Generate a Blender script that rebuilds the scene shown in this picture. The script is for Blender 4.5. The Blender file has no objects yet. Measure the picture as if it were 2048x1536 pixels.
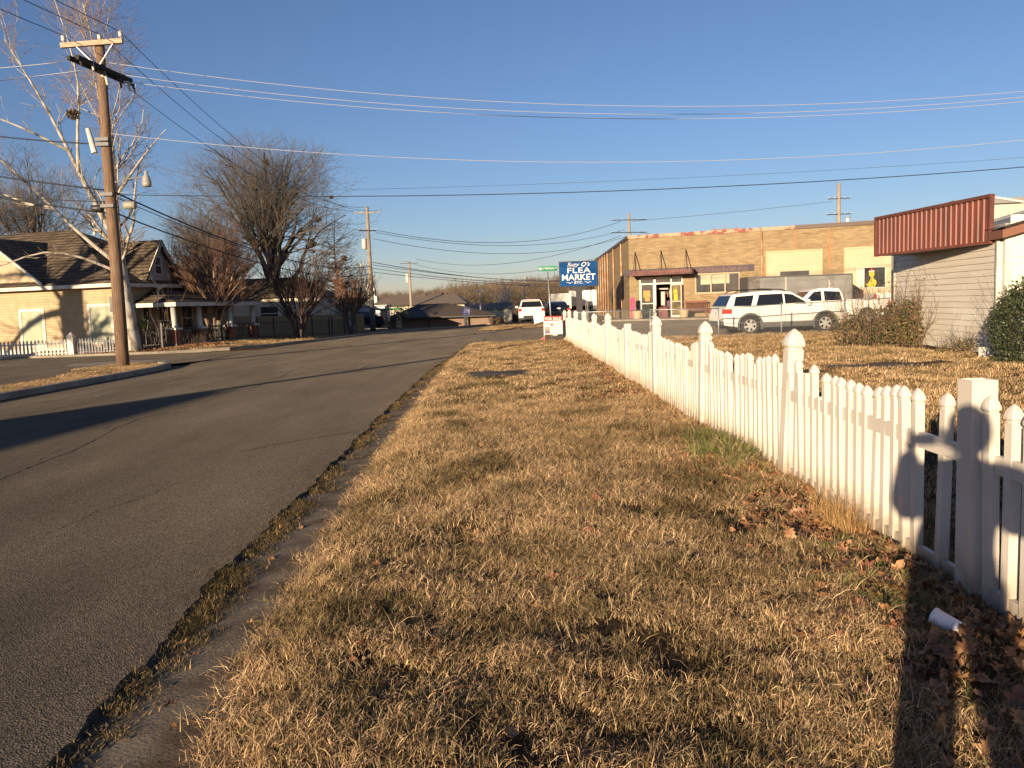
import bpy, bmesh, math, random
import numpy as np
from mathutils import Vector, Matrix, Euler, Quaternion

random.seed(7); rng = np.random.default_rng(7)
SC = bpy.context.scene
COL = SC.collection

# ------------------------------------------------------------------ camera
FPX, PITCH, ROLL, CAMZ = 1650.0, math.radians(5.5), math.radians(2.0), 1.6
cp, sp, ct, st = math.cos(PITCH), math.sin(PITCH), math.cos(ROLL), math.sin(ROLL)
_F = Vector((0, cp, -sp)); _R0 = Vector((1, 0, 0)); _U0 = Vector((0, sp, cp))
_R = _R0*ct - _U0*st; _U = _R0*st + _U0*ct
cam_data = bpy.data.cameras.new('camera'); cam = bpy.data.objects.new('camera', cam_data); COL.objects.link(cam)
cam.matrix_world = Matrix(((_R.x, _U.x, -_F.x, 0), (_R.y, _U.y, -_F.y, 0), (_R.z, _U.z, -_F.z, CAMZ), (0, 0, 0, 1)))
cam_data.sensor_width = 36; cam_data.lens = 36*FPX/2048; cam_data.clip_start = 0.05; cam_data.clip_end = 5000
SC.camera = cam

# ------------------------------------------------------------------ light
SUN_EL = math.radians(9.2); SUN_AZ = math.radians(26.5)     # light travels towards (sin az, cos az)
world = bpy.data.worlds.new('World'); SC.world = world; world.use_nodes = True
wn = world.node_tree; wn.nodes.clear()
sky = wn.nodes.new('ShaderNodeTexSky'); sky.sky_type = 'NISHITA'; sky.sun_disc = False
sky.sun_elevation = SUN_EL; sky.sun_rotation = math.pi + SUN_AZ
sky.altitude = 100; sky.air_density = 1.0; sky.dust_density = 0.15; sky.ozone_density = 4.2
bg = wn.nodes.new('ShaderNodeBackground'); bg.inputs[1].default_value = 0.079
wo = wn.nodes.new('ShaderNodeOutputWorld')
tn = wn.nodes.new('ShaderNodeMix'); tn.data_type = 'RGBA'; tn.blend_type = 'MULTIPLY'; tn.inputs[0].default_value = 1; tn.inputs[7].default_value = (1.16,.89,.90,1)
wn.links.new(sky.outputs[0], tn.inputs[6]); wn.links.new(tn.outputs[2], bg.inputs[0]); wn.links.new(bg.outputs[0], wo.inputs[0])
sun_d = bpy.data.lights.new('sun', 'SUN'); sun_d.energy = 5.0; sun_d.angle = math.radians(0.5)
sun_d.color = (1.0, 0.79, 0.545)
sun = bpy.data.objects.new('sun', sun_d); COL.objects.link(sun)
_L = Vector((math.sin(SUN_AZ)*math.cos(SUN_EL), math.cos(SUN_AZ)*math.cos(SUN_EL), -math.sin(SUN_EL)))
sun.rotation_euler = _L.to_track_quat('-Z', 'Y').to_euler(); sun.location = (-20, -40, 20)
vs = SC.view_settings; vs.view_transform = 'Standard'; vs.look = 'None'; vs.exposure = 0.9; vs.gamma = 1
try: vs.use_curve_mapping = False
except Exception: pass
SC.render.engine = 'CYCLES'
SC.cycles.max_bounces = 6; SC.cycles.transparent_max_bounces = 12

# ------------------------------------------------------------------ mesh builder
class MB:
    def __init__(s): s.v = []; s.f = []; s.c = None
    def add(s, vs, fs):
        o = len(s.v); s.v.extend([tuple(p) for p in vs]); s.f.extend([tuple(i+o for i in f) for f in fs]); return s
    def box(s, x0, x1, y0, y1, z0, z1, taper=0):
        t = taper
        return s.add([(x0,y0,z0),(x1,y0,z0),(x1,y1,z0),(x0,y1,z0),(x0+t,y0+t,z1),(x1-t,y0+t,z1),(x1-t,y1-t,z1),(x0+t,y1-t,z1)],
                     [(3,2,1,0),(4,5,6,7),(0,1,5,4),(1,2,6,5),(2,3,7,6),(3,0,4,7)])
    def bar(s, a, b, w, h=None, up=(0,0,1)):
        h = w if h is None else h
        a = Vector(a); b = Vector(b); d = (b-a).normalized(); u = Vector(up)
        if abs(d.dot(u)) > .98: u = Vector((0,1,0))
        r = d.cross(u).normalized(); u = r.cross(d).normalized()
        P = []
        for q in (a, b):
            for sx, sz in ((-1,-1),(1,-1),(1,1),(-1,1)): P.append(q + r*sx*w/2 + u*sz*h/2)
        return s.add(P, [(0,1,2,3),(7,6,5,4),(0,4,5,1),(1,5,6,2),(2,6,7,3),(3,7,4,0)])
    def tube(s, pts, radii, n=6, cap=True):
        pts = [Vector(p) for p in pts]; k = len(pts)
        if not hasattr(radii, '__len__'): radii = [radii]*k
        V = []; prev = None
        for i, p in enumerate(pts):
            d = (pts[min(i+1,k-1)] - pts[max(i-1,0)])
            d = d.normalized() if d.length > 1e-9 else Vector((0,0,1))
            if prev is None:
                r = d.cross(Vector((0,0,1))) if abs(d.z) < .95 else d.cross(Vector((0,1,0)))
            else: r = prev - d*prev.dot(d)
            r.normalize(); prev = r; u = d.cross(r)
            for j in range(n):
                a = 2*math.pi*j/n; V.append(p + (r*math.cos(a) + u*math.sin(a))*radii[i])
        Fc = []
        for i in range(k-1):
            for j in range(n):
                a = i*n+j; b = i*n+(j+1)%n; Fc.append((a, b, b+n, a+n))
        if cap: Fc.append(tuple(range(n-1,-1,-1))); Fc.append(tuple((k-1)*n+j for j in range(n)))
        return s.add(V, Fc)
    def lathe(s, prof, c=(0,0,0), n=12, axis='z'):
        V = []; Fc = []
        for r, z in prof:
            for j in range(n):
                a = 2*math.pi*j/n; x, y = r*math.cos(a), r*math.sin(a)
                p = (x, y, z) if axis == 'z' else ((z, x, y) if axis == 'x' else (x, z, y))
                V.append((c[0]+p[0], c[1]+p[1], c[2]+p[2]))
        m = len(prof)
        for i in range(m-1):
            for j in range(n):
                a = i*n+j; b = i*n+(j+1)%n; Fc.append((a,b,b+n,a+n))
        Fc.append(tuple(range(n-1,-1,-1))); Fc.append(tuple((m-1)*n+j for j in range(n)))
        return s.add(V, Fc)
    def prism(s, poly, z0, z1, axis='z'):       # poly of 2D points extruded along an axis
        n = len(poly)
        def q(a, b, c): return {'z':(a,b,c), 'y':(a,c,b), 'x':(c,a,b)}[axis]
        V = [q(a,b,z0) for a,b in poly] + [q(a,b,z1) for a,b in poly]
        Fc = [tuple(range(n-1,-1,-1)), tuple(range(n,2*n))] + [(i,(i+1)%n,(i+1)%n+n,i+n) for i in range(n)]
        return s.add(V, Fc)
    def mesh(s, name, smooth=False, fix=True):
        m = bpy.data.meshes.new(name); m.from_pydata(s.v, [], s.f)
        if fix:
            bm = bmesh.new(); bm.from_mesh(m); bmesh.ops.recalc_face_normals(bm, faces=bm.faces); bm.to_mesh(m); bm.free()
        if smooth: m.polygons.foreach_set('use_smooth', [True]*len(m.polygons))
        m.update(); return m

def obj(name, mb, mat, parent=None, smooth=False, fix=True, loc=None, rot=None, bevel=0, label=None, kind=None):
    me = mb.mesh(name, smooth, fix) if isinstance(mb, MB) else mb
    o = bpy.data.objects.new(name, me); COL.objects.link(o)
    if mat is not None:
        if not len(me.materials): me.materials.append(mat)
    if parent is not None: o.parent = parent
    if loc is not None: o.location = loc
    if rot is not None: o.rotation_euler = rot
    if bevel:
        b = o.modifiers.new('bevel', 'BEVEL'); b.width = bevel; b.segments = 2; b.limit_method = 'ANGLE'; b.angle_limit = .6
        o.modifiers.new('n', 'WEIGHTED_NORMAL')
        me.polygons.foreach_set('use_smooth', [True]*len(me.polygons))
    if label: o['label'] = label
    if kind: o['kind'] = kind
    return o
def tag(o, label, cat, group=None, kind=None):
    o['label'] = label; o['category'] = cat
    if group: o['group'] = group
    if kind: o['kind'] = kind
    return o
def thing(name, label, cat, loc=(0,0,0), rz=0, group=None):
    o = bpy.data.objects.new(name, None); COL.objects.link(o); o.empty_display_size = .2
    o.location = loc; o.rotation_euler = (0,0,rz); return tag(o, label, cat, group)
def struct(name, mb, mat, smooth=False, fix=True):
    return obj(name, mb, mat, smooth=smooth, fix=fix, kind='structure')
def inst(name, mesh_, parent=None, loc=(0,0,0), rot=(0,0,0), scale=None):
    o = bpy.data.objects.new(name, mesh_); COL.objects.link(o)
    if parent is not None: o.parent = parent
    o.location = loc; o.rotation_euler = rot
    if scale is not None: o.scale = scale if hasattr(scale, '__len__') else (scale,)*3
    return o
def copy_tree(o, parent=None):
    c = o.copy(); COL.objects.link(c)
    if parent is not None: c.parent = parent
    for ch in list(o.children): copy_tree(ch, c)
    return c

# ------------------------------------------------------------------ materials
_M = {}
def mat(name, col, rough=.7, col2=None, scale=4, detail=4, bump=0, bscale=30, metal=0, spec=None, stretch=(1,1,1), contrast=(.35,.65), attr=None, sss=0):
    if name in _M: return _M[name]
    m = bpy.data.materials.new(name); m.use_nodes = True; nt = m.node_tree; N = nt.nodes; Lk = nt.links
    b = N['Principled BSDF']; b.inputs['Roughness'].default_value = rough; b.inputs['Metallic'].default_value = metal
    if spec is not None: b.inputs['Specular IOR Level'].default_value = spec
    b.inputs['Base Color'].default_value = (*col, 1)
    tc = N.new('ShaderNodeTexCoord'); mp = N.new('ShaderNodeMapping'); mp.inputs['Scale'].default_value = stretch
    Lk.new(tc.outputs['Object'], mp.inputs[0])
    out = None
    if col2 is not None:
        nz = N.new('ShaderNodeTexNoise'); nz.inputs['Scale'].default_value = scale; nz.inputs['Detail'].default_value = detail
        Lk.new(mp.outputs[0], nz.inputs['Vector'])
        cr = N.new('ShaderNodeValToRGB'); cr.color_ramp.elements[0].position = contrast[0]; cr.color_ramp.elements[1].position = contrast[1]
        cr.color_ramp.elements[0].color = (*col, 1); cr.color_ramp.elements[1].color = (*col2, 1)
        Lk.new(nz.outputs[0], cr.inputs[0]); out = cr.outputs[0]
    if attr:
        at = N.new('ShaderNodeAttribute'); at.attribute_name = attr
        if out is None: out = at.outputs['Color']
        else:
            mx = N.new('ShaderNodeMix'); mx.data_type = 'RGBA'; mx.blend_type = 'MULTIPLY'; mx.inputs[0].default_value = 1
            Lk.new(out, mx.inputs[6]); Lk.new(at.outputs['Color'], mx.inputs[7]); out = mx.outputs[2]
    if out is not None: Lk.new(out, b.inputs['Base Color'])
    if bump:
        n2 = N.new('ShaderNodeTexNoise'); n2.inputs['Scale'].default_value = bscale; n2.inputs['Detail'].default_value = 3
        Lk.new(mp.outputs[0], n2.inputs['Vector'])
        bp = N.new('ShaderNodeBump'); bp.inputs['Strength'].default_value = bump; bp.inputs['Distance'].default_value = .02
        Lk.new(n2.outputs[0], bp.inputs['Height']); Lk.new(bp.outputs[0], b.inputs['Normal'])
    _M[name] = m; return m

WHITE = mat('white vinyl', (.66,.60,.52), .42, (.60,.54,.455), 3, 5, .05, 60)
WPAINT = mat('white paint', (.66,.62,.54), .6, (.50,.45,.37), 2.5, 5, .15, 40)
CREAM = mat('cream siding', (.56,.50,.36), .65, (.46,.40,.28), 1.5, 5, .15, 30)
TRIM = mat('pale trim', (.66,.63,.52), .6, (.55,.50,.40), 2, 4, .1, 30)
WOOD = mat('weathered pole wood', (.24,.15,.09), .85, (.13,.075,.045), 6, 8, .8, 18, stretch=(6,6,.4))
WOODP = mat('pale pole wood', (.38,.32,.24), .85, (.24,.19,.14), 6, 8, .6, 18, stretch=(6,6,.4))
DARK = mat('dark metal', (.02,.02,.022), .5, (.04,.035,.03), 8, 3)
BLACKP = mat('black plastic', (.012,.012,.014), .45)
RUBBER = mat('tyre rubber', (.018,.018,.018), .85, bump=.3, bscale=60)
GALV = mat('galvanised steel', (.42,.42,.40), .45, (.30,.30,.29), 20, 3, .1, 60, metal=.6)
CHROME = mat('polished rim', (.62,.60,.56), .3, metal=.35)
CARW = mat('white car paint', (.78,.74,.66), .22, spec=.6)
GLASS = mat('dark car glass', (.012,.014,.016), .05, spec=.8)
WINDOW = mat('window glass', (.02,.024,.028), .08, (.05,.05,.05), 1.5, 2, spec=.7)
REDL = mat('red lens', (.45,.02,.015), .2)
GUT = mat('gutter dirt', (.115,.082,.05), .95, (.24,.19,.13), 3.5, 8, .22, 60, spec=.1)
CONC = mat('concrete', (.34,.29,.22), .85, (.22,.18,.13), 2.5, 8, .5, 40)

# ------------------------------------------------------------------ terrain
def ss(a, b, x):
    t = np.clip((x-a)/(b-a), 0, 1); return t*t*(3-2*t)
def terrain(x, y):
    x = np.asarray(x, float); y = np.asarray(y, float)
    z = 0.32*ss(40,53,y)*ss(-1,6,x)
    z = z + 0.16*ss(36.5,40,y)*ss(-11.5,-14,x)*(1-ss(46,54,y))
    z = z + 0.10*ss(44,56,y)*ss(-2.2,-.5,x)*(1-ss(-1,6,x))
    w = 1 - ss(3,9,x)*(1-ss(95,120,y))
    z = z - (4.25*ss(69,135,y))*w
    z = z - .6*ss(-60,-30,-np.abs(x))*0
    z = z + 5*ss(230,420,y)
    return z
def T(x, y): return float(terrain(x, y))
def ticks(*segs):
    out = []
    for a, b, st_ in segs: out += list(np.arange(a, b, st_))
    out.append(segs[-1][1]); return np.array(out)
def grid_mesh(name, xs, ys, zf):
    X, Y = np.meshgrid(xs, ys); Z = zf(X, Y)
    nx, ny = len(xs), len(ys)
    V = np.stack([X.ravel(), Y.ravel(), Z.ravel()], 1)
    i = np.arange(nx-1)[None,:] + np.arange(ny-1)[:,None]*nx
    Fq = np.stack([i, i+1, i+1+nx, i+nx], -1).reshape(-1,4)
    m = bpy.data.meshes.new(name); m.from_pydata(V.tolist(), [], Fq.tolist())
    m.polygons.foreach_set('use_smooth', [True]*len(m.polygons)); m.update(); return m
def strip_mesh(name, ys, left, right, n, dz, zf=None, jitter=0):
    """draped sheet between x = left(y) and x = right(y)"""
    V = []; Fc = []
    for j, y in enumerate(ys):
        a, b = left(y), right(y)
        for i in range(n+1):
            x = a + (b-a)*i/n; V.append((x, y, T(x,y)+dz if zf is None else zf(x,y)))
    for j in range(len(ys)-1):
        for i in range(n):
            a = j*(n+1)+i; Fc.append((a, a+1, a+n+2, a+n+1))
    m = bpy.data.meshes.new(name); m.from_pydata(V, [], Fc); m.polygons.foreach_set('use_smooth', [True]*len(Fc)); m.update(); return m
def interp(pts):
    xs = [p[0] for p in pts]; ys = [p[1] for p in pts]
    return lambda t: float(np.interp(t, xs, ys))
def wob(t, s=1.0, seed=0):
    return (math.sin(t*7.1*s+seed)+.7*math.sin(t*17.3*s+seed*2.1)+.5*math.sin(t*41.7*s+seed*3.7)+.4*math.sin(t*89.1*s+seed))/2.6

def add_dirt(m, z0=.0, z1=.22, col=(.20,.13,.07), amt=.75):
    """mud splash near the bottom of an upright thing, broken up by noise"""
    nt = m.node_tree; N = nt.nodes; Lk = nt.links; b = N['Principled BSDF']; src = b.inputs['Base Color'].links[0].from_socket
    gp_ = N.new('ShaderNodeNewGeometry'); sx = N.new('ShaderNodeSeparateXYZ'); Lk.new(gp_.outputs['Position'], sx.inputs[0])
    mr = N.new('ShaderNodeMapRange'); mr.inputs[1].default_value = z0; mr.inputs[2].default_value = z1; mr.inputs[3].default_value = 1; mr.inputs[4].default_value = 0; Lk.new(sx.outputs[2], mr.inputs[0])
    ge = N.new('ShaderNodeNewGeometry'); nz = N.new('ShaderNodeTexNoise'); nz.inputs['Scale'].default_value = 9; nz.inputs['Detail'].default_value = 6; Lk.new(ge.outputs['Position'], nz.inputs['Vector'])
    ml = N.new('ShaderNodeMath'); ml.operation = 'MULTIPLY'; Lk.new(mr.outputs[0], ml.inputs[0]); Lk.new(nz.outputs[0], ml.inputs[1])
    m2 = N.new('ShaderNodeMath'); m2.operation = 'MULTIPLY'; m2.inputs[1].default_value = 1.7*amt; m2.use_clamp = True; Lk.new(ml.outputs[0], m2.inputs[0])
    n3 = N.new('ShaderNodeTexNoise'); n3.inputs['Scale'].default_value = 1.7; n3.inputs['Detail'].default_value = 8; Lk.new(ge.outputs['Position'], n3.inputs['Vector'])
    r3 = N.new('ShaderNodeMapRange'); r3.inputs[1].default_value = .52; r3.inputs[2].default_value = .75; r3.inputs[3].default_value = 0; r3.inputs[4].default_value = .10; Lk.new(n3.outputs[0], r3.inputs[0])
    mxx = N.new('ShaderNodeMath'); mxx.operation = 'MAXIMUM'; Lk.new(m2.outputs[0], mxx.inputs[0]); Lk.new(r3.outputs[0], mxx.inputs[1])
    mx = N.new('ShaderNodeMix'); mx.data_type = 'RGBA'; mx.inputs[7].default_value = (*col,1); Lk.new(mxx.outputs[0], mx.inputs[0]); Lk.new(src, mx.inputs[6]); Lk.new(mx.outputs[2], b.inputs['Base Color'])
add_dirt(WHITE, .04, .34, (.26,.18,.11), 1.0)
# ground base: dry earth and thin grass
def ground_mat(name, cols, s1, s2, bump):
    m = bpy.data.materials.new(name); m.use_nodes = True; nt = m.node_tree; N = nt.nodes; Lk = nt.links
    b = N['Principled BSDF']; b.inputs['Roughness'].default_value = .95; b.inputs['Specular IOR Level'].default_value = .1
    tc = N.new('ShaderNodeTexCoord')
    n1 = N.new('ShaderNodeTexNoise'); n1.inputs['Scale'].default_value = s1; n1.inputs['Detail'].default_value = 6; n1.inputs['Roughness'].default_value = .65
    n2 = N.new('ShaderNodeTexNoise'); n2.inputs['Scale'].default_value = s2; n2.inputs['Detail'].default_value = 6; n2.inputs['Roughness'].default_value = .7
    for n in (n1, n2): Lk.new(tc.outputs['Object'], n.inputs['Vector'])
    ad = N.new('ShaderNodeMath'); ad.operation = 'MULTIPLY_ADD'; ad.inputs[1].default_value = .45
    Lk.new(n2.outputs[0], ad.inputs[0]); 
    sb = N.new('ShaderNodeMath'); sb.operation = 'MULTIPLY'; sb.inputs[1].default_value = .55
    Lk.new(n1.outputs[0], sb.inputs[0]); Lk.new(sb.outputs[0], ad.inputs[2])
    cr = N.new('ShaderNodeValToRGB'); e = cr.color_ramp.elements
    for i, (pos, c) in enumerate(cols):
        el = e[i] if i < 2 else e.new(pos)
        el.position = pos; el.color = (*c, 1)
    Lk.new(ad.outputs[0], cr.inputs[0]); Lk.new(cr.outputs[0], b.inputs['Base Color'])
    bp = N.new('ShaderNodeBump'); bp.inputs['Strength'].default_value = bump; bp.inputs['Distance'].default_value = .05
    Lk.new(n2.outputs[0], bp.inputs['Height']); Lk.new(bp.outputs[0], b.inputs['Normal'])
    return m
GRASSG = ground_mat('dry turf', [(.36,(.085,.06,.03)),(.46,(.20,.135,.065)),(.54,(.30,.20,.10)),(.64,(.38,.27,.14))], .7, 14, 1.0)
SOIL = ground_mat('turf thatch', [(.38,(.035,.023,.012)),(.48,(.075,.048,.025)),(.58,(.15,.098,.05)),(.68,(.27,.18,.09))], 2.0, 30, 1.0)

# asphalt with aggregate speckle, cracks, patches and pale wear
def asphalt_mat(name, dark, light, speck=260, cracks=True):
    m = bpy.data.materials.new(name); m.use_nodes = True; nt = m.node_tree; N = nt.nodes; Lk = nt.links
    b = N['Principled BSDF']; b.inputs['Roughness'].default_value = .9; b.inputs['Specular IOR Level'].default_value = .12
    if 'Diffuse Roughness' in b.inputs: b.inputs['Diffuse Roughness'].default_value = 1.0
    tc = N.new('ShaderNodeTexCoord'); mp = N.new('ShaderNodeMapping'); mp.inputs['Scale'].default_value = (1,.28,1)
    Lk.new(tc.outputs['Object'], mp.inputs[0])
    big = N.new('ShaderNodeTexNoise'); big.inputs['Scale'].default_value = .9; big.inputs['Detail'].default_value = 7; big.inputs['Roughness'].default_value = .6
    Lk.new(mp.outputs[0], big.inputs['Vector'])
    cr = N.new('ShaderNodeValToRGB'); cr.color_ramp.elements[0].position = .3; cr.color_ramp.elements[1].position = .72
    cr.color_ramp.elements[0].color = (*dark,1); cr.color_ramp.elements[1].color = (*light,1); Lk.new(big.outputs[0], cr.inputs[0])
    vo = N.new('ShaderNodeTexVoronoi'); vo.inputs['Scale'].default_value = 110; Lk.new(tc.outputs['Object'], vo.inputs['Vector'])
    vr = N.new('ShaderNodeValToRGB'); vr.color_ramp.elements[0].position = 0; vr.color_ramp.elements[1].position = 1
    vr.color_ramp.elements[0].color = (.4,.4,.4,1); vr.color_ramp.elements[1].color = (1.9,1.8,1.65,1)
    sp_ = N.new('ShaderNodeSeparateColor'); Lk.new(vo.outputs['Color'], sp_.inputs[0]); Lk.new(sp_.outputs[0], vr.inputs[0])
    mx = N.new('ShaderNodeMix'); mx.data_type = 'RGBA'; mx.blend_type = 'MULTIPLY'; mx.inputs[0].default_value = .8
    Lk.new(cr.outputs[0], mx.inputs[6]); Lk.new(vr.outputs[0], mx.inputs[7])
    out = mx.outputs[2]
    if cracks:
        nd = N.new('ShaderNodeTexNoise'); nd.inputs['Scale'].default_value = 3; nd.inputs['Detail'].default_value = 6; Lk.new(tc.outputs['Object'], nd.inputs['Vector'])
        va = N.new('ShaderNodeMix'); va.data_type = 'VECTOR'; va.inputs[0].default_value = .16
        Lk.new(mp.outputs[0], va.inputs[4]); Lk.new(nd.outputs['Color'], va.inputs[5])
        vc = N.new('ShaderNodeTexVoronoi'); vc.feature = 'DISTANCE_TO_EDGE'; vc.inputs['Scale'].default_value = .42; Lk.new(va.outputs[1], vc.inputs['Vector'])
        lt = N.new('ShaderNodeMath'); lt.operation = 'LESS_THAN'; lt.inputs[1].default_value = .0014; Lk.new(vc.outputs['Distance'], lt.inputs[0])
        n3 = N.new('ShaderNodeTexNoise'); n3.inputs['Scale'].default_value = .35; Lk.new(tc.outputs['Object'], n3.inputs['Vector'])
        gt = N.new('ShaderNodeMath'); gt.operation = 'GREATER_THAN'; gt.inputs[1].default_value = .55; Lk.new(n3.outputs[0], gt.inputs[0])
        ml = N.new('ShaderNodeMath'); ml.operation = 'MULTIPLY'; Lk.new(lt.outputs[0], ml.inputs[0]); Lk.new(gt.outputs[0], ml.inputs[1])
        m2 = N.new('ShaderNodeMix'); m2.data_type = 'RGBA'; m2.inputs[7].default_value = (.012,.010,.008,1)
        Lk.new(ml.outputs[0], m2.inputs[0]); Lk.new(out, m2.inputs[6]); out = m2.outputs[2]
    Lk.new(out, b.inputs['Base Color'])
    bp = N.new('ShaderNodeBump'); bp.inputs['Strength'].default_value = .55; bp.inputs['Distance'].default_value = .006
    Lk.new(vo.outputs['Distance'], bp.inputs['Height']); Lk.new(bp.outputs[0], b.inputs['Normal'])
    return m
ASPH = asphalt_mat('road asphalt', (.062,.052,.040), (.110,.094,.074))
ASPH2 = asphalt_mat('side asphalt', (.06,.05,.04), (.105,.09,.072))
# ------------------------------------------------------------------ ground, road, verge
gx = ticks((-2500,-400,300),(-400,-60,20),(-60,-20,4),(-20,14,1),(14,60,3),(60,400,20),(400,2500,300))
gy = ticks((-300,-20,40),(-20,0,4),(0,40,2),(40,80,1.5),(80,140,4),(140,460,15),(460,4000,400))
g = grid_mesh('ground', gx, gy, lambda x, y: terrain(x,y) - .09)
o = obj('ground', g, GRASSG, kind='structure')

Rx = interp([(-8,-1.70),(2.95,-1.72),(5.2,-1.88),(7.7,-1.90),(12.4,-2.02),(21,-2.09),(27,-1.95),(32,-1.85),(34,-1.7)])
Vx = interp([(-8,-1.0),(2.8,-1.19),(3.65,-1.30),(5.3,-1.37),(7.3,-1.42),(10.4,-1.51),(15.5,-1.65),(26,-1.82),(33,-1.75)])
def Rx2(y):
    if y <= 33.5: return Rx(y) + .045*wob(y,.5) + .02*wob(y,2.3,3)
    return float(np.interp(y, [33.5,34.5,49,50.5,60,67,78,100],[-1.75,-1.6,-2.0,-2.35,-1.5,-.2,3.5,16]))
Lx = interp([(-8,-10.6),(17,-10.6),(24,-10.5),(30,-10.8),(39,-10.95),(46,-9.9),(53.4,-8.4),(60,-5.2),(67.5,-1.6),(72,1.2),(100,14)])
ys = ticks((-8,2,1),(2,20,.06),(20,34,.15),(34,100,.7))
road = strip_mesh('road', ys, Lx, Rx2, 20, 0)
# broken edge face of the asphalt, down to the gutter
mb = MB(); yy = [y for y in ys if y <= 34]
for j, y in enumerate(yy):
    x = Rx2(y); mb.v += [(x, y, T(x,y)), (x+.03+.02*wob(y,3,1), y, T(x,y)-.05)]
for j in range(len(yy)-1): mb.f.append((2*j, 2*j+1, 2*j+3, 2*j+2))
road_o = obj('road', road, ASPH, kind='structure')
obj('asphalt_edge', mb, mat('dark asphalt edge', (.05,.04,.03), .95, (.085,.068,.05), 30, 4, .6, 80), road_o)
# concrete gutter
def gut(x, y): return -.030 + .02*max(0, (x-Rx(y))/.5)
gut_o = obj('gutter', strip_mesh('gutter', ticks((-8,2,1),(2,34.2,.2)), lambda y: Rx(y)-.12, lambda y: Vx(y)+.14, 6, 0, gut), GUT, kind='structure')
# long road cracks, thin dark grooves (narrow sheets)
CRK = mat('crack filler dirt', (.012,.010,.008), .95)
mb = MB()
def crack(pts, w, seed=0):
    P = []
    for (x0,y0),(x1,y1) in zip(pts, pts[1:]):
        n = max(4, int(math.hypot(x1-x0,y1-y0)/.12))
        for i in range(n):
            t = i/n; P.append((x0+(x1-x0)*t, y0+(y1-y0)*t))
    P.append(pts[-1])
    r = random.Random(seed); ox = 0; oy = 0; V = []
    for i, (x, y) in enumerate(P):
        ox += r.uniform(-.035,.035); oy += r.uniform(-.035,.035); ox *= .93; oy *= .93
        ww = w*r.uniform(.2,1.3)
        V.append((x+ox, y+oy, ww))
    o = len(mb.v)
    for i, (x, y, ww) in enumerate(V):
        a = V[max(0,i-1)]; b = V[min(len(V)-1,i+1)]; d = Vector((b[0]-a[0], b[1]-a[1])).normalized()
        mb.v += [(x-d.y*ww, y+d.x*ww, T(x,y)+.004), (x+d.y*ww, y-d.x*ww, T(x,y)+.004)]
    for i in range(len(V)-1): mb.f.append((o+2*i, o+2*i+1, o+2*i+3, o+2*i+2))
crack([(-5.1,6.0),(-5.3,9.0),(-5.9,13),(-5.6,17),(-6.0,24),(-5.8,38),(-4.8,52)], .009, 1)
crack([(-9.2,16),(-9.0,24),(-9.1,33),(-9.3,41)], .014, 2)
crack([(-7.6,14),(-7.9,20),(-7.5,27),(-7.7,36)], .005, 3)
crack([(-3.2,9.5),(-2.6,10.4),(-2.05,11.0)], .009, 4)
crack([(-5.6,8.3),(-6.4,8.6),(-7.6,8.4)], .005, 5)
crack([(-2.0,34.4),(-1.2,38),(-1.3,44),(-2.4,50)], .04, 6)
crack([(-10.8,28.5),(-10.9,33),(-11.1,38)], .03, 7)
obj('crack', mb, CRK, road_o, fix=False)

# pale leftover lane paint and gravel wear
mb = MB()
for (x,y,l,w) in [(-8.6,16.6,1.3,.05),(-8.2,19.5,.5,.04),(-4.2,22.4,.9,.05),(-3.4,30.5,1.0,.05),(-7.9,27,.6,.04),(-2.6,38,.8,.07)]:
    P = []
    for k in range(7):
        P.append((x+.03*wob(k+x), y+l*k/6, w*random.uniform(.3,1)))
    o_ = len(mb.v)
    for (a,b_,c) in P: mb.v += [(a-c,b_,T(a,b_)+.005),(a+c,b_,T(a,b_)+.005)]
    for i in range(6): mb.f.append((o_+2*i,o_+2*i+1,o_+2*i+3,o_+2*i+2))
obj('worn_paint', mb, mat('worn paint', (.30,.27,.22), .9), road_o, fix=False)

# cross street and parking lot on the right
def lotz(x, y): return T(x,y) + .002
cs = strip_mesh('cross_street', ticks((34.4,52,.6)), lambda y: Rx2(y)+.0, lambda y: 60, 60, 0, lambda x, y: T(x,y)+.004)
# soften: verge end at y 34.3
obj('cross_street', cs, ASPH2, kind='structure')
# left side street / parking apron
sl = strip_mesh('side_street', ticks((19,35.8,.6)), lambda y: -60, lambda y: float(np.interp(y,[19,20.5,24.2,25.5,27,28.5,35.8],[-12.0,-11.9,-12.9,-13.0,-12.3,-10.95,-10.9])), 30, 0, lambda x, y: T(x,y)+.006)
obj('side_street', sl, ASPH2, kind='structure')
mb = MB()   # pale concrete patch on the side street
P = [(-15.4,28.4),(-12.6,27.3),(-12.2,29.0),(-12.6,30.6),(-14.4,31.0),(-15.8,29.8)]
mb.add([(x,y,T(x,y)+.011) for x,y in P], [tuple(range(6))])
P = [(-19.8,29.3),(-18.0,31.0),(-18.6,31.2),(-20.5,29.6)]
mb.add([(x,y,T(x,y)+.011) for x,y in P], [tuple(range(4))])
obj('concrete_patch', mb, CONC, kind='structure', fix=False)
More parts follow.
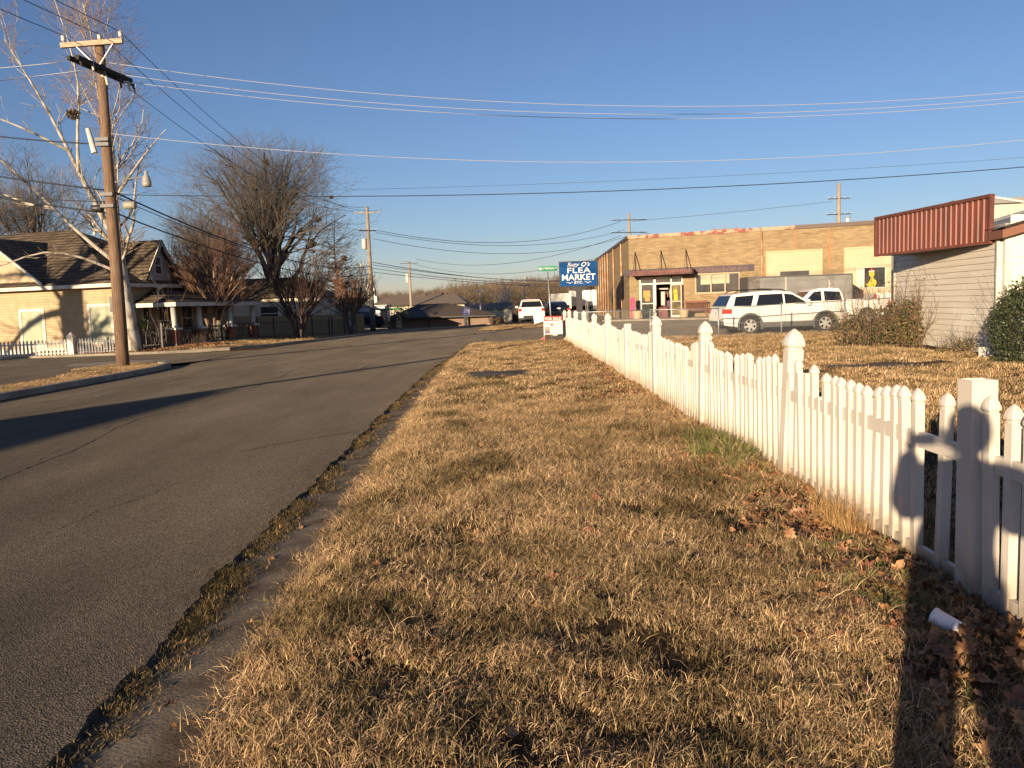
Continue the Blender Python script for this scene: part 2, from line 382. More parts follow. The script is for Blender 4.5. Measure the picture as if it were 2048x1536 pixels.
# left kerb island with grass (around the pole) and kerb stones
def curb(name, pts, h=.13, w=.16):
    mb = MB(); n = len(pts)
    for i,(x,y) in enumerate(pts):
        a = Vector(pts[max(0,i-1)]); b = Vector(pts[min(n-1,i+1)]); d = (b-a).normalized(); nx, ny = -d.y, d.x
        z = T(x,y); hh = h*(.0 if i in (0,n-1) else 1) + .008
        for q,zz in ((0,z-.05),(.0,z+hh-.02),(.03,z+hh),(w,z+hh),(w,z-.05)): mb.v.append((x+nx*q, y+ny*q, zz))
    for i in range(n-1):
        for k in range(4): a = i*5+k; mb.f.append((a,a+1,a+6,a+5))
    return obj(name, mb, CONC, kind='structure')
def dens(pts, step=.4):
    P = []
    for a, b in zip(pts, pts[1:]):
        n = max(1,int(math.dist(a,b)/step))
        P += [(a[0]+(b[0]-a[0])*i/n, a[1]+(b[1]-a[1])*i/n) for i in range(n)]
    return P + [pts[-1]]
kl = dens([(-10.55,-8),(-10.55,17),(-10.45,22.5),(-10.5,24.6),(-10.9,26.4),(-11.6,27.2),(-12.3,27.4)])
curb('kerb', kl)
def isl_l(y): return float(np.interp(y,[-8,19,20.5,24.2,25.2,26.6,27.3],[-12.2,-12.1,-11.9,-12.7,-13.4,-13.3,-12.6]))
def isl_r(y): return float(np.interp(y,[-8,17,22.5,24.6,26.4,27.2,27.35],[-10.7,-10.7,-10.6,-10.68,-11.05,-11.7,-12.2]))
obj('kerb_island', strip_mesh('kerb_island', ticks((-8,27.3,.5)), isl_l, isl_r, 5, .09), GRASSG, kind='structure')
# far-left kerb along the house yard
kl2 = dens([(-40,36.1),(-19,35.9),(-15.5,36.2),(-12.8,37.6),(-11.6,40.5),(-11.0,43.5),(-10.2,46),(-8.55,53.4),(-5.4,60),(-1.8,67.5)])
curb('yard_kerb', kl2, .09, .2)
def yard_low(x): return float(np.interp(x,[-40,-19,-15.5,-12.8,-11.6,-11.2],[36.3,36.1,36.4,37.8,40.8,43.5]))

# verge (grass strip) with rounded lip and soft unevenness
def verge_z(x, y):
    e = np.clip((x - np.interp(y,[-8,2.8,3.65,5.3,7.3,10.4,15.5,26,33],[-1.0,-1.19,-1.30,-1.37,-1.42,-1.51,-1.65,-1.82,-1.75]))/.35, 0, 1)
    lip = e*e*(3-2*e)
    b = .018*np.sin(x*2.3+y*1.1)+.014*np.sin(x*5.1-y*3.7+1)+.010*np.sin(y*7.9+x*3.1)
    return -.05 + lip*(.10 + b) + .0*x
xs_n = 24
def vgz(x,y): return float(verge_z(np.array(x),np.array(y)))
ysv = ticks((-8,0,1),(0,16,.12),(16,34.3,.3))
vm = strip_mesh('verge', ysv, lambda y: Vx(y)+.05*wob(y,.45,2), lambda y: 14.5, 70, 0, vgz)
verge_o = obj('verge', vm, SOIL, kind='structure')
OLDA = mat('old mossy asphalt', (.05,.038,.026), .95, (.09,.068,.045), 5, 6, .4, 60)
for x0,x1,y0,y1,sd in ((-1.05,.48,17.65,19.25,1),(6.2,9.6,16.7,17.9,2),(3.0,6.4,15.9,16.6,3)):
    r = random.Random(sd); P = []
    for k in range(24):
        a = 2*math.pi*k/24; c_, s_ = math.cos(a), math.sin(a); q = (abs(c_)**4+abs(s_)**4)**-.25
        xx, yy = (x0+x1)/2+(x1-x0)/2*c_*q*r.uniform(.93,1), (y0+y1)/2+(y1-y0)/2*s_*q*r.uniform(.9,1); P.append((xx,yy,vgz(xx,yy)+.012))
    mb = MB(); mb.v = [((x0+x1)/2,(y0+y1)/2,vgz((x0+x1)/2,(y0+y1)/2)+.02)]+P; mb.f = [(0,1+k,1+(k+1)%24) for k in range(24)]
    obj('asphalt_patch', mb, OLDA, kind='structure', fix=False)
# ------------------------------------------------------------------ white picket fence (one thing, every picket a part)
fence = thing('picket_fence', 'long white vinyl picket fence with scalloped top and pointed posts beside the dry grass verge', 'fence')
def cap_profile(mb, x, y, z, w, h, n=4):
    """gothic cap: square neck, collar, pointed onion"""
    prof = [(.50,0),(.56,.02),(.56,.07),(.46,.12),(.46,.17),(.60,.24),(.62,.34),(.60,.42),(.52,.60),(.38,.78),(.20,.92),(.05,1.0)]
    V = []; 
    for r, t in prof:
        # squircle ring of 8
        for k in range(8):
            a = math.pi/4*k + math.pi/4
            rr = r*w*(1.30 if k % 2 == 0 else 1.0)
            V.append((x+rr*math.cos(a), y+rr*math.sin(a), z+t*h))
    F_ = []
    for i in range(len(prof)-1):
        for k in range(8): a=i*8+k; b=i*8+(k+1)%8; F_.append((a,b,b+8,a+8))
    F_.append(tuple((len(prof)-1)*8+k for k in range(8)))
    mb.add(V, F_)
# picket meshes: whole picket, with pointed cap; a capless one
PH = 1.0
pk = MB(); pk.box(-.026,.026,-.027,.027,0,PH-.085); cap_profile(pk, 0, 0, PH-.087, .054, .087)
pk_me = pk.mesh('picket_mesh'); pk_me.materials.append(WHITE)
pc = MB(); pc.add([(-.026,-.024,0),(.026,-.024,0),(.026,.024,0),(-.026,.024,0),(-.026,-.024,PH),(.026,-.024,PH),(.026,.024,PH),(-.026,.024,PH),
                   (-.021,-.021,PH),(.021,-.021,PH),(.021,.021,PH),(-.021,.021,PH),(-.021,-.021,PH-.12),(.021,-.021,PH-.12),(.021,.021,PH-.12),(-.021,.021,PH-.12)],
                  [(0,1,5,4),(1,2,6,5),(2,3,7,6),(3,0,4,7),(4,5,9,8),(5,6,10,9),(6,7,11,10),(7,4,8,11),(8,9,13,12),(9,10,14,13),(10,11,15,14),(11,8,12,15),(12,13,14,15)])
pc_me = pc.mesh('capless_picket_mesh', fix=False); pc_me.materials.append(WHITE)
po = MB(); po.box(-.064,.064,-.064,.064,0,1.10); cap_profile(po, 0, 0, 1.098, .128, .19)
post_full = po.mesh('post_mesh')
po = MB(); z1 = 1.13
po.add([(-.064,-.064,0),(.064,-.064,0),(.064,.064,0),(-.064,.064,0),(-.064,-.064,z1),(.064,-.064,z1),(.064,.064,z1),(-.064,.064,z1),
        (-.058,-.058,z1),(.058,-.058,z1),(.058,.058,z1),(-.058,.058,z1),(-.058,-.058,z1-.5),(.058,-.058,z1-.5),(.058,.058,z1-.5),(-.058,.058,z1-.5)],
       [(0,1,5,4),(1,2,6,5),(2,3,7,6),(3,0,4,7),(4,5,9,8),(5,6,10,9),(6,7,11,10),(7,4,8,11),(8,9,13,12),(9,10,14,13),(10,11,15,14),(11,8,12,15),(12,13,14,15)])
post_cut = po.mesh('open_post_mesh', fix=False)
shaft = MB(); shaft.box(-.064,.064,-.064,.064,0,1.10); shaft_me = shaft.mesh('post_shaft_mesh')
capm = MB(); cap_profile(capm, 0, 0, 0, .128, .19); cap_me = capm.mesh('post_cap_mesh')
for m_ in (shaft_me, post_cut, cap_me): m_.materials.append(WHITE)
FY = [1.0, 4.05, 6.95, 9.85, 12.95, 16.2, 19.5, 22.6, 25.6, 28.6, 31.6, 34.2]
def fx(y): return float(np.interp(y,[0,4.05,6.95,9.85,13,16.2,20,34.2],[2.3,2.30,2.33,2.30,2.29,2.30,2.31,2.27]))
lean = {2:(.5,-2.6), 1:(0,0), 3:(0,-1.2)}
for i, y in enumerate(FY):
    cut = i in (1,5); x = fx(y)
    r = (0,0,0)
    if i in lean: r = (math.radians(lean[i][0]), math.radians(-lean[i][1]), 0)
    zz = vgz(x,y)-.02
    if cut: p_ = inst('post', post_cut, fence, (x,y,zz-.0), r); p_['label'] = 'square white post with no cap, open at the top'
    else:
        p_ = inst('post', shaft_me, fence, (x,y,zz), r)
        inst('post_cap', cap_me, p_, (0,0,1.098))
rr = random.Random(3)
npk = 0
rail_up = MB(); 
for i in range(len(FY)-1):
    y0, y1 = FY[i], FY[i+1]; L = y1-y0
    x0, x1 = fx(y0), fx(y1)
    sag = -.015 if i == 1 else 0
    for nm, z in (('rail', .70), ('rail', .045)):
        m_ = MB(); m_.bar((x0,y0+.05,z+.045+vgz(x0,y0)-.03),(x1,y1-.05,z+.045+vgz(x1,y1)-.03),.030,.088); obj(nm, m_, WHITE, fence)
    n = int(round(L/.145)); dy = L/n
    for k in range(n-1) :
        y = y0 + dy*(k+1)
        if i == 1:
            y = 4.38 + (6.86-4.38)*k/(n-2)
        if i == 1 and k == 1: continue            # the missing picket
        t = (y-y0)/L; x = x0+(x1-x0)*t
        h = .975 + .125*abs(2*t-1)**2.2
        z = vgz(x,y)-.02; me = pk_me; rot = (math.radians(rr.uniform(-.9,.9)), math.radians(rr.uniform(-1.1,1.1)), math.radians(rr.uniform(-2,2)))
        if i == 1:
            h = 1.0 + .06*abs(2*t-1)**2
            if k in (n-2,n-4,n-5): me = pc_me; h = .93
            if k == n-7: me = pc_me; h = .80; 
        elif i == 2:
            if k in (0,5): me = pc_me; h -= .09
            if k == 10: rot = (math.radians(-3),math.radians(3),0); h -= .03
        elif rr.random() < .04: me = pc_me; h -= .08
        o = inst('picket', me, fence, (x,y,z), rot, (1,1,h))
        npk += 1

# ------------------------------------------------------------------ grass clumps (geometry nodes)
def attr_color(me, cols):
    a = me.color_attributes.new('tint', 'FLOAT_COLOR', 'CORNER'); a.data.foreach_set('color', np.asarray(cols, np.float32).ravel())
def blade_clump(n, rad, hgt, wid, lean_, cols, seed, seg=2):
    r = random.Random(seed); V = []; Fc = []; C = []
    for _ in range(n):
        a = r.uniform(0,6.283); d = rad*math.sqrt(r.random()); bx, by = d*math.cos(a), d*math.sin(a)
        ang = r.uniform(0,6.283); ln = min(1.45, abs(r.gauss(lean_, .4))); h = hgt*r.uniform(.45,1.35); w = wid*r.uniform(.6,1.3)
        dx, dy = math.cos(ang), math.sin(ang); px, py = -dy, dx
        c = r.choice(cols); k = r.uniform(.5,1.3); c = (c[0]*k, c[1]*k, c[2]*k, 1)
        o = len(V); x, y, z = bx, by, -.004; th = ln*.35; bend = r.uniform(-.1,.55)
        tw = r.uniform(-.8,.8)
        for s in range(seg+1):
            f = 1 - s/seg*.92
            qx, qy = px*math.cos(tw*s)+dx*math.sin(tw*s), py*math.cos(tw*s)+dy*math.sin(tw*s)
            V += [(x-qx*w*f/2, y-qy*w*f/2, z), (x+qx*w*f/2, y+qy*w*f/2, z+ .15*w)]
            st_ = h/seg; x += dx*math.sin(th)*st_; y += dy*math.sin(th)*st_; z += math.cos(th)*st_; th += bend+ln*.28
            z = max(z, .002)
        for s in range(seg): Fc.append((o+2*s, o+2*s+1, o+2*s+3, o+2*s+2)); C += [c]*4
    me = bpy.data.meshes.new('clump'); me.from_pydata(V, [], Fc); attr_color(me, C)
    me.update(); return me
def blade_mat(name, transl=.25):
    m = bpy.data.materials.new(name); m.use_nodes = True; nt = m.node_tree; N = nt.nodes; Lk = nt.links
    b = N['Principled BSDF']; b.inputs['Roughness'].default_value = .75; b.inputs['Specular IOR Level'].default_value = .15
    at = N.new('ShaderNodeAttribute'); at.attribute_name = 'tint'
    ge = N.new('ShaderNodeNewGeometry')
    nz = N.new('ShaderNodeTexNoise'); nz.inputs['Scale'].default_value = 1.1; nz.inputs['Detail'].default_value = 6; nz.inputs['Roughness'].default_value = .65
    Lk.new(ge.outputs['Position'], nz.inputs['Vector'])
    cr = N.new('ShaderNodeValToRGB'); e = cr.color_ramp.elements
    e[0].position = .36; e[0].color = (.40,.40,.33,1); e[1].position = .56; e[1].color = (1.12,1.05,1.0,1)
    Lk.new(nz.outputs[0], cr.inputs[0])
    mx = N.new('ShaderNodeMix'); mx.data_type = 'RGBA'; mx.blend_type = 'MULTIPLY'; mx.inputs[0].default_value = 1
    Lk.new(at.outputs['Color'], mx.inputs[6]); Lk.new(cr.outputs[0], mx.inputs[7])
    Lk.new(mx.outputs[2], b.inputs['Base Color'])
    return m
BLADE = blade_mat('grass blades')
TAN = [(.58,.425,.24),(.48,.34,.185),(.66,.51,.32),(.36,.24,.125),(.24,.145,.08),(.56,.41,.235)]
MIX = TAN + [(.16,.16,.06),(.24,.16,.07),(.16,.11,.05)]
GREEN = [(.09,.15,.035),(.13,.19,.05),(.17,.20,.07),(.30,.26,.11),(.07,.12,.03)]
def variants(tag_, specs):
    c = bpy.data.collections.new(tag_)                      # not linked to the scene: a source for instances only
    for i, me in enumerate(specs):
        o = bpy.data.objects.new('%s_%02d' % (tag_, i), me)
        if not len(me.materials): me.materials.append(BLADE)
        c.objects.link(o)
    return c
def scatter(name, coll, pts, rots, scales, idx, parent=None):
    me = bpy.data.meshes.new(name); me.from_pydata([tuple(p) for p in pts], [], [])
    for nm, ty, arr in (('rot','FLOAT_VECTOR',rots), ('scl','FLOAT',scales), ('idx','INT',idx)):
        a = me.attributes.new(nm, ty, 'POINT'); a.data.foreach_set('vector' if ty == 'FLOAT_VECTOR' else 'value', np.asarray(arr).ravel())
    o = bpy.data.objects.new(name, me); COL.objects.link(o); o['kind'] = 'stuff'
    if parent: o.parent = parent
    g = bpy.data.node_groups.new(name, 'GeometryNodeTree')
    g.interface.new_socket('Geometry', in_out='INPUT', socket_type='NodeSocketGeometry'); g.interface.new_socket('Geometry', in_out='OUTPUT', socket_type='NodeSocketGeometry')
    N = g.nodes; L = g.links; gi = N.new('NodeGroupInput'); go = N.new('NodeGroupOutput')
    mp = N.new('GeometryNodeMeshToPoints'); io = N.new('GeometryNodeInstanceOnPoints'); ci = N.new('GeometryNodeCollectionInfo')
    ci.inputs['Collection'].default_value = coll; ci.inputs['Separate Children'].default_value = True; ci.inputs['Reset Children'].default_value = True
    def na(n, t):
        a = N.new('GeometryNodeInputNamedAttribute'); a.data_type = t; a.inputs['Name'].default_value = n; return a.outputs[0]
    L.new(gi.outputs[0], mp.inputs[0]); L.new(mp.outputs[0], io.inputs['Points']); L.new(ci.outputs[0], io.inputs['Instance'])
    io.inputs['Pick Instance'].default_value = True
    L.new(na('idx','INT'), io.inputs['Instance Index']); L.new(na('scl','FLOAT'), io.inputs['Scale'])
    e2r = N.new('FunctionNodeEulerToRotation'); L.new(na('rot','FLOAT_VECTOR'), e2r.inputs[0]); L.new(e2r.outputs[0], io.inputs['Rotation'])
    L.new(io.outputs[0], go.inputs[0])
    md = o.modifiers.new('scatter', 'NODES'); md.node_group = g
    return o
near_v = variants('grass_near', [blade_clump(74, .085, .052, .0034, 1.0, MIX if k % 3 else TAN, 100+k, 3) for k in range(9)])
far_v = variants('grass_far', [blade_clump(46, .16, .055, .0095, .9, MIX if k % 3 else TAN, 200+k, 2) for k in range(7)])
green_v = variants('grass_green', [blade_clump(60, .07, .10, .004, .55, GREEN+TAN[:2]+[(.22,.20,.09)], 300+k, 3) for k in range(5)])
tall_v = variants('grass_tall', [blade_clump(34, .035, .26, .0035, .22, [(.55,.38,.18),(.50,.32,.14),(.42,.26,.11)], 400+k, 4) for k in range(4)])
E_ = []
def scat_region(n, x0f, x1f, ya, yb, bias=1.0, reject=None):
    y = ya + (yb-ya)*rng.random(n)**bias; u = rng.random(n)
    x0 = np.array([x0f(t) for t in y]) if callable(x0f) else np.full(n, x0f); x1 = np.array([x1f(t) for t in y]) if callable(x1f) else np.full(n, x1f)
    x = x0 + (x1-x0)*u
    if reject is not None:
        k = reject(x, y); x, y = x[k], y[k]
    return x, y
def rnd_rot(n, tilt=.15): return np.stack([rng.normal(0,tilt,n), rng.normal(0,tilt,n), rng.random(n)*6.283], 1)
def pz(x, y, base=-.004): return np.stack([x, y, verge_z(x, y)+base], 1)
VXA = lambda t: Vx(t)-.02
def patchy(x, y):          # bare old asphalt, thin grass gap standing in for a shadow line, noise gaps
    bare = ((np.abs(y-18.45) < .72+.08*np.sin(x*9)) & (x > -1.0+.1*np.sin(y*7)) & (x < .42)) | ((np.abs(y-18.4-.05*np.sin(3*x))<.17)&(x>.5))
    n = np.sin(x*3.1+1.3*np.sin(y*1.7))*np.sin(y*2.7+1.1*np.sin(x*2.3))
    n2 = np.sin(x*8.3+2*np.sin(y*6.1))*np.sin(y*7.7+2*np.sin(x*5.9))
    return (~bare) & (rng.random(len(x)) < .58+.32*n+.34*n2)
# near verge
x, y = scat_region(10500, VXA, 2.9, .9, 5.2, 1.0, patchy)
scatter('dry_grass', near_v, pz(x,y), rnd_rot(len(x),.2), rng.uniform(.7,1.35,len(x)), rng.integers(0,9,len(x)))
x, y = scat_region(15000, VXA, 2.9, 5.2, 13, .9, patchy)
scatter('dry_grass', near_v, pz(x,y), rnd_rot(len(x)), rng.uniform(.9,1.7,len(x)), rng.integers(0,9,len(x)))
x, y = scat_region(17000, VXA, 2.5, 13, 34.2, .9, patchy)
scatter('dry_grass', far_v, pz(x,y), rnd_rot(len(x)), rng.uniform(.6,1.1,len(x)), rng.integers(0,7,len(x)))
x, y = scat_region(11000, 2.5, 13.5, 2.5, 33.4, .8, lambda x,y: (~((np.abs(y-17.3)<.5)&(x<9.4)&(x>6.4)))&(~((np.abs(y-16.25)<.28)&(x<6.3)&(x>3.1)))&(x/y<.75)&~((x>10.8)&(y<26)&(y>15)))
scatter('dry_grass', far_v, pz(x,y), rnd_rot(len(x)), rng.uniform(.8,1.5,len(x)), rng.integers(0,7,len(x)))
x = rng.uniform(-1.0,14,9000); y = rng.uniform(-6,20,9000); k = ((x > .75*y) | (y < 1)) & ~((x>10.8)&(y>15)); x, y = x[k], y[k]
scatter('dry_grass', far_v, pz(x,y), rnd_rot(len(x)), rng.uniform(.8,1.5,len(x)), rng.integers(0,7,len(x)))
# overhanging lip of pale straw along the gutter
n = 2600; y = .9 + 26*rng.random(n)**1.5; x = np.array([Vx(t) for t in y]) + rng.normal(.06,.05,n)
scatter('dry_grass', variants('grass_lip', [blade_clump(22, .05, .10, .004, 1.1, TAN, 500+k, 3) for k in range(5)]), pz(x,y), rnd_rot(n,.3), rng.uniform(.6,1.3,n), rng.integers(0,5,n))
n = 1500; x = rng.uniform(-1.1,2.2,n); y = .9+12*rng.random(n)**1.2
scatter('dry_grass', variants('grass_stray', [blade_clump(5, .05, .16, .0028, 1.35, TAN, 700+k, 4) for k in range(6)]), pz(x,y,.02), rnd_rot(n,.25), rng.uniform(.5,1.2,n), rng.integers(0,6,n))
# green tufts near the fence
def along(n, ya, yb, off, sd, bias=1):
    y = ya + (yb-ya)*rng.random(n)**bias; x = np.array([fx(t) for t in y]) - off + rng.normal(0, sd, n); return x, y
x, y = along(520, 2.6, 9.8, .28, .24); k = np.sin(y*2.9+1)+.5*np.sin(y*7.1) > -.1; x, y = x[k], y[k]
scatter('green_grass', green_v, pz(x,y), rnd_rot(len(x)), rng.uniform(.45,1.1,len(x)), rng.integers(0,5,len(x)))
x = rng.normal(2.06,.14,110); y = rng.normal(8.1,.45,110); x = np.minimum(x, 2.25)
scatter('green_grass', green_v, pz(x,y), rnd_rot(110), rng.uniform(.6,2.0,110), rng.integers(0,5,110))
x = rng.uniform(-1.0,2.2,700); y = .9+11*rng.random(700); k = np.sin(x*4.3)*np.sin(y*3.1+2) > .5; x, y = x[k], y[k]
scatter('green_grass', green_v, pz(x,y), rnd_rot(len(x)), rng.uniform(.3,.65,len(x)), rng.integers(0,5,len(x)))
x = rng.normal(2.17,.06,26); y = rng.normal(5.35,.18,26)
scatter('tall_dry_grass', tall_v, pz(x,y), rnd_rot(26,.08), rng.uniform(.7,1.15,26), rng.integers(0,4,26))
x, y = along(160, 2.2, 33, .10, .06)
scatter('tall_dry_grass', tall_v, pz(x,y), rnd_rot(160,.25), rng.uniform(.25,.6,160), rng.integers(0,4,160))
# weeds and soil crumbs in the crack between asphalt and gutter
y = 1.2 + 30*rng.random(3400)**1.25; k = (np.sin(y*3.3)+.7*np.sin(y*7.7+1)+.6*np.sin(y*1.3)) > -.75; y = np.concatenate([y[k], rng.uniform(1.6,7,420)])
x = np.array([Rx2(t) for t in y]) + rng.normal(.06,.085,len(y))
pts = np.stack([x, y, np.full(len(x), -.03)], 1)
scatter('gutter_weeds', variants('weed', [blade_clump(40, .07, .042, .0045, 1.2, [(.12,.10,.045),(.30,.21,.11),(.07,.075,.03),(.16,.11,.05),(.44,.30,.15),(.09,.06,.03)], 600+k, 2) for k in range(5)]), pts, rnd_rot(len(x)), rng.uniform(.4,1.15,len(x)), rng.integers(0,5,len(x)))
def crumb_mesh(seed):
    r = random.Random(seed); V = []; 
    bm = bmesh.new(); bmesh.ops.create_icosphere(bm, subdivisions=1, radius=.02)
    for v in bm.verts: v.co *= r.uniform(.6,1.3); v.co.z *= .6
    me = bpy.data.meshes.new('crumb'); bm.to_mesh(me); bm.free(); me.materials.append(mat('soil crumb', (.05,.036,.022), .95, (.11,.08,.05), 30)); return me
cr_v = variants('crumb', [crumb_mesh(k) for k in range(4)])
n = 9500; y = 1.0+32*rng.random(n)**1.6; x = np.array([Rx2(t) for t in y]) + rng.normal(.05,.07,n)
k = (np.sin(y*2.3)+.7*np.sin(y*5.7+1)) > -1.2; x, y = x[k], y[k]
scatter('gravel', cr_v, np.stack([x,y,np.full(len(x),-.032)],1), rnd_rot(len(x),1), rng.uniform(.25,1.1,len(x)), rng.integers(0,4,len(x)))
# yard grass on the left side
x = rng.uniform(-22,-11.2,5200); y = rng.uniform(27.5,50,5200)
k = (y > np.array([float(np.interp(a,[-40,-19,-15.5,-12.8,-11.6,-11.2],[36.6,36.4,36.7,38.1,41.2,44]))for a in x])); x, y = x[k], y[k]
scatter('dry_grass', far_v, np.stack([x,y,terrain(x,y)+.06],1), rnd_rot(len(x)), rng.uniform(.7,1.5,len(x)), rng.integers(0,7,len(x)))
y = rng.uniform(12,27.2,1500); a = np.array([isl_l(t) for t in y]); b = np.array([isl_r(t) for t in y]); x = a+(b-a)*rng.random(1500)
scatter('dry_grass', far_v, np.stack([x,y,np.full(1500,.09)],1), rnd_rot(1500), rng.uniform(.5,1.0,1500), rng.integers(0,7,1500))

# ------------------------------------------------------------------ fallen oak leaves
def leaf_mesh(seed, s=.075):
    r = random.Random(seed); P = []
    lobes = [(0,0),(.10,.10),(.30,.10),(.22,.24),(.46,.34),(.26,.42),(.42,.62),(.20,.62),(.20,.82),(.0,1.0)]
    R_ = [(x*(1+r.uniform(-.15,.15)), y) for x, y in lobes]; Lf = [(-x*(1+r.uniform(-.15,.15)), y) for x, y in lobes[1:-1]]
    curl = r.uniform(.2,.9); tw = r.uniform(-.5,.5)
    V = []; Fc = []
    def q(x, y): return (x*s, (y-.5)*s*1.3, s*(curl*(x*x*1.8) + tw*x*(y-.5) + .35*curl*(y-.5)**2))
    mid = [q(0,y) for _, y in lobes]
    V = [q(x,y) for x,y in R_] + [q(x,y) for x,y in Lf]
    n = len(lobes); V += mid; m0 = len(R_)+len(Lf)
    for i in range(n-1): Fc.append((m0+i, i, i+1, m0+i+1))
    def li(i): return m0+i if i in (0,n-1) else n+i-1
    for i in range(n-1): Fc.append((m0+i, m0+i+1, li(i+1), li(i)))
    Fc = [tuple(dict.fromkeys(f)) for f in Fc]; Fc = [f for f in Fc if len(f) > 2]
    me = bpy.data.meshes.new('oak_leaf_mesh'); me.from_pydata(V, [], Fc)
    me.polygons.foreach_set('use_smooth',[True]*len(me.polygons)); me.update()
    return me
LEAFM = [mat('leaf brown', (.30,.145,.062), .6, (.17,.075,.032), 30, 3), mat('leaf tan', (.40,.22,.10), .6, (.24,.12,.05), 30, 3), mat('leaf rust', (.25,.10,.04), .6, (.13,.055,.026), 30, 3)]
leaf_me = []
for k in range(9):
    m_ = leaf_mesh(k); m_.materials.append(LEAFM[k%3]); leaf_me.append(m_)
x, y = along(260, 2.3, 8.6, .26, .20, 1.0)
for i in range(len(x)):
    xx = min(x[i], 2.24); z = vgz(xx,y[i])
    o = inst('fallen_leaf', leaf_me[int(rng.integers(0,9))], None, (xx, y[i], z+.03+.02*rng.random()), tuple(rnd_rot(1,.55)[0]), float(rng.uniform(.7,1.5)))
    tag(o, 'curled brown oak leaf lying in the grass along the foot of the picket fence', 'leaf', 'fallen oak leaves along the picket fence')
lv = variants('leaf', leaf_me)
x1, y1 = along(2000, 1.5, 33, .24, .20, 1.3); x1 = np.minimum(x1, 2.26)
cl = np.concatenate([rng.normal(1.2,.5,60), rng.normal(2.0,.15,160), rng.normal(1.6,.25,120), rng.normal(1.9,.2,260)]); cy = np.concatenate([rng.normal(20,3,60), rng.normal(22,1.0,160), rng.normal(13,1.2,120), rng.normal(32,1.6,260)]); cl = np.minimum(cl, 2.24); 
x2 = rng.uniform(-.9,2.2,240); y2 = rng.uniform(1.0,14,240)
xa = 2.26-np.abs(rng.normal(0,.42,1500)); ya = 1.4+8.5*rng.random(1500); ka = np.sin(ya*3.3+2*xa)+.6*np.sin(ya*8.1) > -.5; x1 = np.concatenate([x1, xa[ka]]); y1 = np.concatenate([y1, ya[ka]])
x3 = rng.uniform(2.4,3.6,900); y3 = rng.uniform(1.5,9,900)
y4 = np.concatenate([rng.uniform(14,33,160), rng.uniform(1.8,14,110)]); x4 = np.array([Vx(t) for t in y4]) + rng.normal(-.12,.14,270)
x = np.concatenate([x1,cl,x2,x3]); y = np.concatenate([y1,cy,y2,y3]); P = pz(x,y,.03)
P = np.concatenate([P, np.stack([x4,y4,verge_z(x4,y4)+.02],1)])
scatter('leaf_litter', lv, P, rnd_rot(len(P),.5), rng.uniform(.4,1.0,len(P)), rng.integers(0,9,len(P)))
x = rng.uniform(-19,-13.5,1500); y = rng.normal(37.3,.5,1500)+ .35*(x+19)*(x>-15.5); k = y > 36.3
P = np.stack([x[k],y[k],terrain(x[k],y[k])+.07+.06*rng.random(k.sum())],1)
scatter('leaf_litter', lv, P, rnd_rot(len(P),.6), rng.uniform(.7,1.6,len(P)), rng.integers(0,9,len(P)))

# tipped foam cup in the grass
cup = MB(); cup.lathe([(.030,0),(.0305,.004),(.042,.118),(.0455,.120),(.0455,.128),(.041,.128),(.0395,.118),(.028,.006)], n=28)
c_ = obj('foam_cup', cup, mat('white foam', (.74,.73,.76), .5), smooth=True); c_.location = (1.95,3.52,.10)
c_.rotation_euler = Euler((math.radians(-82), math.radians(0), math.radians(42))); tag(c_, 'tipped white foam cup lying in the shaded grass', 'cup')
_d = Vector((-.55,.80,.16)).normalized(); c_.rotation_euler = _d.to_track_quat('Z','Y').to_euler()
# ------------------------------------------------------------------ bare trees
def resample(P, K):
    P = np.asarray(P, float); d = np.r_[0, np.cumsum(np.linalg.norm(np.diff(P,axis=0),axis=1))]; t = np.linspace(0, d[-1], K)
    # smooth interpolation
    out = np.stack([np.interp(t, d, P[:,i]) for i in range(3)], 1)
    for _ in range(1): out[1:-1] = .25*out[:-2]+.5*out[1:-1]+.25*out[2:]
    return out
def spawn(P, R, M, t0, ang, Lr, ratio, K, jit, up, g, rmin=.006, t1=1.0, taper=.35, droop=0):
    """children on polylines P (N,K,3), R (N,K)"""
    N_, K0 = R.shape; seg = np.linalg.norm(np.diff(P,axis=1),axis=2).sum(1)
    idx = g.choice(N_, M, p=seg/seg.sum()); t = t0+(t1-t0)*g.random(M); f = t*(K0-1); i0 = np.minimum(f.astype(int), K0-2); fr = (f-i0)[:,None]
    a, b = P[idx,i0], P[idx,i0+1]; pos = a+(b-a)*fr; tan = (b-a); tan /= np.linalg.norm(tan,axis=1,keepdims=True)+1e-9
    pr = R[idx,i0]*(1-fr[:,0])+R[idx,i0+1]*fr[:,0]
    q = g.normal(size=(M,3)); q -= tan*(q*tan).sum(1,keepdims=True); q /= np.linalg.norm(q,axis=1,keepdims=True)
    an = np.radians(g.normal(ang[0], ang[1], M))[:,None]; d = np.cos(an)*tan+np.sin(an)*q
    L = Lr(pos, t, seg[idx], g) if callable(Lr) else g.uniform(Lr[0], Lr[1], M)*seg[idx]
    st_ = (L/(K-1))[:,None]; pts = [pos]; p = pos.copy()
    for k in range(K-1):
        d = d + g.normal(size=(M,3))*jit + np.array([0,0,1])*(up - droop*k); d /= np.linalg.norm(d,axis=1,keepdims=True)
        p = p + d*st_; pts.append(p.copy())
    r0 = np.maximum(np.minimum(pr*ratio*g.uniform(.8,1.1,M), L*.05+.004), rmin)
    RR = r0[:,None]*np.linspace(1, taper, K)[None,:]; RR = np.maximum(RR, rmin*.6)
    return np.stack(pts,1), RR
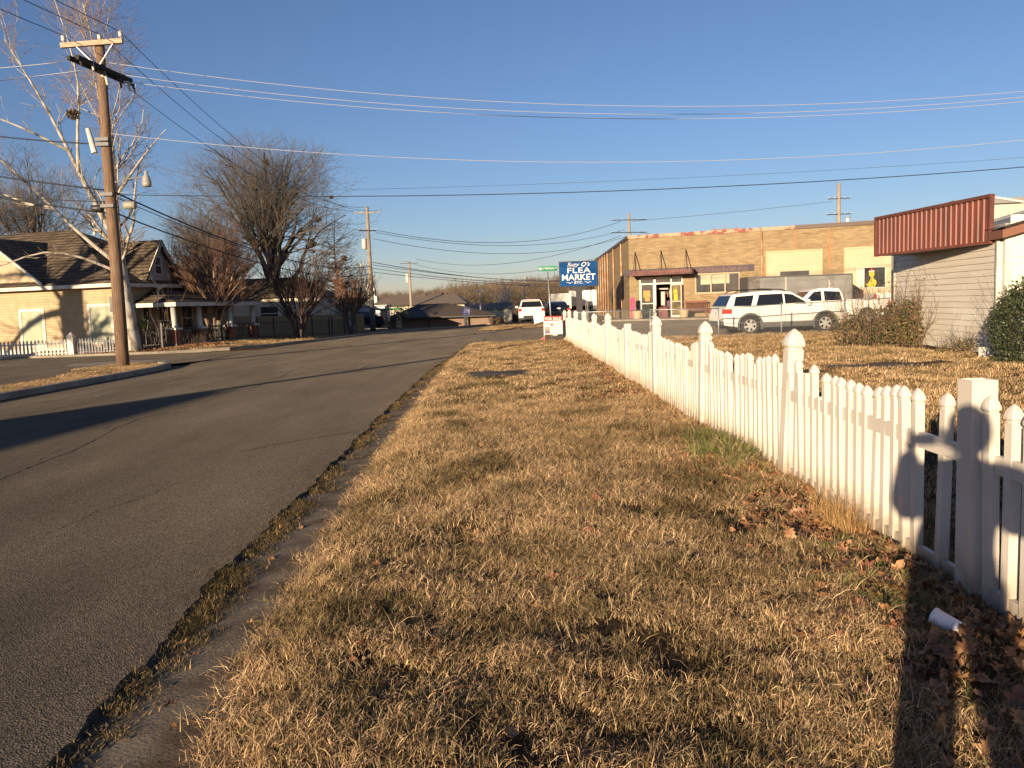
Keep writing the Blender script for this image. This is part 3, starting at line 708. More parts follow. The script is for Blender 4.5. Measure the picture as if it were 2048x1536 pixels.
def tubes(P, R, S):
    N_, K = R.shape
    T_ = np.gradient(P, axis=1); T_ /= np.linalg.norm(T_,axis=2,keepdims=True)+1e-9
    ref = np.where(np.abs(T_[:,:1,2:3]) < .9, np.array([0,0,1.]), np.array([1.,0,0]))*np.ones_like(T_)
    A = np.cross(T_, ref); A /= np.linalg.norm(A,axis=2,keepdims=True)+1e-9; B = np.cross(T_, A)
    th = np.arange(S)*2*np.pi/S
    V = P[:,:,None,:]+(A[:,:,None,:]*np.cos(th)[None,None,:,None]+B[:,:,None,:]*np.sin(th)[None,None,:,None])*R[:,:,None,None]
    base = (np.arange(N_)*K*S)[:,None,None]; k = (np.arange(K-1)*S)[None,:,None]; j = np.arange(S)[None,None,:]; j2 = (np.arange(S)+1)[None,None,:]%S
    F_ = np.stack([base+k+j, base+k+j2, base+k+S+j2, base+k+S+j], -1).reshape(-1,4)
    return V.reshape(-1,3), F_
def tube_mesh(name, groups, material, smooth=True):
    Vs = []; Fs = []; o = 0
    for P, R, S in groups:
        v, f = tubes(P, R, S); Vs.append(v); Fs.append(f+o); o += len(v)
    V = np.concatenate(Vs); F_ = np.concatenate(Fs); n = len(F_)
    me = bpy.data.meshes.new(name); me.vertices.add(len(V)); me.vertices.foreach_set('co', V.astype(np.float32).ravel())
    me.loops.add(4*n); me.loops.foreach_set('vertex_index', F_.astype(np.int32).ravel())
    me.polygons.add(n); me.polygons.foreach_set('loop_start', np.arange(n, dtype=np.int32)*4)
    try: me.polygons.foreach_set('loop_total', np.full(n,4,np.int32))
    except Exception: pass
    me.polygons.foreach_set('use_smooth', [smooth]*n)
    me.materials.append(material); me.update(calc_edges=True); me.validate(); return me
def limbs_arr(limbs, K=9):
    P = np.stack([resample(l[0], K) for l in limbs]); R = np.stack([l[2]+(l[1]-l[2])*(1-np.linspace(0,1,K))**1.35 for l in limbs]); return P, R
def inside(P, R, c, rad, slack=1.0, g=None):
    q = ((P[:,-1]-np.array(c))/np.array(rad)); d = np.sqrt((q**2).sum(1)); k = d < slack*(1 if g is None else g.uniform(.9,1.06,len(d)))
    return P[k], R[k]
BARKD = mat('dark grey bark', (.085,.068,.05), .9, (.045,.036,.027), 10, 6, .6, 20, stretch=(3,3,.6))
TWIGD = mat('dark twigs', (.12,.09,.065), .85)
BARKW = mat('white sycamore bark', (.47,.42,.34), .75, (.20,.16,.11), 4, 6, .3, 12, stretch=(1,1,.5), contrast=(.5,.62))
TWIGW = mat('pale sycamore twigs', (.26,.18,.12), .85)
BARKC = mat('crape myrtle bark', (.34,.24,.16), .7, (.22,.14,.085), 5, 4, .2, 20)
TWIGC = mat('reddish twigs', (.20,.105,.062), .85, (.12,.065,.042), 3)
TWIGR = mat('dark reddish twigs', (.10,.06,.042), .85)

# white-barked sycamore by the house (limbs measured from its trunk)
g = np.random.default_rng(11)
X0, Y0 = -16.9, 37.0
t = thing('sycamore_tree', 'tall bare white-barked sycamore standing between the wooden utility pole and the yellow house', 'tree', (X0,Y0,0))
def Q(*p): return [(a-X0, b-Y0, c) for a, b, c in p]
mains = [
 (Q((-16.9,37,-.1),(-17.0,37,1.6),(-17.15,37,3.3),(-17.35,37,5.2),(-17.3,37.2,7.5),(-17.2,37.3,10),(-17.5,37.2,12.5),(-17.9,37,15.2)), .38,.02),
 (Q((-17.3,37,5.0),(-18.2,36.9,7.0),(-18.9,36.8,8.8),(-19.5,36.7,10.4),(-20.3,36.6,12.0),(-21.1,36.5,13.6)), .15,.02),
 (Q((-18.6,36.8,8.0),(-18.4,36.6,9.8),(-18.0,36.4,11.6),(-18.3,36.2,13.6),(-18.7,36.0,15.4)), .08,.015),
 (Q((-17.2,37,3.9),(-18.4,36.7,5.0),(-19.6,36.2,6.5),(-21.0,35.8,8.3),(-22.6,35.4,9.4),(-24.2,35.0,10.2)), .10,.015),
 (Q((-18.9,36.8,8.9),(-20.4,36.2,9.8),(-21.6,35.8,10.3),(-23.0,35.5,11.0)), .07,.015),
 (Q((-17.25,37,3.6),(-18.6,36.2,4.4),(-19.8,35.4,4.6),(-21.2,34.9,3.9),(-22.4,34.6,3.6)), .075,.015),
 (Q((-17.3,37.1,6.8),(-16.5,37.6,8.2),(-15.9,38.0,9.2),(-15.2,38.2,10.0)), .09,.02),
 (Q((-17.25,37.1,4.5),(-16.6,37.4,5.6),(-16.6,37.6,7.2),(-16.3,37.8,8.6)), .10,.02),
 (Q((-17.2,37.2,9.5),(-17.9,37.8,11.2),(-18.4,38.4,13.0)), .09,.02),
 (Q((-19.6,36.2,6.5),(-20.6,36.6,6.6),(-22.0,37.0,7.2),(-23.6,37.2,7.6)), .07,.02),
 (Q((-17.35,37,5.6),(-16.9,36.4,6.6),(-16.2,35.8,7.4)), .06,.015)]
P0, R0_ = limbs_arr(mains)
obj('trunk', tube_mesh('sycamore_trunk', [(P0,R0_,10)], BARKW), None, t)
P1, R1 = spawn(P0, R0_, 130, .25, (38,12), (.10,.30), .28, 7, .13, .06, g, .012)
def leftish(P, R, lim):
    k = P[:,-1,0] < lim+g.normal(0,.25,len(P)); return P[k], R[k]
P1, R1 = leftish(P1, R1, 1.0)
P2, R2 = spawn(P1, R1, 620, .15, (40,14), (.3,.7), .5, 5, .22, .08, g, .009); P2, R2 = leftish(P2, R2, 1.3)
P3, R3 = spawn(P2, R2, 2600, .2, (42,16), (.35,.8), .6, 4, .3, .1, g, .006); P3, R3 = leftish(P3, R3, 1.6)
obj('bough', tube_mesh('sycamore_bough', [(P1,R1,6)], BARKW), None, t)
obj('crown', tube_mesh('sycamore_crown', [(P2,R2,4),(P3,R3,3)], TWIGW), None, t)

# large dark bare oak behind the crape myrtles
def broad_tree(name, label, cat, loc, seed, H, W, trunkr, base_h, nm, material, twigm, n1, n2, n3, group=None, split=.25):
    g = np.random.default_rng(seed); t = thing(name, label, cat, loc, 0, group)
    mains = [([(0,0,-.2),(.05,0,base_h*.5),(0,.05,base_h),(.15,0,H*.55),(-.1,0,H*.9)], trunkr, trunkr*.12)]
    zc, rz = H*.615, H*.39
    for k in range(nm):
        a = 2.399*k + g.uniform(-.3,.3); el = math.radians(14+66*((k*.618)%1)+g.uniform(-5,5)); ca, sa = math.cos(a), math.sin(a); z0 = base_h*(.8+1.3*((k*.37)%1))
        rad = W*.70*math.cos(el); zt = zc + rz*.72*math.sin(el) - (.10*H if el < .6 else 0)
        sag = -.04*H if el < .7 else 0
        mains.append(([(0,0,z0),(ca*rad*.20,sa*rad*.20,z0+(zt-z0)*.26),(ca*rad*.45,sa*rad*.45,z0+(zt-z0)*.54-sag*.5),(ca*rad*.75,sa*rad*.75,z0+(zt-z0)*.84-sag),(ca*rad,sa*rad,zt)], trunkr*g.uniform(.24,.40), trunkr*.045))
    P0, R0_ = limbs_arr(mains)
    P0[:,2:-1] += g.normal(size=P0[:,2:-1].shape)*W*.018
    obj('trunk', tube_mesh(name+'_trunk', [(P0,R0_,8)], material), None, t)
    c_, r_ = (0,0,zc), (W,W,rz)
    P1, R1 = inside(*spawn(P0, R0_, n1, split, (40,10), (.28,.62), .45, 7, .09, .03, g, .014), c_, r_, 1.0, g)
    P2, R2 = inside(*spawn(P1, R1, n2, .12, (38,10), (.28,.6), .5, 5, .12, .03, g, .009), c_, r_, 1.05, g)
    P3, R3 = inside(*spawn(P2, R2, n3, .15, (38,12), (.35,.8), .6, 4, .16, .04, g, .0065), c_, r_, 1.08, g)
    obj('crown', tube_mesh(name+'_crown', [(P1,R1,5),(P2,R2,4),(P3,R3,3)], twigm), None, t)
    return t
oak = broad_tree('oak_tree', 'large dark bare oak with broad rounded crown and leafy nests behind the crape myrtles', 'tree', (-19.2,68,-.1), 21, 16.2, 9.0, .62, 2.6, 22, BARKD, mat('oak twigs',(.115,.095,.072),.85), 330, 1900, 6800, split=.3)
def nest(parent, loc, r, seed, m=None, n=140):
    rr = random.Random(seed); mb = MB()
    for _ in range(n):
        v = Vector((rr.gauss(0,1), rr.gauss(0,1), rr.gauss(0,1))).normalized()*r*rr.random()**.4; v.z *= .8; s = r*.28
        a = Vector((rr.gauss(0,1), rr.gauss(0,1), rr.gauss(0,1))).normalized()*s; b = a.cross(Vector((rr.gauss(0,1), rr.gauss(0,1), rr.gauss(0,1)))).normalized()*s*.6
        mb.add([v-a, v+b, v+a, v-b], [(0,1,2,3)])
    return obj('leaf_nest', mb, m or mat('dry nest leaves', (.07,.042,.025), .9, (.12,.07,.04), 8), parent, fix=False, loc=loc)
for k,(px,pz_) in enumerate([(4.7,9.6),(3.6,8.1),(3.0,6.4),(3.05,5.9),(5.35,5.25),(1.9,10.1),(-3.7,11.0),(.2,12.2),(.8,8.4),(3.2,3.6)]):
    nest(oak, (px*1.12, -.8+.3*k%1, pz_*1.12), .2+.1*((k*7)%3), 40+k)
nest(t, (-1.55,-.5,10.4), .3, 77)
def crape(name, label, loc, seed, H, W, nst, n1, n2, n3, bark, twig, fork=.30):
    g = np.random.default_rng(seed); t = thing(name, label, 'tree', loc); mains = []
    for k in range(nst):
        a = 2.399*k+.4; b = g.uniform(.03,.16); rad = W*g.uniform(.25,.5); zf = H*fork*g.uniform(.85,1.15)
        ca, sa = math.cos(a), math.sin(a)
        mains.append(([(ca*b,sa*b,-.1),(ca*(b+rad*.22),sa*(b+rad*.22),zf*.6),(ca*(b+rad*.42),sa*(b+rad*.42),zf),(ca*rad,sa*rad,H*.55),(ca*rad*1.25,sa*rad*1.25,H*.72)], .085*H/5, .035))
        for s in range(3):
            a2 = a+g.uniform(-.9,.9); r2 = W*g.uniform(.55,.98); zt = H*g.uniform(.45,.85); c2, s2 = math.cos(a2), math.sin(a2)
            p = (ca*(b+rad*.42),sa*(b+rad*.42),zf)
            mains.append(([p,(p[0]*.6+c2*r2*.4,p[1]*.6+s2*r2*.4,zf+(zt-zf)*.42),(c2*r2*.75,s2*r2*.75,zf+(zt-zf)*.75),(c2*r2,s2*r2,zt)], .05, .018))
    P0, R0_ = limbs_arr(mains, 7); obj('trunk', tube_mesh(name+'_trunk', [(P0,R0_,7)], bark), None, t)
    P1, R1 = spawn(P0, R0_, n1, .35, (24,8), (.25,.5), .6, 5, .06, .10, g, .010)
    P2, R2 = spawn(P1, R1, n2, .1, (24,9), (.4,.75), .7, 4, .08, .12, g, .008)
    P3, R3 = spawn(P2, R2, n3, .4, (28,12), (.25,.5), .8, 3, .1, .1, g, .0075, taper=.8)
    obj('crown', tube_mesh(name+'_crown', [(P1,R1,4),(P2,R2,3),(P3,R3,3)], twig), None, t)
    return t
crape('crape_myrtle', 'bare crape myrtle with tan multiple stems and reddish twigs in front of the porch', (-15.25,42.6,.05), 31, 5.4, 2.3, 6, 180, 1050, 2600, BARKC, TWIGC)
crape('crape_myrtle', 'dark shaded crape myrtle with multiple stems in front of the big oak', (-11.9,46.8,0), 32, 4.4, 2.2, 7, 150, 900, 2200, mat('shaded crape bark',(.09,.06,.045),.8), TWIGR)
crape('crape_myrtle', 'small orange-brown crape myrtle beside the pale utility pole', (-11.0,57,0), 33, 4.3, 2.0, 7, 130, 700, 1700, mat('small crape bark',(.12,.085,.06),.8), mat('orange twigs', (.30,.15,.075), .85))
# conical bald cypress
def conic(loc, H, W, seed, label, n1=150, n2=900, n3=2200):
    g = np.random.default_rng(seed); t = thing('cypress_tree', label, 'tree', loc)
    K = 9; zz = np.linspace(-.1, H, K); P0 = np.stack([np.stack([.15*np.sin(zz*.6), .05*zz, zz], 1)]); R0_ = np.linspace(.17,.015,K)[None]
    obj('trunk', tube_mesh('cypress_trunk', [(P0,R0_,8)], BARKD), None, t)
    def Lf(pos, t, s, g): return W*(1-np.clip(pos[:,2]/H,0,1))**.75*g.uniform(.6,1.1,len(t))+.12
    P1, R1 = spawn(P0, R0_, n1, .16, (78,9), Lf, .5, 7, .05, .02, g, .012)
    P2, R2 = spawn(P1, R1, n2, .1, (42,10), (.22,.45), .5, 4, .08, .05, g, .008)
    P3, R3 = spawn(P2, R2, n3, .2, (40,10), (.35,.7), .7, 3, .1, .05, g, .007)
    obj('crown', tube_mesh('cypress_crown', [(P1,R1,4),(P2,R2,3),(P3,R3,3)], TWIGD), None, t)
conic((-16.5,80,-.45), 11.3, 3.9, 41, 'slender bare conical tree just left of the pale utility pole')
# trees behind the house
broad_tree('bare_tree', 'bare grey tree rising behind the left end of the house roof', 'tree', (-31,55,0), 51, 12.5, 4.6, .3, 3, 11, BARKD, TWIGD, 150, 900, 3000, 'bare trees behind the yellow house')
broad_tree('bare_tree', 'bare grey tree at the left edge behind the house ridge', 'tree', (-37,57,0), 52, 13, 5, .32, 3, 12, BARKD, TWIGD, 150, 900, 3000, 'bare trees behind the yellow house')
broad_tree('bare_tree', 'bare tree behind the small window gable of the house', 'tree', (-22.5,62,0), 53, 10.5, 4.0, .25, 3, 11, BARKD, TWIGD, 150, 900, 2600, 'bare trees behind the yellow house')
broad_tree('bare_tree', 'fine-twigged bare tree between the house and the big oak', 'tree', (-23.5,66,0), 54, 9.5, 4.2, .22, 2.2, 12, BARKD, mat('grey twigs',(.16,.12,.085),.9), 180, 1000, 2600, 'bare trees behind the yellow house')

# ------------------------------------------------------------------ utility poles and wires
def insulator(parent, loc, s=1, m=None):
    mb = MB(); mb.lathe([(.02,0),(.02,.05),(.06,.06),(.065,.10),(.045,.12),(.07,.14),(.06,.20),(.03,.23)], n=10)
    return inst('insulator', obj_mesh(mb, m or WPAINT), parent, loc, (0,0,0), s)
def obj_mesh(mb, m, smooth=True):
    me = mb.mesh('part_mesh', smooth); me.materials.append(m); return me
p1 = thing('utility_pole', 'brown wooden utility pole with crossarm and street lamp at the left kerb', 'utility pole', (-12.24,26,.05))
m_ = MB(); m_.tube([(0,0,-.3),(0.03,0,3),(.03,0,6.5),(.08,0,9.95)], [.195,.18,.155,.125], 14); obj('shaft', m_, WOOD, p1, smooth=True)
m_ = MB(); m_.bar((-1.02,-.17,9.80),(.85,-.17,9.88),.11,.14); obj('crossarm', m_, mat('pale crossarm wood',(.50,.38,.27),.85,(.34,.24,.16),6,6,.3,20,stretch=(1,4,4)), p1)
insulator(p1, (-.93,-.17,9.88), 1.0); insulator(p1, (.80,-.17,9.95), 1.0); insulator(p1, (.08,0,9.95), .9)
m_ = MB(); m_.bar((-.55,-.17,9.75),(.02,-.16,9.15),.05,.02); m_.bar((.55,-.17,9.8),(.06,-.16,9.15),.05,.02); obj('brace', m_, GALV, p1)
for dz in (0,):
    m_ = MB(); m_.bar((-.28,-1.25,9.12),(.10,1.35,9.12),.10,.12); m_.bar((-.02,-1.25,9.12),(.36,1.35,9.12),.10,.12); obj('dead_end_arm', m_, mat('creosote arm',(.03,.028,.022),.9), p1)
for k,(x,y,z) in enumerate([(-.15,-1.1,9.2),(-.05,-.6,9.2),(.2,.6,9.0),(.28,1.0,9.0),(.3,1.3,9.0),(.1,-.1,8.9)]):
    m_ = MB(); m_.tube([(x,y,z),(x+.13,y,z-.02),(x+.16,y,z-.28)], [.05,.05,.035], 8); obj('cutout_fuse', m_, WPAINT if k%2 else DARK, p1)
m_ = MB(); m_.tube([(-.45,-.1,7.35),(-.30,-.1,6.62)], [.07,.09], 10); obj('lightning_arrester', m_, WPAINT, p1)
m_ = MB(); m_.tube([(-.30,-.1,6.6),(-.1,-.1,6.55),(.0,-.1,6.2)], .018, 5); obj('bracket', m_, GALV, p1)
m_ = MB(); m_.tube([(.15,0,5.72),(.6,0,5.82),(1.12,0,5.86)], .022, 6); arm = obj('lamp_arm', m_, GALV, p1)
m_ = MB(); m_.lathe([(.03,.30),(.05,.28),(.05,.18),(.09,.14),(.13,.0),(.13,-.02)][::-1], (1.18,0,5.75), 14); lh = obj('lamp_head', m_, mat('lamp housing',(.30,.29,.27),.5), p1, smooth=True)
m_ = MB(); m_.lathe([(.10,-.17),(.135,-.14),(.14,0)], (1.18,0,5.73), 14); obj('lamp_globe', m_, mat('prismatic globe',(.34,.29,.22),.25), p1, smooth=True)
m_ = MB(); m_.lathe([(.10,-.17),(.12,-.15),(.12,.17),(.10,.19)], (.60,0,5.02), 12, 'x'); obj('meter_can', m_, mat('beige can',(.30,.27,.20),.5), p1, smooth=True)
m_ = MB(); m_.lathe([(.09,-.2),(.11,-.18),(.11,.12),(.09,.14)], (-.36,-.05,4.95), 12, 'x'); obj('splice_can', m_, DARK, p1, smooth=True)
for z in (6.85,7.0,5.35,5.0): 
    m_ = MB(); m_.box(-.20,.20,-.24,-.14,z-.05,z+.05); obj('bracket', m_, DARK, p1)
# other poles
def pole(loc, H, r, label, m, arms, group=None, xform=True):
    t = thing('utility_pole', label, 'utility pole', loc, 0, group)
    mb = MB(); mb.tube([(0,0,-.4),(.0,0,H*.5),(0,0,H)], [r,r*.85,r*.65], 12); obj('shaft', mb, m, t, smooth=True)
    for (z, w, a, dk) in arms:
        mb = MB(); c, s = math.cos(a), math.sin(a); mb.bar((-w*c,-w*s-.12,z),(w*c,w*s-.12,z),.07,.08); obj('crossarm', mb, DARK if dk else WOODP, t)
        for q in (-.95,-.4,.5,.95): insulator(t, (w*c*q,w*s*q-.12,z+.04), .55)
    return t
p2 = pole((-10.6,64,0), 9.4, .2, 'tall pale utility pole on the left kerb down the road', WOODP, [(8.95,.95,.1,0),(7.6,.7,.5,1)])
mb = MB(); mb.lathe([(.16,0),(.19,.03),(.19,.75),(.12,.8),(.05,.84)], (-.32,-.1,6.2), 14); obj('transformer', mb, mat('grey can',(.50,.48,.44),.5), p2, smooth=True)
mb = MB(); mb.tube([(-.1,0,5.0),(-.6,0,5.1)], .02, 5); mb.lathe([(.03,.22),(.11,.02),(.13,-.05)][::-1], (-.68,0,4.98), 10); obj('street_lamp', mb, mat('greenish lamp',(.40,.48,.40),.4), p2, smooth=True)
mb = MB(); mb.tube([(0,0,-.1),(0,0,2.3)], [.208,.203], 12); obj('dark_base', mb, mat('dark pole base', (.10,.095,.09), .8), p2, smooth=True)  # darker tube around the lowest part of the pole
p3 = pole((-14.2,120,T(-14.2,120)), 12.0, .22, 'distant utility pole in front of the low brown roof', WOODP, [(11.7,1.35,.05,1)])
mb = MB(); mb.lathe([(.25,0),(.28,1.2)], (-.35,0,9.0), 10); obj('transformer', mb, mat('grey can',(.5,.5,.5),.5), p3)
p4 = pole((12.9,88,T(12.9,88)), 10.4, .2, 'utility pole rising behind the left end of the brick store roof', WOODP, [(9.7,1.9,.1,1),(8.4,2.0,.25,1)])
p5 = pole((30.2,76,T(30.2,76)), 11.2, .24, 'tall utility pole rising behind the right part of the brick store roof', WOODP, [(9.8,1.0,-.1,1),(8.4,1.1,-.05,1)])
mb = MB(); mb.lathe([(.3,0),(.3,.5),(.15,.6)], (.7,-.2,6.6), 10); obj('transformer', mb, WPAINT, p5)
p6 = pole((31,26,0), 9.4, .19, 'wooden utility pole across the street', WOOD, [(9.2,.95,.1,0)])
WIRED = mat('black wire', (.012,.013,.016), .6); WIREL = mat('bare aluminium wire', (.42,.42,.45), .6); WIREG = mat('grey wire', (.06,.07,.085), .6)
def wire(a, b, sag, r, m, label, n=28, name='overhead_wire'):
    a = Vector(a); b = Vector(b); P = []
    for i in range(n+1):
        t_ = i/n; p = a.lerp(b, t_); p.z -= 4*sag*t_*(1-t_); P.append(p)
    mb = MB(); mb.tube(P, r, 4); o = obj(name, mb, m, None, smooth=True); return tag(o, label, 'wire')
def wirefit(pts, y, x0, x1, r, m, label, y1=None):
    c = np.polyfit([p[0] for p in pts], [p[1] for p in pts], 2); X = np.linspace(x0, x1, 36)
    P = [(x, y+((y1-y)*(x-x0)/(x1-x0) if y1 else 0), float(np.polyval(c, x))) for x in X]
    mb = MB(); mb.tube(P, r, 4); return tag(obj('overhead_wire', mb, m, None, smooth=True), label, 'wire')
L1, L2, L3 = (-13.17,25.83,10.15), (-11.44,25.83,10.2), (-12.16,26,10.2)
wire(L1, (-13.9,-22,10.2), 1.2, .012, WIRED, 'black wire from the left end of the crossarm out to the top left')
wire(L3, (-13.0,-22,10.2), 1.2, .012, WIRED, 'black wire from the top of the wooden pole out to the top left')
wire(L2, (-12.1,-22,10.2), 1.2, .012, WIRED, 'black wire from the right end of the crossarm out to the top left')
wire(L1, (-11.5,64,9.1), 1.3, .013, WIRED, 'leftmost black wire running down from the wooden pole to the pale pole')
wire(L3, (-10.6,64,9.4), 1.5, .013, WIRED, 'middle black wire running down from the wooden pole to the pale pole')
wire(L2, (-9.7,64,9.1), 1.6, .013, WIRED, 'rightmost black wire running down from the wooden pole to the pale pole')
wirefit([(-11.67,9.31),(.3,7.76),(4.53,7.51),(16.01,7.56)], 26, -12.0, 31, .0085, WIREL, 'topmost of the three bright wires crossing the sky from the wooden pole')
wirefit([(-11.6,9.12),(.3,7.62),(4.53,7.42),(16.01,7.50)], 26.6, -12.0, 31, .0085, WIREL, 'middle of the three bright wires crossing the sky from the wooden pole')
wirefit([(-11.69,9.02),(.3,7.58),(4.7,7.34),(16.63,7.47)], 27, -12.0, 31, .0085, WIREL, 'lowest of the three bright wires crossing the sky from the wooden pole')
wirefit([(-11.92,7.23),(.24,5.99),(6.04,5.81),(16.05,6.10)], 26, -12.1, 31, .0085, WIREL, 'single bright wire crossing the sky above the oak crown')
wirefit([(-11.2,5.36),(-4.81,5.12),(.2,4.99),(7.58,5.03),(16.07,5.28)], 26, -12.1, 31, .012, WIRED, 'black wire crossing the whole sky just below the oak crown top')
wirefit([(-15,7.43),(.33,7.26),(24.7,7.71)], 40, -15, 30, .007, WIREG, 'faint thin wire crossing the sky above the long black wire')
def lwire(px0, px1, r, label, m=WIRED, s=.15): wire(px0, px1, s, r, m, label)
lwire((-12.35,26,6.95), (-22.5,26,9.0), .020, 'wavy black cable leaving the wooden pole leftwards at mid height', s=.35)
lwire((-12.35,26,5.55), (-22.5,25,7.4), .022, 'thick black cable leaving the wooden pole leftwards at lamp height', s=.1)
lwire((-12.35,26,5.2), (-22.5,26,6.6), .014, 'thin black cable leaving the wooden pole leftwards just under the thick one', s=.2)
lwire((-12.35,26,4.85), (-22.5,25,6.9), .022, 'lowest thick black cable leaving the wooden pole leftwards', s=.1)
lwire((-12.9,25.0,9.12), (-24,24,8.8), .012, 'pale wire leaving the dark arm of the wooden pole to the left, upper', WIREL, .2)
lwire((-12.5,25.6,9.05), (-24,25,8.5), .012, 'pale wire leaving the dark arm of the wooden pole to the left, lower', WIREL, .2)
wire((-12.1,26,5.5), (-10.6,64,4.9), .9, .028, WIRED, 'thick black cable from the wooden pole past the oak to the pale pole, upper')
wire((-12.1,26,5.35), (-10.6,64,4.7), .8, .014, WIRED, 'thin black cable from the wooden pole past the oak to the pale pole')
wire((-12.1,26,4.85), (-10.6,64,4.3), .8, .024, WIRED, 'thick black cable from the wooden pole past the oak to the pale pole, lower')
wire((-12.1,26,6.9),(-19.5,39,3.3), .5, .012, WIRED, 'service wire from the wooden pole to the house eave')
# far wires between pale pole, store-side pole and beyond
wire((-9.9,64,7.6), (12.0,88,9.9), 1.5, .02, WIREG, 'upper dark wire from the pale pole towards the pole behind the brick store')
wire((-10.0,64,7.45), (12.4,88,9.0), 1.3, .018, WIREG, 'middle dark wire from the pale pole towards the pole behind the brick store')
wire((-10.3,64,7.0), (12.9,88,8.4), 1.5, .018, WIREG, 'lower dark wire from the pale pole towards the pole behind the brick store')
wire((-10.4,64,5.2), (22,120,6.5), 1.8, .026, WIREG, 'upper thin wire running from the pale pole behind the blue sign')
wire((-10.4,64,5.0), (22,110,5.0), 1.2, .020, WIREG, 'second thin wire running from the pale pole behind the blue sign')
wire((-10.4,64,4.75), (22,110,4.6), 1.2, .020, WIREG, 'third thin wire from the pale pole behind the blue sign')
wire((-10.4,64,4.45), (22,110,3.6), .8, .020, WIREG, 'lowest thin wire running from the pale pole behind the blue sign')
wire((13.2,88,9.9), (29.6,76,9.9), .1, .018, WIREG, 'dark wire joining the two poles behind the brick store roof')
wire((13.8,88,8.7), (29.9,76,7.0), .6, .018, WIREG, 'lower dark wire joining the two poles behind the brick store roof')
wire((-13.2,120,8.6), (12.0,88,8.4), 1.8, .024, WIREG, 'distant wire from the far pole rising towards the pole behind the store')
wire((-15.0,120,8.4), (12.5,95,7.2), 2.2, .022, WIREG, 'second distant wire from the far pole across the low sky')
wire((-12.5,120,6.2), (14,100,5.4), 1.0, .02, WIREG, 'lowest distant wire just above the wooded hill')
# ------------------------------------------------------------------ pattern materials
def pattern_mat(name, kind, c1, c2, c3, rough=.8, w=.24, h=.08, mort=.006, bump=.5, noise=.5, coord='xz', nscale=3):
    m = bpy.data.materials.new(name); m.use_nodes = True; nt = m.node_tree; N = nt.nodes; Lk = nt.links
    b = N['Principled BSDF']; b.inputs['Roughness'].default_value = rough; b.inputs['Specular IOR Level'].default_value = .2
    tc = N.new('ShaderNodeTexCoord'); sx = N.new('ShaderNodeSeparateXYZ'); Lk.new(tc.outputs['Object'], sx.inputs[0])
    su = N.new('ShaderNodeMath'); su.operation = 'SUBTRACT'; Lk.new(sx.outputs[0], su.inputs[0]); Lk.new(sx.outputs[1], su.inputs[1])
    cb = N.new('ShaderNodeCombineXYZ'); Lk.new(su.outputs[0], cb.inputs[0]); Lk.new(sx.outputs[2], cb.inputs[1])
    br = N.new('ShaderNodeTexBrick'); Lk.new(cb.outputs[0], br.inputs['Vector'])
    br.inputs['Color1'].default_value = (*c1,1); br.inputs['Color2'].default_value = (*c2,1); br.inputs['Mortar'].default_value = (*c3,1)
    br.inputs['Scale'].default_value = 1; br.inputs['Mortar Size'].default_value = mort; br.inputs['Brick Width'].default_value = w; br.inputs['Row Height'].default_value = h
    br.inputs['Mortar Smooth'].default_value = .3
    nz = N.new('ShaderNodeTexNoise'); nz.inputs['Scale'].default_value = nscale; nz.inputs['Detail'].default_value = 8
    Lk.new(tc.outputs['Object'], nz.inputs['Vector'])
    cr = N.new('ShaderNodeValToRGB'); cr.color_ramp.elements[0].position = .3; cr.color_ramp.elements[1].position = .7
    k = 1-noise; cr.color_ramp.elements[0].color = (k,k,k,1); cr.color_ramp.elements[1].color = (1.1,1.1,1.1,1); Lk.new(nz.outputs[0], cr.inputs[0])
    mx = N.new('ShaderNodeMix'); mx.data_type = 'RGBA'; mx.blend_type = 'MULTIPLY'; mx.inputs[0].default_value = 1
    Lk.new(br.outputs[0], mx.inputs[6]); Lk.new(cr.outputs[0], mx.inputs[7]); Lk.new(mx.outputs[2], b.inputs['Base Color'])
    bp = N.new('ShaderNodeBump'); bp.inputs['Strength'].default_value = bump; bp.inputs['Distance'].default_value = .02; bp.invert = True
    Lk.new(br.outputs['Fac'], bp.inputs['Height']); Lk.new(bp.outputs[0], b.inputs['Normal'])
    return m
BRICK = pattern_mat('tan brick', 'b', (.31,.225,.125), (.225,.155,.082), (.27,.205,.12), w=.40, h=.10, mort=.010, noise=.12, nscale=1.3)
SHING = pattern_mat('grey shingles', 's', (.20,.15,.095), (.125,.092,.06), (.05,.038,.027), w=.42, h=.16, mort=.024, noise=.45, bump=1.0, nscale=1.8)
LAP = pattern_mat('cream lap siding', 'l', (.46,.345,.205), (.435,.325,.19), (.33,.24,.14), w=3.7, h=.13, mort=.006, noise=.12, bump=.6)
REDBR = pattern_mat('red brick', 'r', (.30,.09,.045), (.22,.06,.03), (.30,.22,.16), w=.2, h=.07, mort=.01, noise=.2)
BLIND = mat('pale green blind', (.37,.375,.25), .7, (.32,.33,.22), 3)

def wall_poly(name, pts, m, parent, th=.12, label=None):
    """closed vertical face: pts 3D polygon, extruded along its normal by th (backwards)"""
    P = [Vector(p) for p in pts]; n = (P[1]-P[0]).cross(P[2]-P[0]).normalized()
    mb = MB(); k = len(P); mb.add(P+[p-n*th for p in P], [tuple(range(k)), tuple(range(2*k-1,k-1,-1))]+[(i,k+i,k+(i+1)%k,(i+1)%k) for i in range(k)])
    return obj(name, mb, m, parent, label=label)
# ------------------------------------------------------------------ yellow house
HC = (-17.95, 38.0, 0.0)
hs = thing('house', 'cream house with dark shingle roofs, small window gable and a corner porch', 'house', HC, math.atan2(-.24,.97))
W_, D_ = 16, 9.3
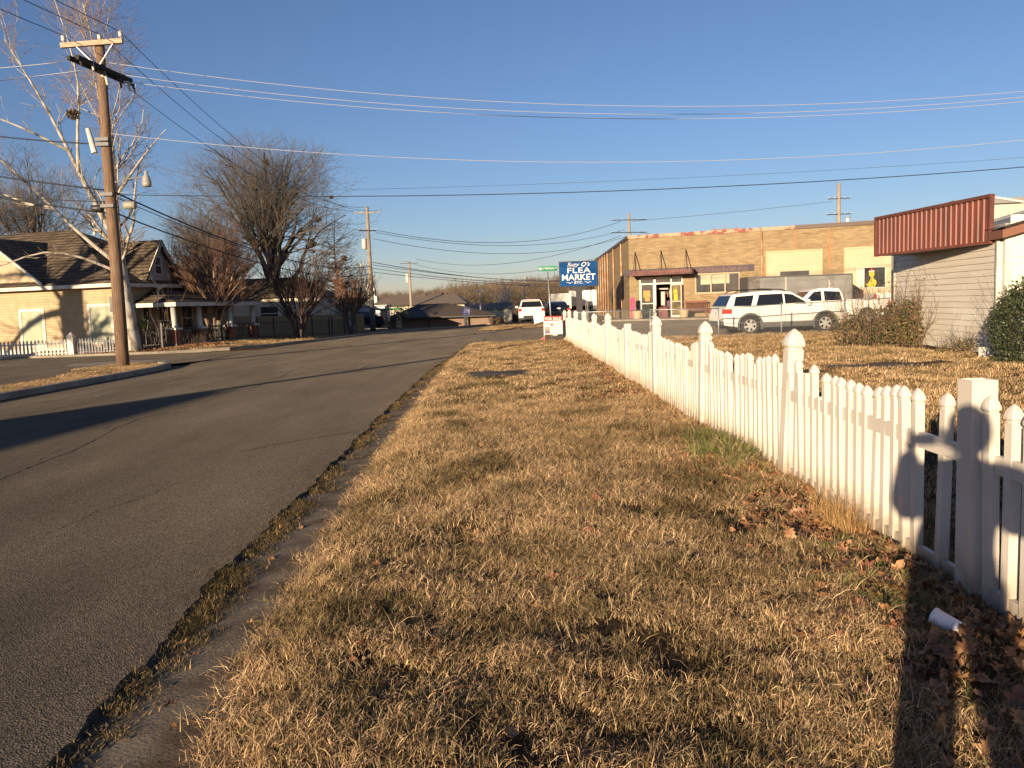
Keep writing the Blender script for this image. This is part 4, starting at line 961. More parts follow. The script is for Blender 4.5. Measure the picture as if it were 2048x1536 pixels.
# body walls
for nm, (x0,x1,y0,y1,z0,z1) in dict(a=(-W_,0,0,.15,-.1,3.12), b=(-.15,0,.15,D_,-.1,3.12), c=(-W_,0,D_,D_+.15,-.1,3.12)).items():
    m_ = MB(); m_.box(x0,x1,y0,y1,z0,z1); obj('wall', m_, LAP, hs)
m_ = MB(); m_.box(-.10,.035,-.035,.08,-.1,3.1); obj('corner_board', m_, TRIM, hs)
m_ = MB(); m_.box(-W_,.0,-.03,.0,-.1,.28); obj('skirt_board', m_, TRIM, hs)
# main hip roof
e = 3.18
m_ = MB()
A, B_, C_, D2 = (-W_,-.45,e),(.45,-.45,e),(.45,D_+.45,e),(-W_,D_+.45,e)
R1_, R2_ = (-6.1,4.66,6.32), (-W_,4.66,6.2)
m_.add([A,B_,C_,D2,R1_,R2_], [(0,1,4,5),(1,2,4),(2,3,5,4),(3,2,1,0),(0,5,3)])
rf = obj('roof', m_, SHING, hs)
m_ = MB(); m_.box(-W_,.50,-.50,-.45,e-.16,e+.01); m_.box(.45,.50,-.45,D_+.45,e-.16,e+.01); obj('fascia_board', m_, WPAINT, hs)
# left cross gable
gx, gz, hw = -6.65, 5.50, 2.80
wall_poly('gable_wall', [(gx-hw,-.02,3.3),(gx+hw-.15,-.02,3.3),(gx,-.02,gz-.1)], mat('pale gable siding',(.47,.36,.22),.7,(.41,.31,.19),6), hs)
m_ = MB(); 
m_.add([(gx,-.4,gz),(gx+hw+.15,-.4,3.28),(gx+hw+.15,3.4,3.28),(gx,3.4,gz),(gx,-.4,gz+.08),(gx+hw+.25,-.4,3.36),(gx+hw+.25,3.4,3.36),(gx,3.4,gz+.08)],[(0,3,2,1),(4,5,6,7),(0,1,5,4),(1,2,6,5)])
m_.add([(gx,-.4,gz),(gx-hw-.15,-.4,3.28),(gx-hw-.15,3.4,3.28),(gx,3.4,gz),(gx,-.4,gz+.08),(gx-hw-.25,-.4,3.36),(gx-hw-.25,3.4,3.36),(gx,3.4,gz+.08)],[(0,1,2,3),(7,6,5,4),(4,5,1,0)])
obj('gable_roof', m_, SHING, hs)
m_ = MB(); m_.add([(gx,-.46,gz+.06),(gx+hw+.25,-.46,3.34),(gx+hw+.25,-.46,3.18),(gx,-.46,gz-.10),(gx,-.40,gz+.06),(gx+hw+.25,-.40,3.34),(gx+hw+.25,-.40,3.18),(gx,-.40,gz-.10)],[(0,3,2,1),(4,5,6,7),(0,1,5,4),(3,7,6,2),(1,2,6,5),(0,4,7,3)]); obj('rake_board', m_, TRIM, hs)
m_ = MB(); m_.add([(gx-hw,-.55,3.2),(gx+hw+.2,-.55,3.2),(gx+hw+.2,-.0,3.42),(gx-hw,-.0,3.42)],[(0,1,2,3)]); obj('pent_roof', m_, SHING, hs, fix=False)
# small gable with window on the right side
m_ = MB()
y0, yp, y1, zb, zp = 1.95, 3.15, 4.35, 3.35, 5.28
m_.add([(.30,yp,zp),(.30,y0-.1,zb-.05),(-4.6,y0-.1,zb-.05),(-4.6,yp,zp),(.30,yp,zp+.08),(.30,y0-.2,zb),(-4.6,y0-.2,zb),(-4.6,yp,zp+.08)],[(0,3,2,1),(4,5,6,7),(0,1,5,4),(1,2,6,5)])
m_.add([(.30,yp,zp),(.30,y1+.1,zb-.05),(-4.6,y1+.1,zb-.05),(-4.6,yp,zp),(.30,yp,zp+.08),(.30,y1+.2,zb),(-4.6,y1+.2,zb),(-4.6,yp,zp+.08)],[(0,1,2,3),(7,6,5,4),(4,5,1,0),(2,1,5,6)])
obj('dormer_roof', m_, SHING, hs)
wall_poly('dormer_wall', [(.02,y0+.02,zb),(.02,y1-.02,zb),(.02,yp,zp-.04)], mat('shaded gable', (.50,.47,.42), .7, (.40,.37,.33), 5), hs)
m_ = MB(); m_.bar((.27,y0-.12,zb-.02),(.27,yp,zp+.0),.05,.14,up=(0,-1,1)); m_.bar((.27,y1+.12,zb-.02),(.27,yp,zp+.0),.05,.14,up=(0,1,1)); obj('rake_board', m_, TRIM, hs)
m_ = MB(); m_.box(.02,.07,y0-.1,y1+.1,zb-.12,zb+.0); obj('sill_board', m_, TRIM, hs)
def window(parent, x, y, z, w, h, axis='x', frame=.07, rail=True, glass=WINDOW, fm=TRIM, proud=.04, name='window', div=1):
    """window lying on a wall; axis is the direction of its width; faces -y (axis x) or +x (axis y)"""
    f = MB()
    def bx(a0,a1,z0,z1,d0,d1):
        if axis == 'x': f.box(x+a0,x+a1,y-d1,y-d0,z0,z1)
        else: f.box(x+d0,x+d1,y+a0,y+a1,z0,z1)
    bx(-frame,0,z-frame,z+h+frame,0,proud); bx(w,w+frame,z-frame,z+h+frame,0,proud); bx(0,w,z-frame,z,0,proud*1.3); bx(0,w,z+h,z+h+frame,0,proud*1.1)
    for k in range(1,div): bx(w*k/div-.03,w*k/div+.03,z,z+h,0,proud*.9)
    if rail: bx(0,w,z+h*.5-.03,z+h*.5+.03,0.012,proud*.8)
    fr = obj(name, f, fm, parent)
    f = MB(); bx(0,w,z,z+h,0.004,.012)
    if glass: obj('pane', f, glass, fr)
    return fr
window(hs, -5.30, 0, .45, 1.18, 1.60, glass=BLIND, rail=False, frame=.13)
window(hs, -1.47, 0, .60, 1.12, 1.56, glass=BLIND, rail=False, frame=.13)
window(hs, 0.02, 2.85, 3.72, .42, .78, axis='y', frame=.08)
window(hs, 0.0, 1.72, .78, .42, 1.35, axis='y', frame=.09)
# shutter / gas meter like dark panel at the corner
m_ = MB(); m_.box(-.32,-.05,-.09,-.02,1.9,2.6); obj('shutter', m_, mat('grey panel',(.16,.15,.13),.7), hs)
# porch: floor, roof, columns with brick piers, railing, door
m_ = MB(); m_.box(.02,2.15,1.15,8.4,-.1,.32); obj('porch_floor', m_, mat('porch boards',(.16,.13,.11),.8), hs)
m_ = MB()
px0, px1, py0, py1, pe, pt = .0, 2.35, 1.0, 8.6, 2.26, 3.0
m_.add([(px0,py0,pe),(px1,py0,pe),(px1,py1,pe),(px0,py1,pe),(px0,py0+1.7,pt),(px0+.15,py1-1.7,pt),(px0,py0,pe-.02),(px1,py0,pe-.02),(px1,py1,pe-.02),(px0,py1,pe-.02)],[(0,1,4),(1,2,5,4),(2,3,5),(9,8,7,6)])
obj('porch_roof', m_, SHING, hs, fix=False)
m_ = MB(); m_.box(.0,2.38,.96,1.02,2.06,2.25); m_.box(2.32,2.38,1.02,8.6,2.06,2.25); obj('porch_beam', m_, WPAINT, hs)
for yy in (1.37, 3.35, 6.0, 8.2):
    m_ = MB(); m_.box(1.72,2.12,yy-.2,yy+.2,.20,.96); pr = obj('pier', m_, REDBR, hs)
    m_ = MB(); m_.box(1.66,2.18,yy-.26,yy+.26,.962,1.06); obj('pier_cap', m_, WPAINT, pr)
    m_ = MB(); m_.lathe([(.17,1.06),(.16,1.12),(.145,1.16),(.12,2.05)], (1.92,yy,0), 14); obj('column', m_, TRIM, hs, smooth=True)
m_ = MB(); m_.box(.0,.05,3.0,3.9,.34,2.2); obj('door', m_, mat('dark door',(.03,.022,.02),.5), hs)
window(hs, 0.0, 4.7, .9, .8, 1.2, axis='y', frame=.09)
m_ = MB()
for a, b_ in ((1.6,3.15),(3.55,5.8),(6.2,8.0)):
    m_.bar((1.92,a,1.02),(1.92,b_,1.02),.04); m_.bar((1.92,a,.45),(1.92,b_,.45),.03)
    for k in range(int((b_-a)/.13)): m_.bar((1.92,a+.13*k,.45),(1.92,a+.13*k,1.02),.015)
obj('railing', m_, DARK, hs)
m_ = MB(); m_.box(2.2,2.8,2.0,3.0,-.1,.15); m_.box(2.2,2.5,2.0,3.0,.15,.26); obj('step', m_, REDBR, hs)
m_ = MB(); m_.tube([(1.25,1.2,2.3),(1.28,1.3,3.05)], .025, 5); m_.tube([(1.28,1.3,2.9),(1.65,1.3,3.05)], .05, 6); obj('vent_pipe', m_, TRIM, hs)
m_ = MB(); m_.lathe([(.08,6.0),(.08,6.75)], (-5.0,4.9,0), 8); obj('vent_pipe', m_, TRIM, hs)
m_ = MB(); m_.lathe([(.04,4.6),(.04,5.0)], (-1.6,2.0,0), 6); obj('vent_pipe', m_, DARK, hs)
# rocking chairs on the porch (world positions from the house frame)
def hw_(x, y): return (HC[0]+.97*x+.24*y, HC[1]-.24*x+.97*y)
def rocker(loc, rz, label):
    t = thing('rocking_chair', label, 'chair', loc, rz, 'dark rocking chairs on the porch')
    m_ = MB(); m_.box(-.25,.25,-.22,.25,.40,.43); obj('seat', m_, DARK, t)
    m_ = MB()
    for k in range(6): m_.bar((-.20+.08*k,.22,.43),(-.20+.08*k,.42,1.12),.03,.015)
    m_.bar((-.25,.41,1.08),(.25,.41,1.08),.05,.09); m_.bar((-.25,.26,.55),(.25,.26,.55),.03); obj('backrest', m_, DARK, t)
    for s in (-1,1):
        m_ = MB(); m_.tube([(s*.25,-.45,.09),(s*.25,-.2,.03),(s*.25,.1,.02),(s*.25,.4,.07),(s*.25,.6,.15)], .018, 5); obj('rocker', m_, DARK, t)
        m_ = MB(); m_.bar((s*.25,-.2,.03),(s*.25,-.2,.62),.03); m_.bar((s*.25,.22,.03),(s*.25,.30,.7),.03); m_.bar((s*.25,-.25,.63),(s*.25,.28,.65),.05,.02); obj('arm', m_, DARK, t)
    return t
x, y = hw_(1.15,1.75); rocker((x,y,.32), math.radians(20), 'dark rocking chair on the porch right beside the brick column')
x, y = hw_(.7,1.35); rocker((x,y,.32), math.radians(-35), 'dark rocking chair on the porch nearer the window')
x, y = hw_(.45,1.25)
pl = thing('potted_plant', 'dark leafy potted plant on a stand beside the porch chairs', 'plant', (x,y,.32))
m_ = MB(); m_.lathe([(.10,0),(.04,.03),(.03,.5),(.12,.52),(.16,.74)], (0,0,0), 10); obj('pot', m_, DARK, pl)
LEAFD = mat('dark green leaves', (.022,.035,.012), .6, (.05,.06,.022), 12)
def leaf_blob(name, parent, n, shapef, s, m, seed, flat=.5, cols=None):
    r = random.Random(seed); V = []; Fc = []
    for i in range(n):
        p = Vector(shapef(r)); a = Vector((r.gauss(0,1), r.gauss(0,1), r.gauss(0,1)*flat)).normalized(); b = a.cross(Vector((r.gauss(0,1), r.gauss(0,1), r.gauss(0,1)))).normalized()
        L_ = s*r.uniform(.6,1.4); o = len(V); V += [p, p+a*L_*.5+b*L_*.28, p+a*L_, p+a*L_*.5-b*L_*.28]; Fc.append((o,o+1,o+2,o+3))
    me = bpy.data.meshes.new(name); me.from_pydata([tuple(v) for v in V], [], Fc)
    for mm in (m if isinstance(m, list) else [m]): me.materials.append(mm)
    if isinstance(m, list): me.polygons.foreach_set('material_index', [r.randrange(len(m)) for _ in Fc])
    me.update(); o = bpy.data.objects.new(name, me); COL.objects.link(o)
    if parent: o.parent = parent
    return o
def ball(rx, ry, rz, c=(0,0,0), hollow=.5):
    def f(r):
        while True:
            v = Vector((r.gauss(0,1), r.gauss(0,1), r.gauss(0,1))).normalized()*(r.random()**hollow)
            return (c[0]+v.x*rx, c[1]+v.y*ry, c[2]+v.z*rz)
    return f
leaf_blob('foliage', pl, 160, ball(.26,.26,.3,(0,0,.95)), .14, LEAFD, 5)

# low white picket fence in front of the house, gate post, darker section
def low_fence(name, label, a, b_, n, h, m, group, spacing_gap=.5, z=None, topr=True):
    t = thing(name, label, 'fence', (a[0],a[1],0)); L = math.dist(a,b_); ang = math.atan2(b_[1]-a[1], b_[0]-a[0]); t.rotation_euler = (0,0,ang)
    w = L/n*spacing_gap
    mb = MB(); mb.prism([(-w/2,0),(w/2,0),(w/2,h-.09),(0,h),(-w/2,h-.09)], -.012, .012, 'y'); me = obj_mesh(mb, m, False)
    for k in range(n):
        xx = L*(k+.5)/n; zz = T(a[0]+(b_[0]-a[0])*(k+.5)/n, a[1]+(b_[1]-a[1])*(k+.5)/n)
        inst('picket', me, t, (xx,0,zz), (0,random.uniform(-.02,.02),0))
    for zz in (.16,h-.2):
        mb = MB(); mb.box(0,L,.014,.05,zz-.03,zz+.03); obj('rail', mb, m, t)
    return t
low_fence('picket_fence', 'low white picket fence in front of the sunlit house wall', (-24.6,35.4), (-19.55,36.45), 34, .78, WPAINT, None, .52)
low_fence('picket_fence', 'short darker greyish picket fence between the white gate post and the sycamore', (-19.2,36.5), (-17.3,36.9), 16, .80, mat('grey picket paint',(.34,.32,.31),.8,(.22,.21,.2),5), None, .5)  # pickets greyer and darker than the white section
gp = thing('gate_post', 'thick white wooden gate post with a pointed top between two low picket fences', 'post', (-19.35,36.45,T(-19.35,36.45)))
m_ = MB(); m_.box(-.13,.13,-.13,.13,-.05,.86); obj('shaft', m_, WPAINT, gp)
m_ = MB(); m_.add([(-.15,-.15,.862),(.15,-.15,.862),(.15,.15,.862),(-.15,.15,.862),(0,0,1.08)],[(3,2,1,0),(0,1,4),(1,2,4),(2,3,4),(3,0,4)]); obj('post_cap', m_, WPAINT, gp)
def iron_fence(pts, label, h=1.0, sp=.14):
    t = thing('iron_fence', label, 'fence', (0,0,0)); rails = MB(); bars = MB(); 
    for a, b_ in zip(pts, pts[1:]):
        L = math.dist(a,b_); n = int(L/sp); za, zb2 = T(*a)+.05, T(*b_)+.05
        for zz in (.12,h-.12): rails.bar((a[0],a[1],za+zz),(b_[0],b_[1],zb2+zz),.03)
        for k in range(n+1):
            f = k/n; p = (a[0]+(b_[0]-a[0])*f, a[1]+(b_[1]-a[1])*f, za+(zb2-za)*f)
            if k % 16 == 0: mb = MB(); mb.box(p[0]-.035,p[0]+.035,p[1]-.035,p[1]+.035,p[2]-.05,p[2]+h+.2); obj('post', mb, DARK, t)
            else: bars.bar(p, (p[0],p[1],p[2]+h), .016)
    obj('rail', rails, DARK, t); obj('bars', bars, DARK, t, kind='stuff')
iron_fence([(-17.0,37.4),(-16.0,38.0),(-14.6,43.4),(-13.4,47),(-11.6,54),(-10.9,58.5)], 'black wrought iron fence running along the house yard behind the trees')
# tan board fence behind
t = thing('board_fence', 'tall sunlit tan board fence behind the dark crape myrtle', 'fence', (-22,58,0), math.atan2(7,10.5))
mb = MB(); mb.box(-.068,.068,-.012,.012,0,1.65); me = obj_mesh(mb, mat('tan fence board',(.40,.28,.15),.8,(.30,.20,.10),3), False)
for k in range(88): inst('board', me, t, (.145*k,0,-.15-.003*k+random.uniform(-.02,.02)))
for zz in (.3,1.2): mb = MB(); mb.box(0,12.7,.014,.06,zz,zz+.08); obj('rail', mb, mat('tan fence board',(.4,.28,.15)), t)
t = thing('house', 'pale cream low house behind the tan board fence', 'house', (-23,66,-.1))
mb = MB(); mb.box(-4,8.0,0,7,0,2.9); obj('wall', mb, mat('pale cream wall',(.55,.50,.38),.8,(.45,.40,.3),2), t)
mb = MB(); mb.add([(-4.4,-.5,2.9),(8.4,-.5,2.9),(8.4,7.5,2.9),(-4.4,7.5,2.9),(-1,3.5,4.6),(5.5,3.5,4.6)],[(0,1,5,4),(1,2,5),(2,3,4,5),(3,0,4),(3,2,1,0)]); obj('roof', mb, SHING, t)
window(t, 3.2, 0, 1.1, 1.4, 1.1, frame=.1)
t = thing('shed', 'white metal building behind the parked dark car', 'building', (-14.9,72.6,T(-14,72.6)))
WMET = mat('white metal siding',(.52,.54,.58),.5,(.44,.46,.5),2)
mb = MB(); mb.box(-3.5,4.0,0,3,0,1.9); obj('wall', mb, WMET, t)
for k in range(12):
    mb = MB(); mb.box(-3.3+.62*k,-3.24+.62*k,-.03,-.002,0,1.85); obj('rib', mb, WMET, t)
mb = MB(); mb.box(-3.7,4.2,-.2,3.2,1.9,2.0); obj('roof', mb, mat('pale roof',(.4,.4,.4),.6), t)
t = thing('storage_box', 'green topped box with white panel standing in the yard right of the board fence', 'box', (-12.3,64.5,0))
mb = MB(); mb.box(-.3,.3,-.3,.3,0,.9); obj('body', mb, WMET, t); mb = MB(); mb.box(-.34,.34,-.34,.34,.9,1.02); obj('lid', mb, mat('green lid',(.05,.2,.06),.6), t)
t = thing('poles_bundle', 'three leaning pale bamboo poles against the board fence', 'poles', (-13.4,58.8,0))
for k in range(3): mb = MB(); mb.tube([(k*.35,0,.1),(k*.35+.75,.1,1.7)], .025, 5); obj('pole', mb, mat('bamboo',(.5,.4,.22),.6), t)

# ------------------------------------------------------------------ brick store
ST = thing('store', 'long flat-roofed tan brick store with red awning and boarded windows', 'store', (8,55,0), math.atan2(-.332,.943))
m_ = MB()
for x0,x1,z0,z1 in [(0,.66,0,5.62),(.66,3.52,3.05,5.62),(3.52,4.28,0,5.62),(4.28,7.08,0,1.95),(4.28,7.08,3.15,5.62),(7.08,27,0,5.62)]:
    m_.box(x0,x1,0,.3,z0,z1)
obj('front_wall', m_, BRICK, ST)
m_ = MB(); m_.add([(0,.002,0),(-10,31.5,0),(-9.7,31.5,0),(.3,.3,0),(0,.002,5.62),(-10,31.5,5.62),(-9.7,31.5,5.62),(.3,.3,5.62)],[(0,1,5,4),(1,2,6,5),(2,3,7,6),(3,0,4,7),(4,5,6,7)]); obj('side_wall', m_, BRICK, ST)
m_ = MB(); m_.add([(.3,.3,5.3),(27,.3,5.3),(27,30,5.3),(-9.7,31.5,5.3)],[(0,1,2,3)]); obj('roof', m_, mat('roof felt',(.10,.09,.08),.9), ST, fix=False)
PEEL = mat('peeling red trim', (.40,.26,.16), .7, (.22,.05,.035), 2.4, 6, .2, 20, contrast=(.48,.56))
m_ = MB(); m_.box(-.06,10.38,-.07,.34,5.62,5.84); obj('parapet_cap', m_, PEEL, ST)
m_ = MB(); m_.box(10.38,27,-.09,.34,5.62,5.86); obj('parapet_cap', m_, mat('dark brown trim',(.085,.05,.035),.6), ST)
m_ = MB(); m_.add([(-.06,-.07,5.62),(-10.1,31.5,5.62),(-9.7,31.5,5.62),(.3,.34,5.62),(-.06,-.07,5.84),(-10.1,31.5,5.84),(-9.7,31.5,5.84),(.3,.34,5.84)],[(0,1,5,4),(1,2,6,5),(2,3,7,6),(4,5,6,7),(0,3,2,1)]); obj('parapet_cap', m_, mat('dark brown trim',(.085,.05,.035)), ST)
SPOUT = mat('rusty cream downspout',(.52,.36,.22),.7,(.34,.15,.07),2,6)
def spout(p, z0, z1): mb = MB(); mb.tube([(p[0],p[1],z0),(p[0],p[1],z1)], .055, 8); obj('downspout', mb, SPOUT, ST, smooth=True)
spout((8.42,-.07),.35,5.62)
for s in (4.2, 9.9, 15.0, 17.5, 20.0, 22.5, 25): spout((-.304*s-.08, .953*s), 1.1 if s < 5 else .35, 5.6)
m_ = MB(); m_.tube([(-.35,1.9,.3),(-.32,1.85,1.2),(-.25,1.8,1.5)], .09, 8); m_.lathe([(.1,0),(.16,.05),(.16,.3),(.08,.36)], (-.3,1.8,1.35), 10); obj('vent_stack', m_, GALV, ST, smooth=True)
# doors and window
FRM = mat('door frame aluminium',(.55,.50,.42),.5)
m_ = MB(); m_.box(.66,.76,-.03,.12,.35,3.05); m_.box(1.60,1.76,-.05,.12,.35,3.05); m_.box(2.70,2.80,-.03,.12,.35,3.05); m_.box(3.42,3.52,-.03,.12,.35,3.05)
m_.box(.76,1.6,-.03,.12,2.58,2.68); m_.box(1.76,3.42,-.03,.12,2.58,2.68); obj('door_frame', m_, FRM, ST)
m_ = MB(); m_.box(.76,3.42,.04,.06,2.68,3.05); m_.box(.80,1.56,.04,.055,.5,2.55); m_.box(2.80,3.42,.04,.055,.4,2.58); obj('pane', m_, WINDOW, ST)
m_ = MB(); m_.box(.76,.80,.0,.08,.4,2.58); m_.box(1.56,1.60,.0,.08,.4,2.58); m_.box(.8,1.56,.0,.08,1.32,1.38); m_.box(.8,1.56,.0,.08,.38,.5); obj('door', m_, FRM, ST)
m_ = MB(); m_.box(.92,1.36,.02,.035,1.75,2.2); m_.box(1.02,1.32,.018,.033,1.5,1.74); obj('notice', m_, mat('orange paper',(.62,.26,.07),.8), ST)
# open leaf swung outwards
m_ = MB(); m_.box(0,.06,-.03,.03,.40,2.56); m_.box(.78,.84,-.03,.03,.40,2.56); m_.box(.06,.78,-.03,.03,2.48,2.56); m_.box(.06,.78,-.03,.03,.40,.55); m_.box(.06,.78,-.02,.02,1.42,1.47)
od = obj('open_door', m_, FRM, ST, loc=(2.74,-.06,0), rot=(0,0,math.radians(-28)))
m_ = MB(); m_.box(.06,.78,-.006,.006,.55,2.48); obj('pane', m_, mat('reflecting door glass',(.24,.19,.10),.15,(.10,.08,.05),2), od)
m_ = MB(); m_.box(.22,.50,-.03,-.012,1.95,2.2); m_.box(.24,.52,-.03,-.012,1.5,1.92); obj('notice', m_, mat('yellow paper',(.55,.42,.03),.8), od)
m_ = MB(); m_.box(4.28,7.08,-.06,.1,1.86,1.95); m_.box(4.28,7.08,-.04,.1,3.08,3.15); 
for xx in (4.28,5.24,6.12,7.0): m_.box(xx,xx+.08,-.04,.12,1.95,3.08)
obj('window_frame', m_, mat('tan frame',(.42,.30,.18),.6), ST)
m_ = MB(); m_.box(4.3,7.05,.13,.14,1.95,3.08); obj('pane', m_, WINDOW, ST)
m_ = MB(); m_.box(4.62,5.24,.10,.12,2.45,3.05); obj('blind', m_, BLIND, ST)
m_ = MB(); m_.box(5.34,6.12,.10,.12,2.48,3.05); obj('blind', m_, BLIND, ST)
m_ = MB(); m_.box(6.22,6.42,.10,.12,2.48,3.05); obj('blind', m_, BLIND, ST)
# interior goods glimpsed through the doorway
m_ = MB(); m_.box(1.5,3.5,1.6,1.7,.35,3); obj('interior_wall', m_, mat('dim interior',(.10,.075,.06),.9), ST)
for k,(x,z,w,h,c) in enumerate([(1.85,.4,.6,.7,(.16,.05,.05)),(2.0,1.2,.25,.9,(.45,.40,.34)),(2.35,.9,.3,.6,(.12,.06,.10)),(1.82,2.25,.6,.08,(.5,.45,.4)),(2.5,1.7,.2,.5,(.5,.42,.3)),(2.2,1.75,.18,.2,(.45,.12,.14))]):
    m_ = MB(); m_.box(x,x+w,.3+.15*k,.45+.15*k,z,z+h); obj('merchandise', m_, mat('goods %d'%k, c, .8), ST)
# awning box, painted band and hanger rods
AW = mat('peeling awning paint',(.16,.055,.045),.7,(.08,.035,.04),3,5)
m_ = MB(); m_.box(.35,4.25,-1.45,-.02,3.30,3.38); obj('awning_deck', m_, mat('dark awning',(.05,.03,.03),.8), ST)
m_ = MB(); m_.box(.33,4.27,-1.49,-1.45,3.14,3.46); m_.box(.31,.35,-1.45,-.02,3.14,3.46); m_.box(4.25,4.29,-1.45,-.02,3.14,3.46); obj('awning_fascia', m_, AW, ST)
m_ = MB(); m_.box(-.37,7.95,-.05,-.002,3.18,3.60); obj('painted_band', m_, mat('faded purple band',(.060,.045,.052),.8,(.085,.06,.065),4), ST)
r_ = random.Random(4); m_ = MB()
for k in range(44):
    x = .38+.088*k; m_.box(x,x+r_.uniform(.01,.04),-1.503,-1.492,3.18+r_.uniform(0,.1),3.43-r_.uniform(0,.12))
obj('peeled_strip', m_, mat('peeled pinkish paint',(.36,.18,.13),.8,(.16,.06,.05),14), ST, kind='stuff')
m_ = MB()
for k in range(40):
    x = 4.4+.08*k
    if x < 7.6: m_.box(x,x+r_.uniform(.015,.04),-.062,-.052,3.22,3.22+r_.uniform(.22,.36))
obj('peeled_strip', m_, mat('peeled lilac paint',(.26,.16,.15),.8,(.12,.07,.08),14), ST, kind='stuff')
for a in (.42,2.12,3.72):
    m_ = MB(); m_.tube([(a,-.02,4.75),(a+.25,-1.35,3.46)], .03, 5); m_.tube([(a,-.02,4.75),(a-.02,-.6,3.5)], .012, 4); obj('hanger_rod', m_, DARK, ST)
PAN = mat('cream panel',(.46,.37,.23),.7,(.42,.335,.21),1.5)
m_ = MB(); m_.box(8.72,11.92,-.05,-.002,2.0,4.28); obj('boarded_window', m_, PAN, ST)
m_ = MB(); m_.box(8.66,11.98,-.09,-.05,4.24,4.34); m_.box(8.66,8.74,-.09,-.05,2.0,4.24); m_.box(11.9,11.98,-.09,-.05,2.0,4.24); obj('panel_trim', m_, mat('tan trim',(.48,.34,.19),.7), ST)
m_ = MB(); m_.box(9.5,11.2,-.07,-.052,2.6,3.06); obj('window', m_, WINDOW, ST)
m_ = MB(); m_.box(13.25,18.5,-.05,-.002,.8,4.28); obj('boarded_window', m_, PAN, ST)
m_ = MB(); m_.box(13.19,18.6,-.09,-.05,4.24,4.34); m_.box(13.19,13.27,-.09,-.05,.8,4.24); obj('panel_trim', m_, mat('tan trim',(.48,.34,.19)), ST)
w_ = window(ST, 13.96, -.05, 1.88, 1.52, 1.18, frame=.05, rail=False)
m_ = MB()
for k in range(5): m_.box(13.98+.075*k,14.04+.075*k,-.085,-.075,1.9,3.04)
obj('blind', m_, mat('white vertical blind',(.6,.55,.48),.7), w_)
m_ = MB(); duck = [(14.55,1.9),(14.48,2.0),(14.42,2.12),(14.52,2.10),(14.62,2.25),(14.70,2.38),(14.70,2.5),(14.60,2.62),(14.60,2.80),(14.74,2.88),(14.90,2.80),(14.90,2.62),(14.82,2.48),(14.88,2.38),(15.0,2.28),(15.02,2.12),(14.95,1.95),(14.9,1.9)]
m_.prism(duck, -.082, -.072, 'y'); obj('painted_duck', m_, mat('duck yellow',(.50,.33,.02),.7), w_, label='yellow painted duck figure in a red hat')
m_ = MB(); m_.prism([(14.58,2.84),(14.72,3.02),(14.90,2.86)], -.086, -.076, 'y'); obj('painted_hat', m_, mat('hat red',(.42,.06,.035),.7), w_)
m_ = MB(); m_.prism([(14.58,2.80),(14.57,2.85),(14.90,2.88),(14.91,2.83)], -.092, -.082, 'y'); obj('hat_brim', m_, mat('hat white',(.6,.55,.5),.7), w_)
RUST = mat('rust stain',(.30,.115,.04),.9,(.40,.22,.09),8,6)
def stain(x, z0, z1, w): 
    m_ = MB(); P = []; r = random.Random(int(x*10)); n = 8
    for i in range(n+1): P.append((x+w*r.uniform(-.2,.2), z1+(z0-z1)*i/n, w*(.5+.7*math.sin(3*i/n))*.5))
    for i in range(n): a, b_ = P[i], P[i+1]; m_.add([(a[0]-a[2],-.004,a[1]),(a[0]+a[2],-.004,a[1]),(b_[0]+b_[2],-.004,b_[1]),(b_[0]-b_[2],-.004,b_[1])],[(0,1,2,3)])
    obj('rust_stain', m_, RUST, ST, fix=False)
stain(10.40, 4.4, 5.5, .07); stain(12.36, 3.1, 5.45, .13); stain(8.52, 2.6, 3.2, .10)
m_ = MB(); m_.bar((5.2,3,5.3),(5.2,3,6.3),.05); m_.bar((5.9,3,5.3),(5.9,3,6.35),.05); m_.bar((6.7,3,5.3),(6.7,3,6.3),.05); m_.bar((5.0,3,6.1),(6.9,3,6.1),.06); obj('roof_frame', m_, mat('rusty frame',(.25,.12,.08),.8), ST)
m_ = MB(); m_.box(13.2,14.1,2,3,5.3,6.0); m_.lathe([(.12,6.0),(.12,6.3),(.2,6.35)], (13.5,2.4,0), 8); obj('roof_unit', m_, WMET, ST)
# sidewalk in front of the store
sw = MB(); c_, s_ = .943, -.332
def sl_(x, y): return (8+x*.943+y*.332, 55-x*.332+y*.943)
n = 20
for i in range(n+1):
    for (yy, dz) in ((-3.0,-.05),(-3.0,.09),(-.02,.09)):
        X_, Y_ = sl_(-1.2+27*i/n, yy); sw.v.append((X_, Y_, T(X_,Y_)+dz))
for i in range(n):
    for k in range(2): a = i*3+k; sw.f.append((a,a+1,a+4,a+3))
obj('sidewalk', sw, CONC, kind='structure')
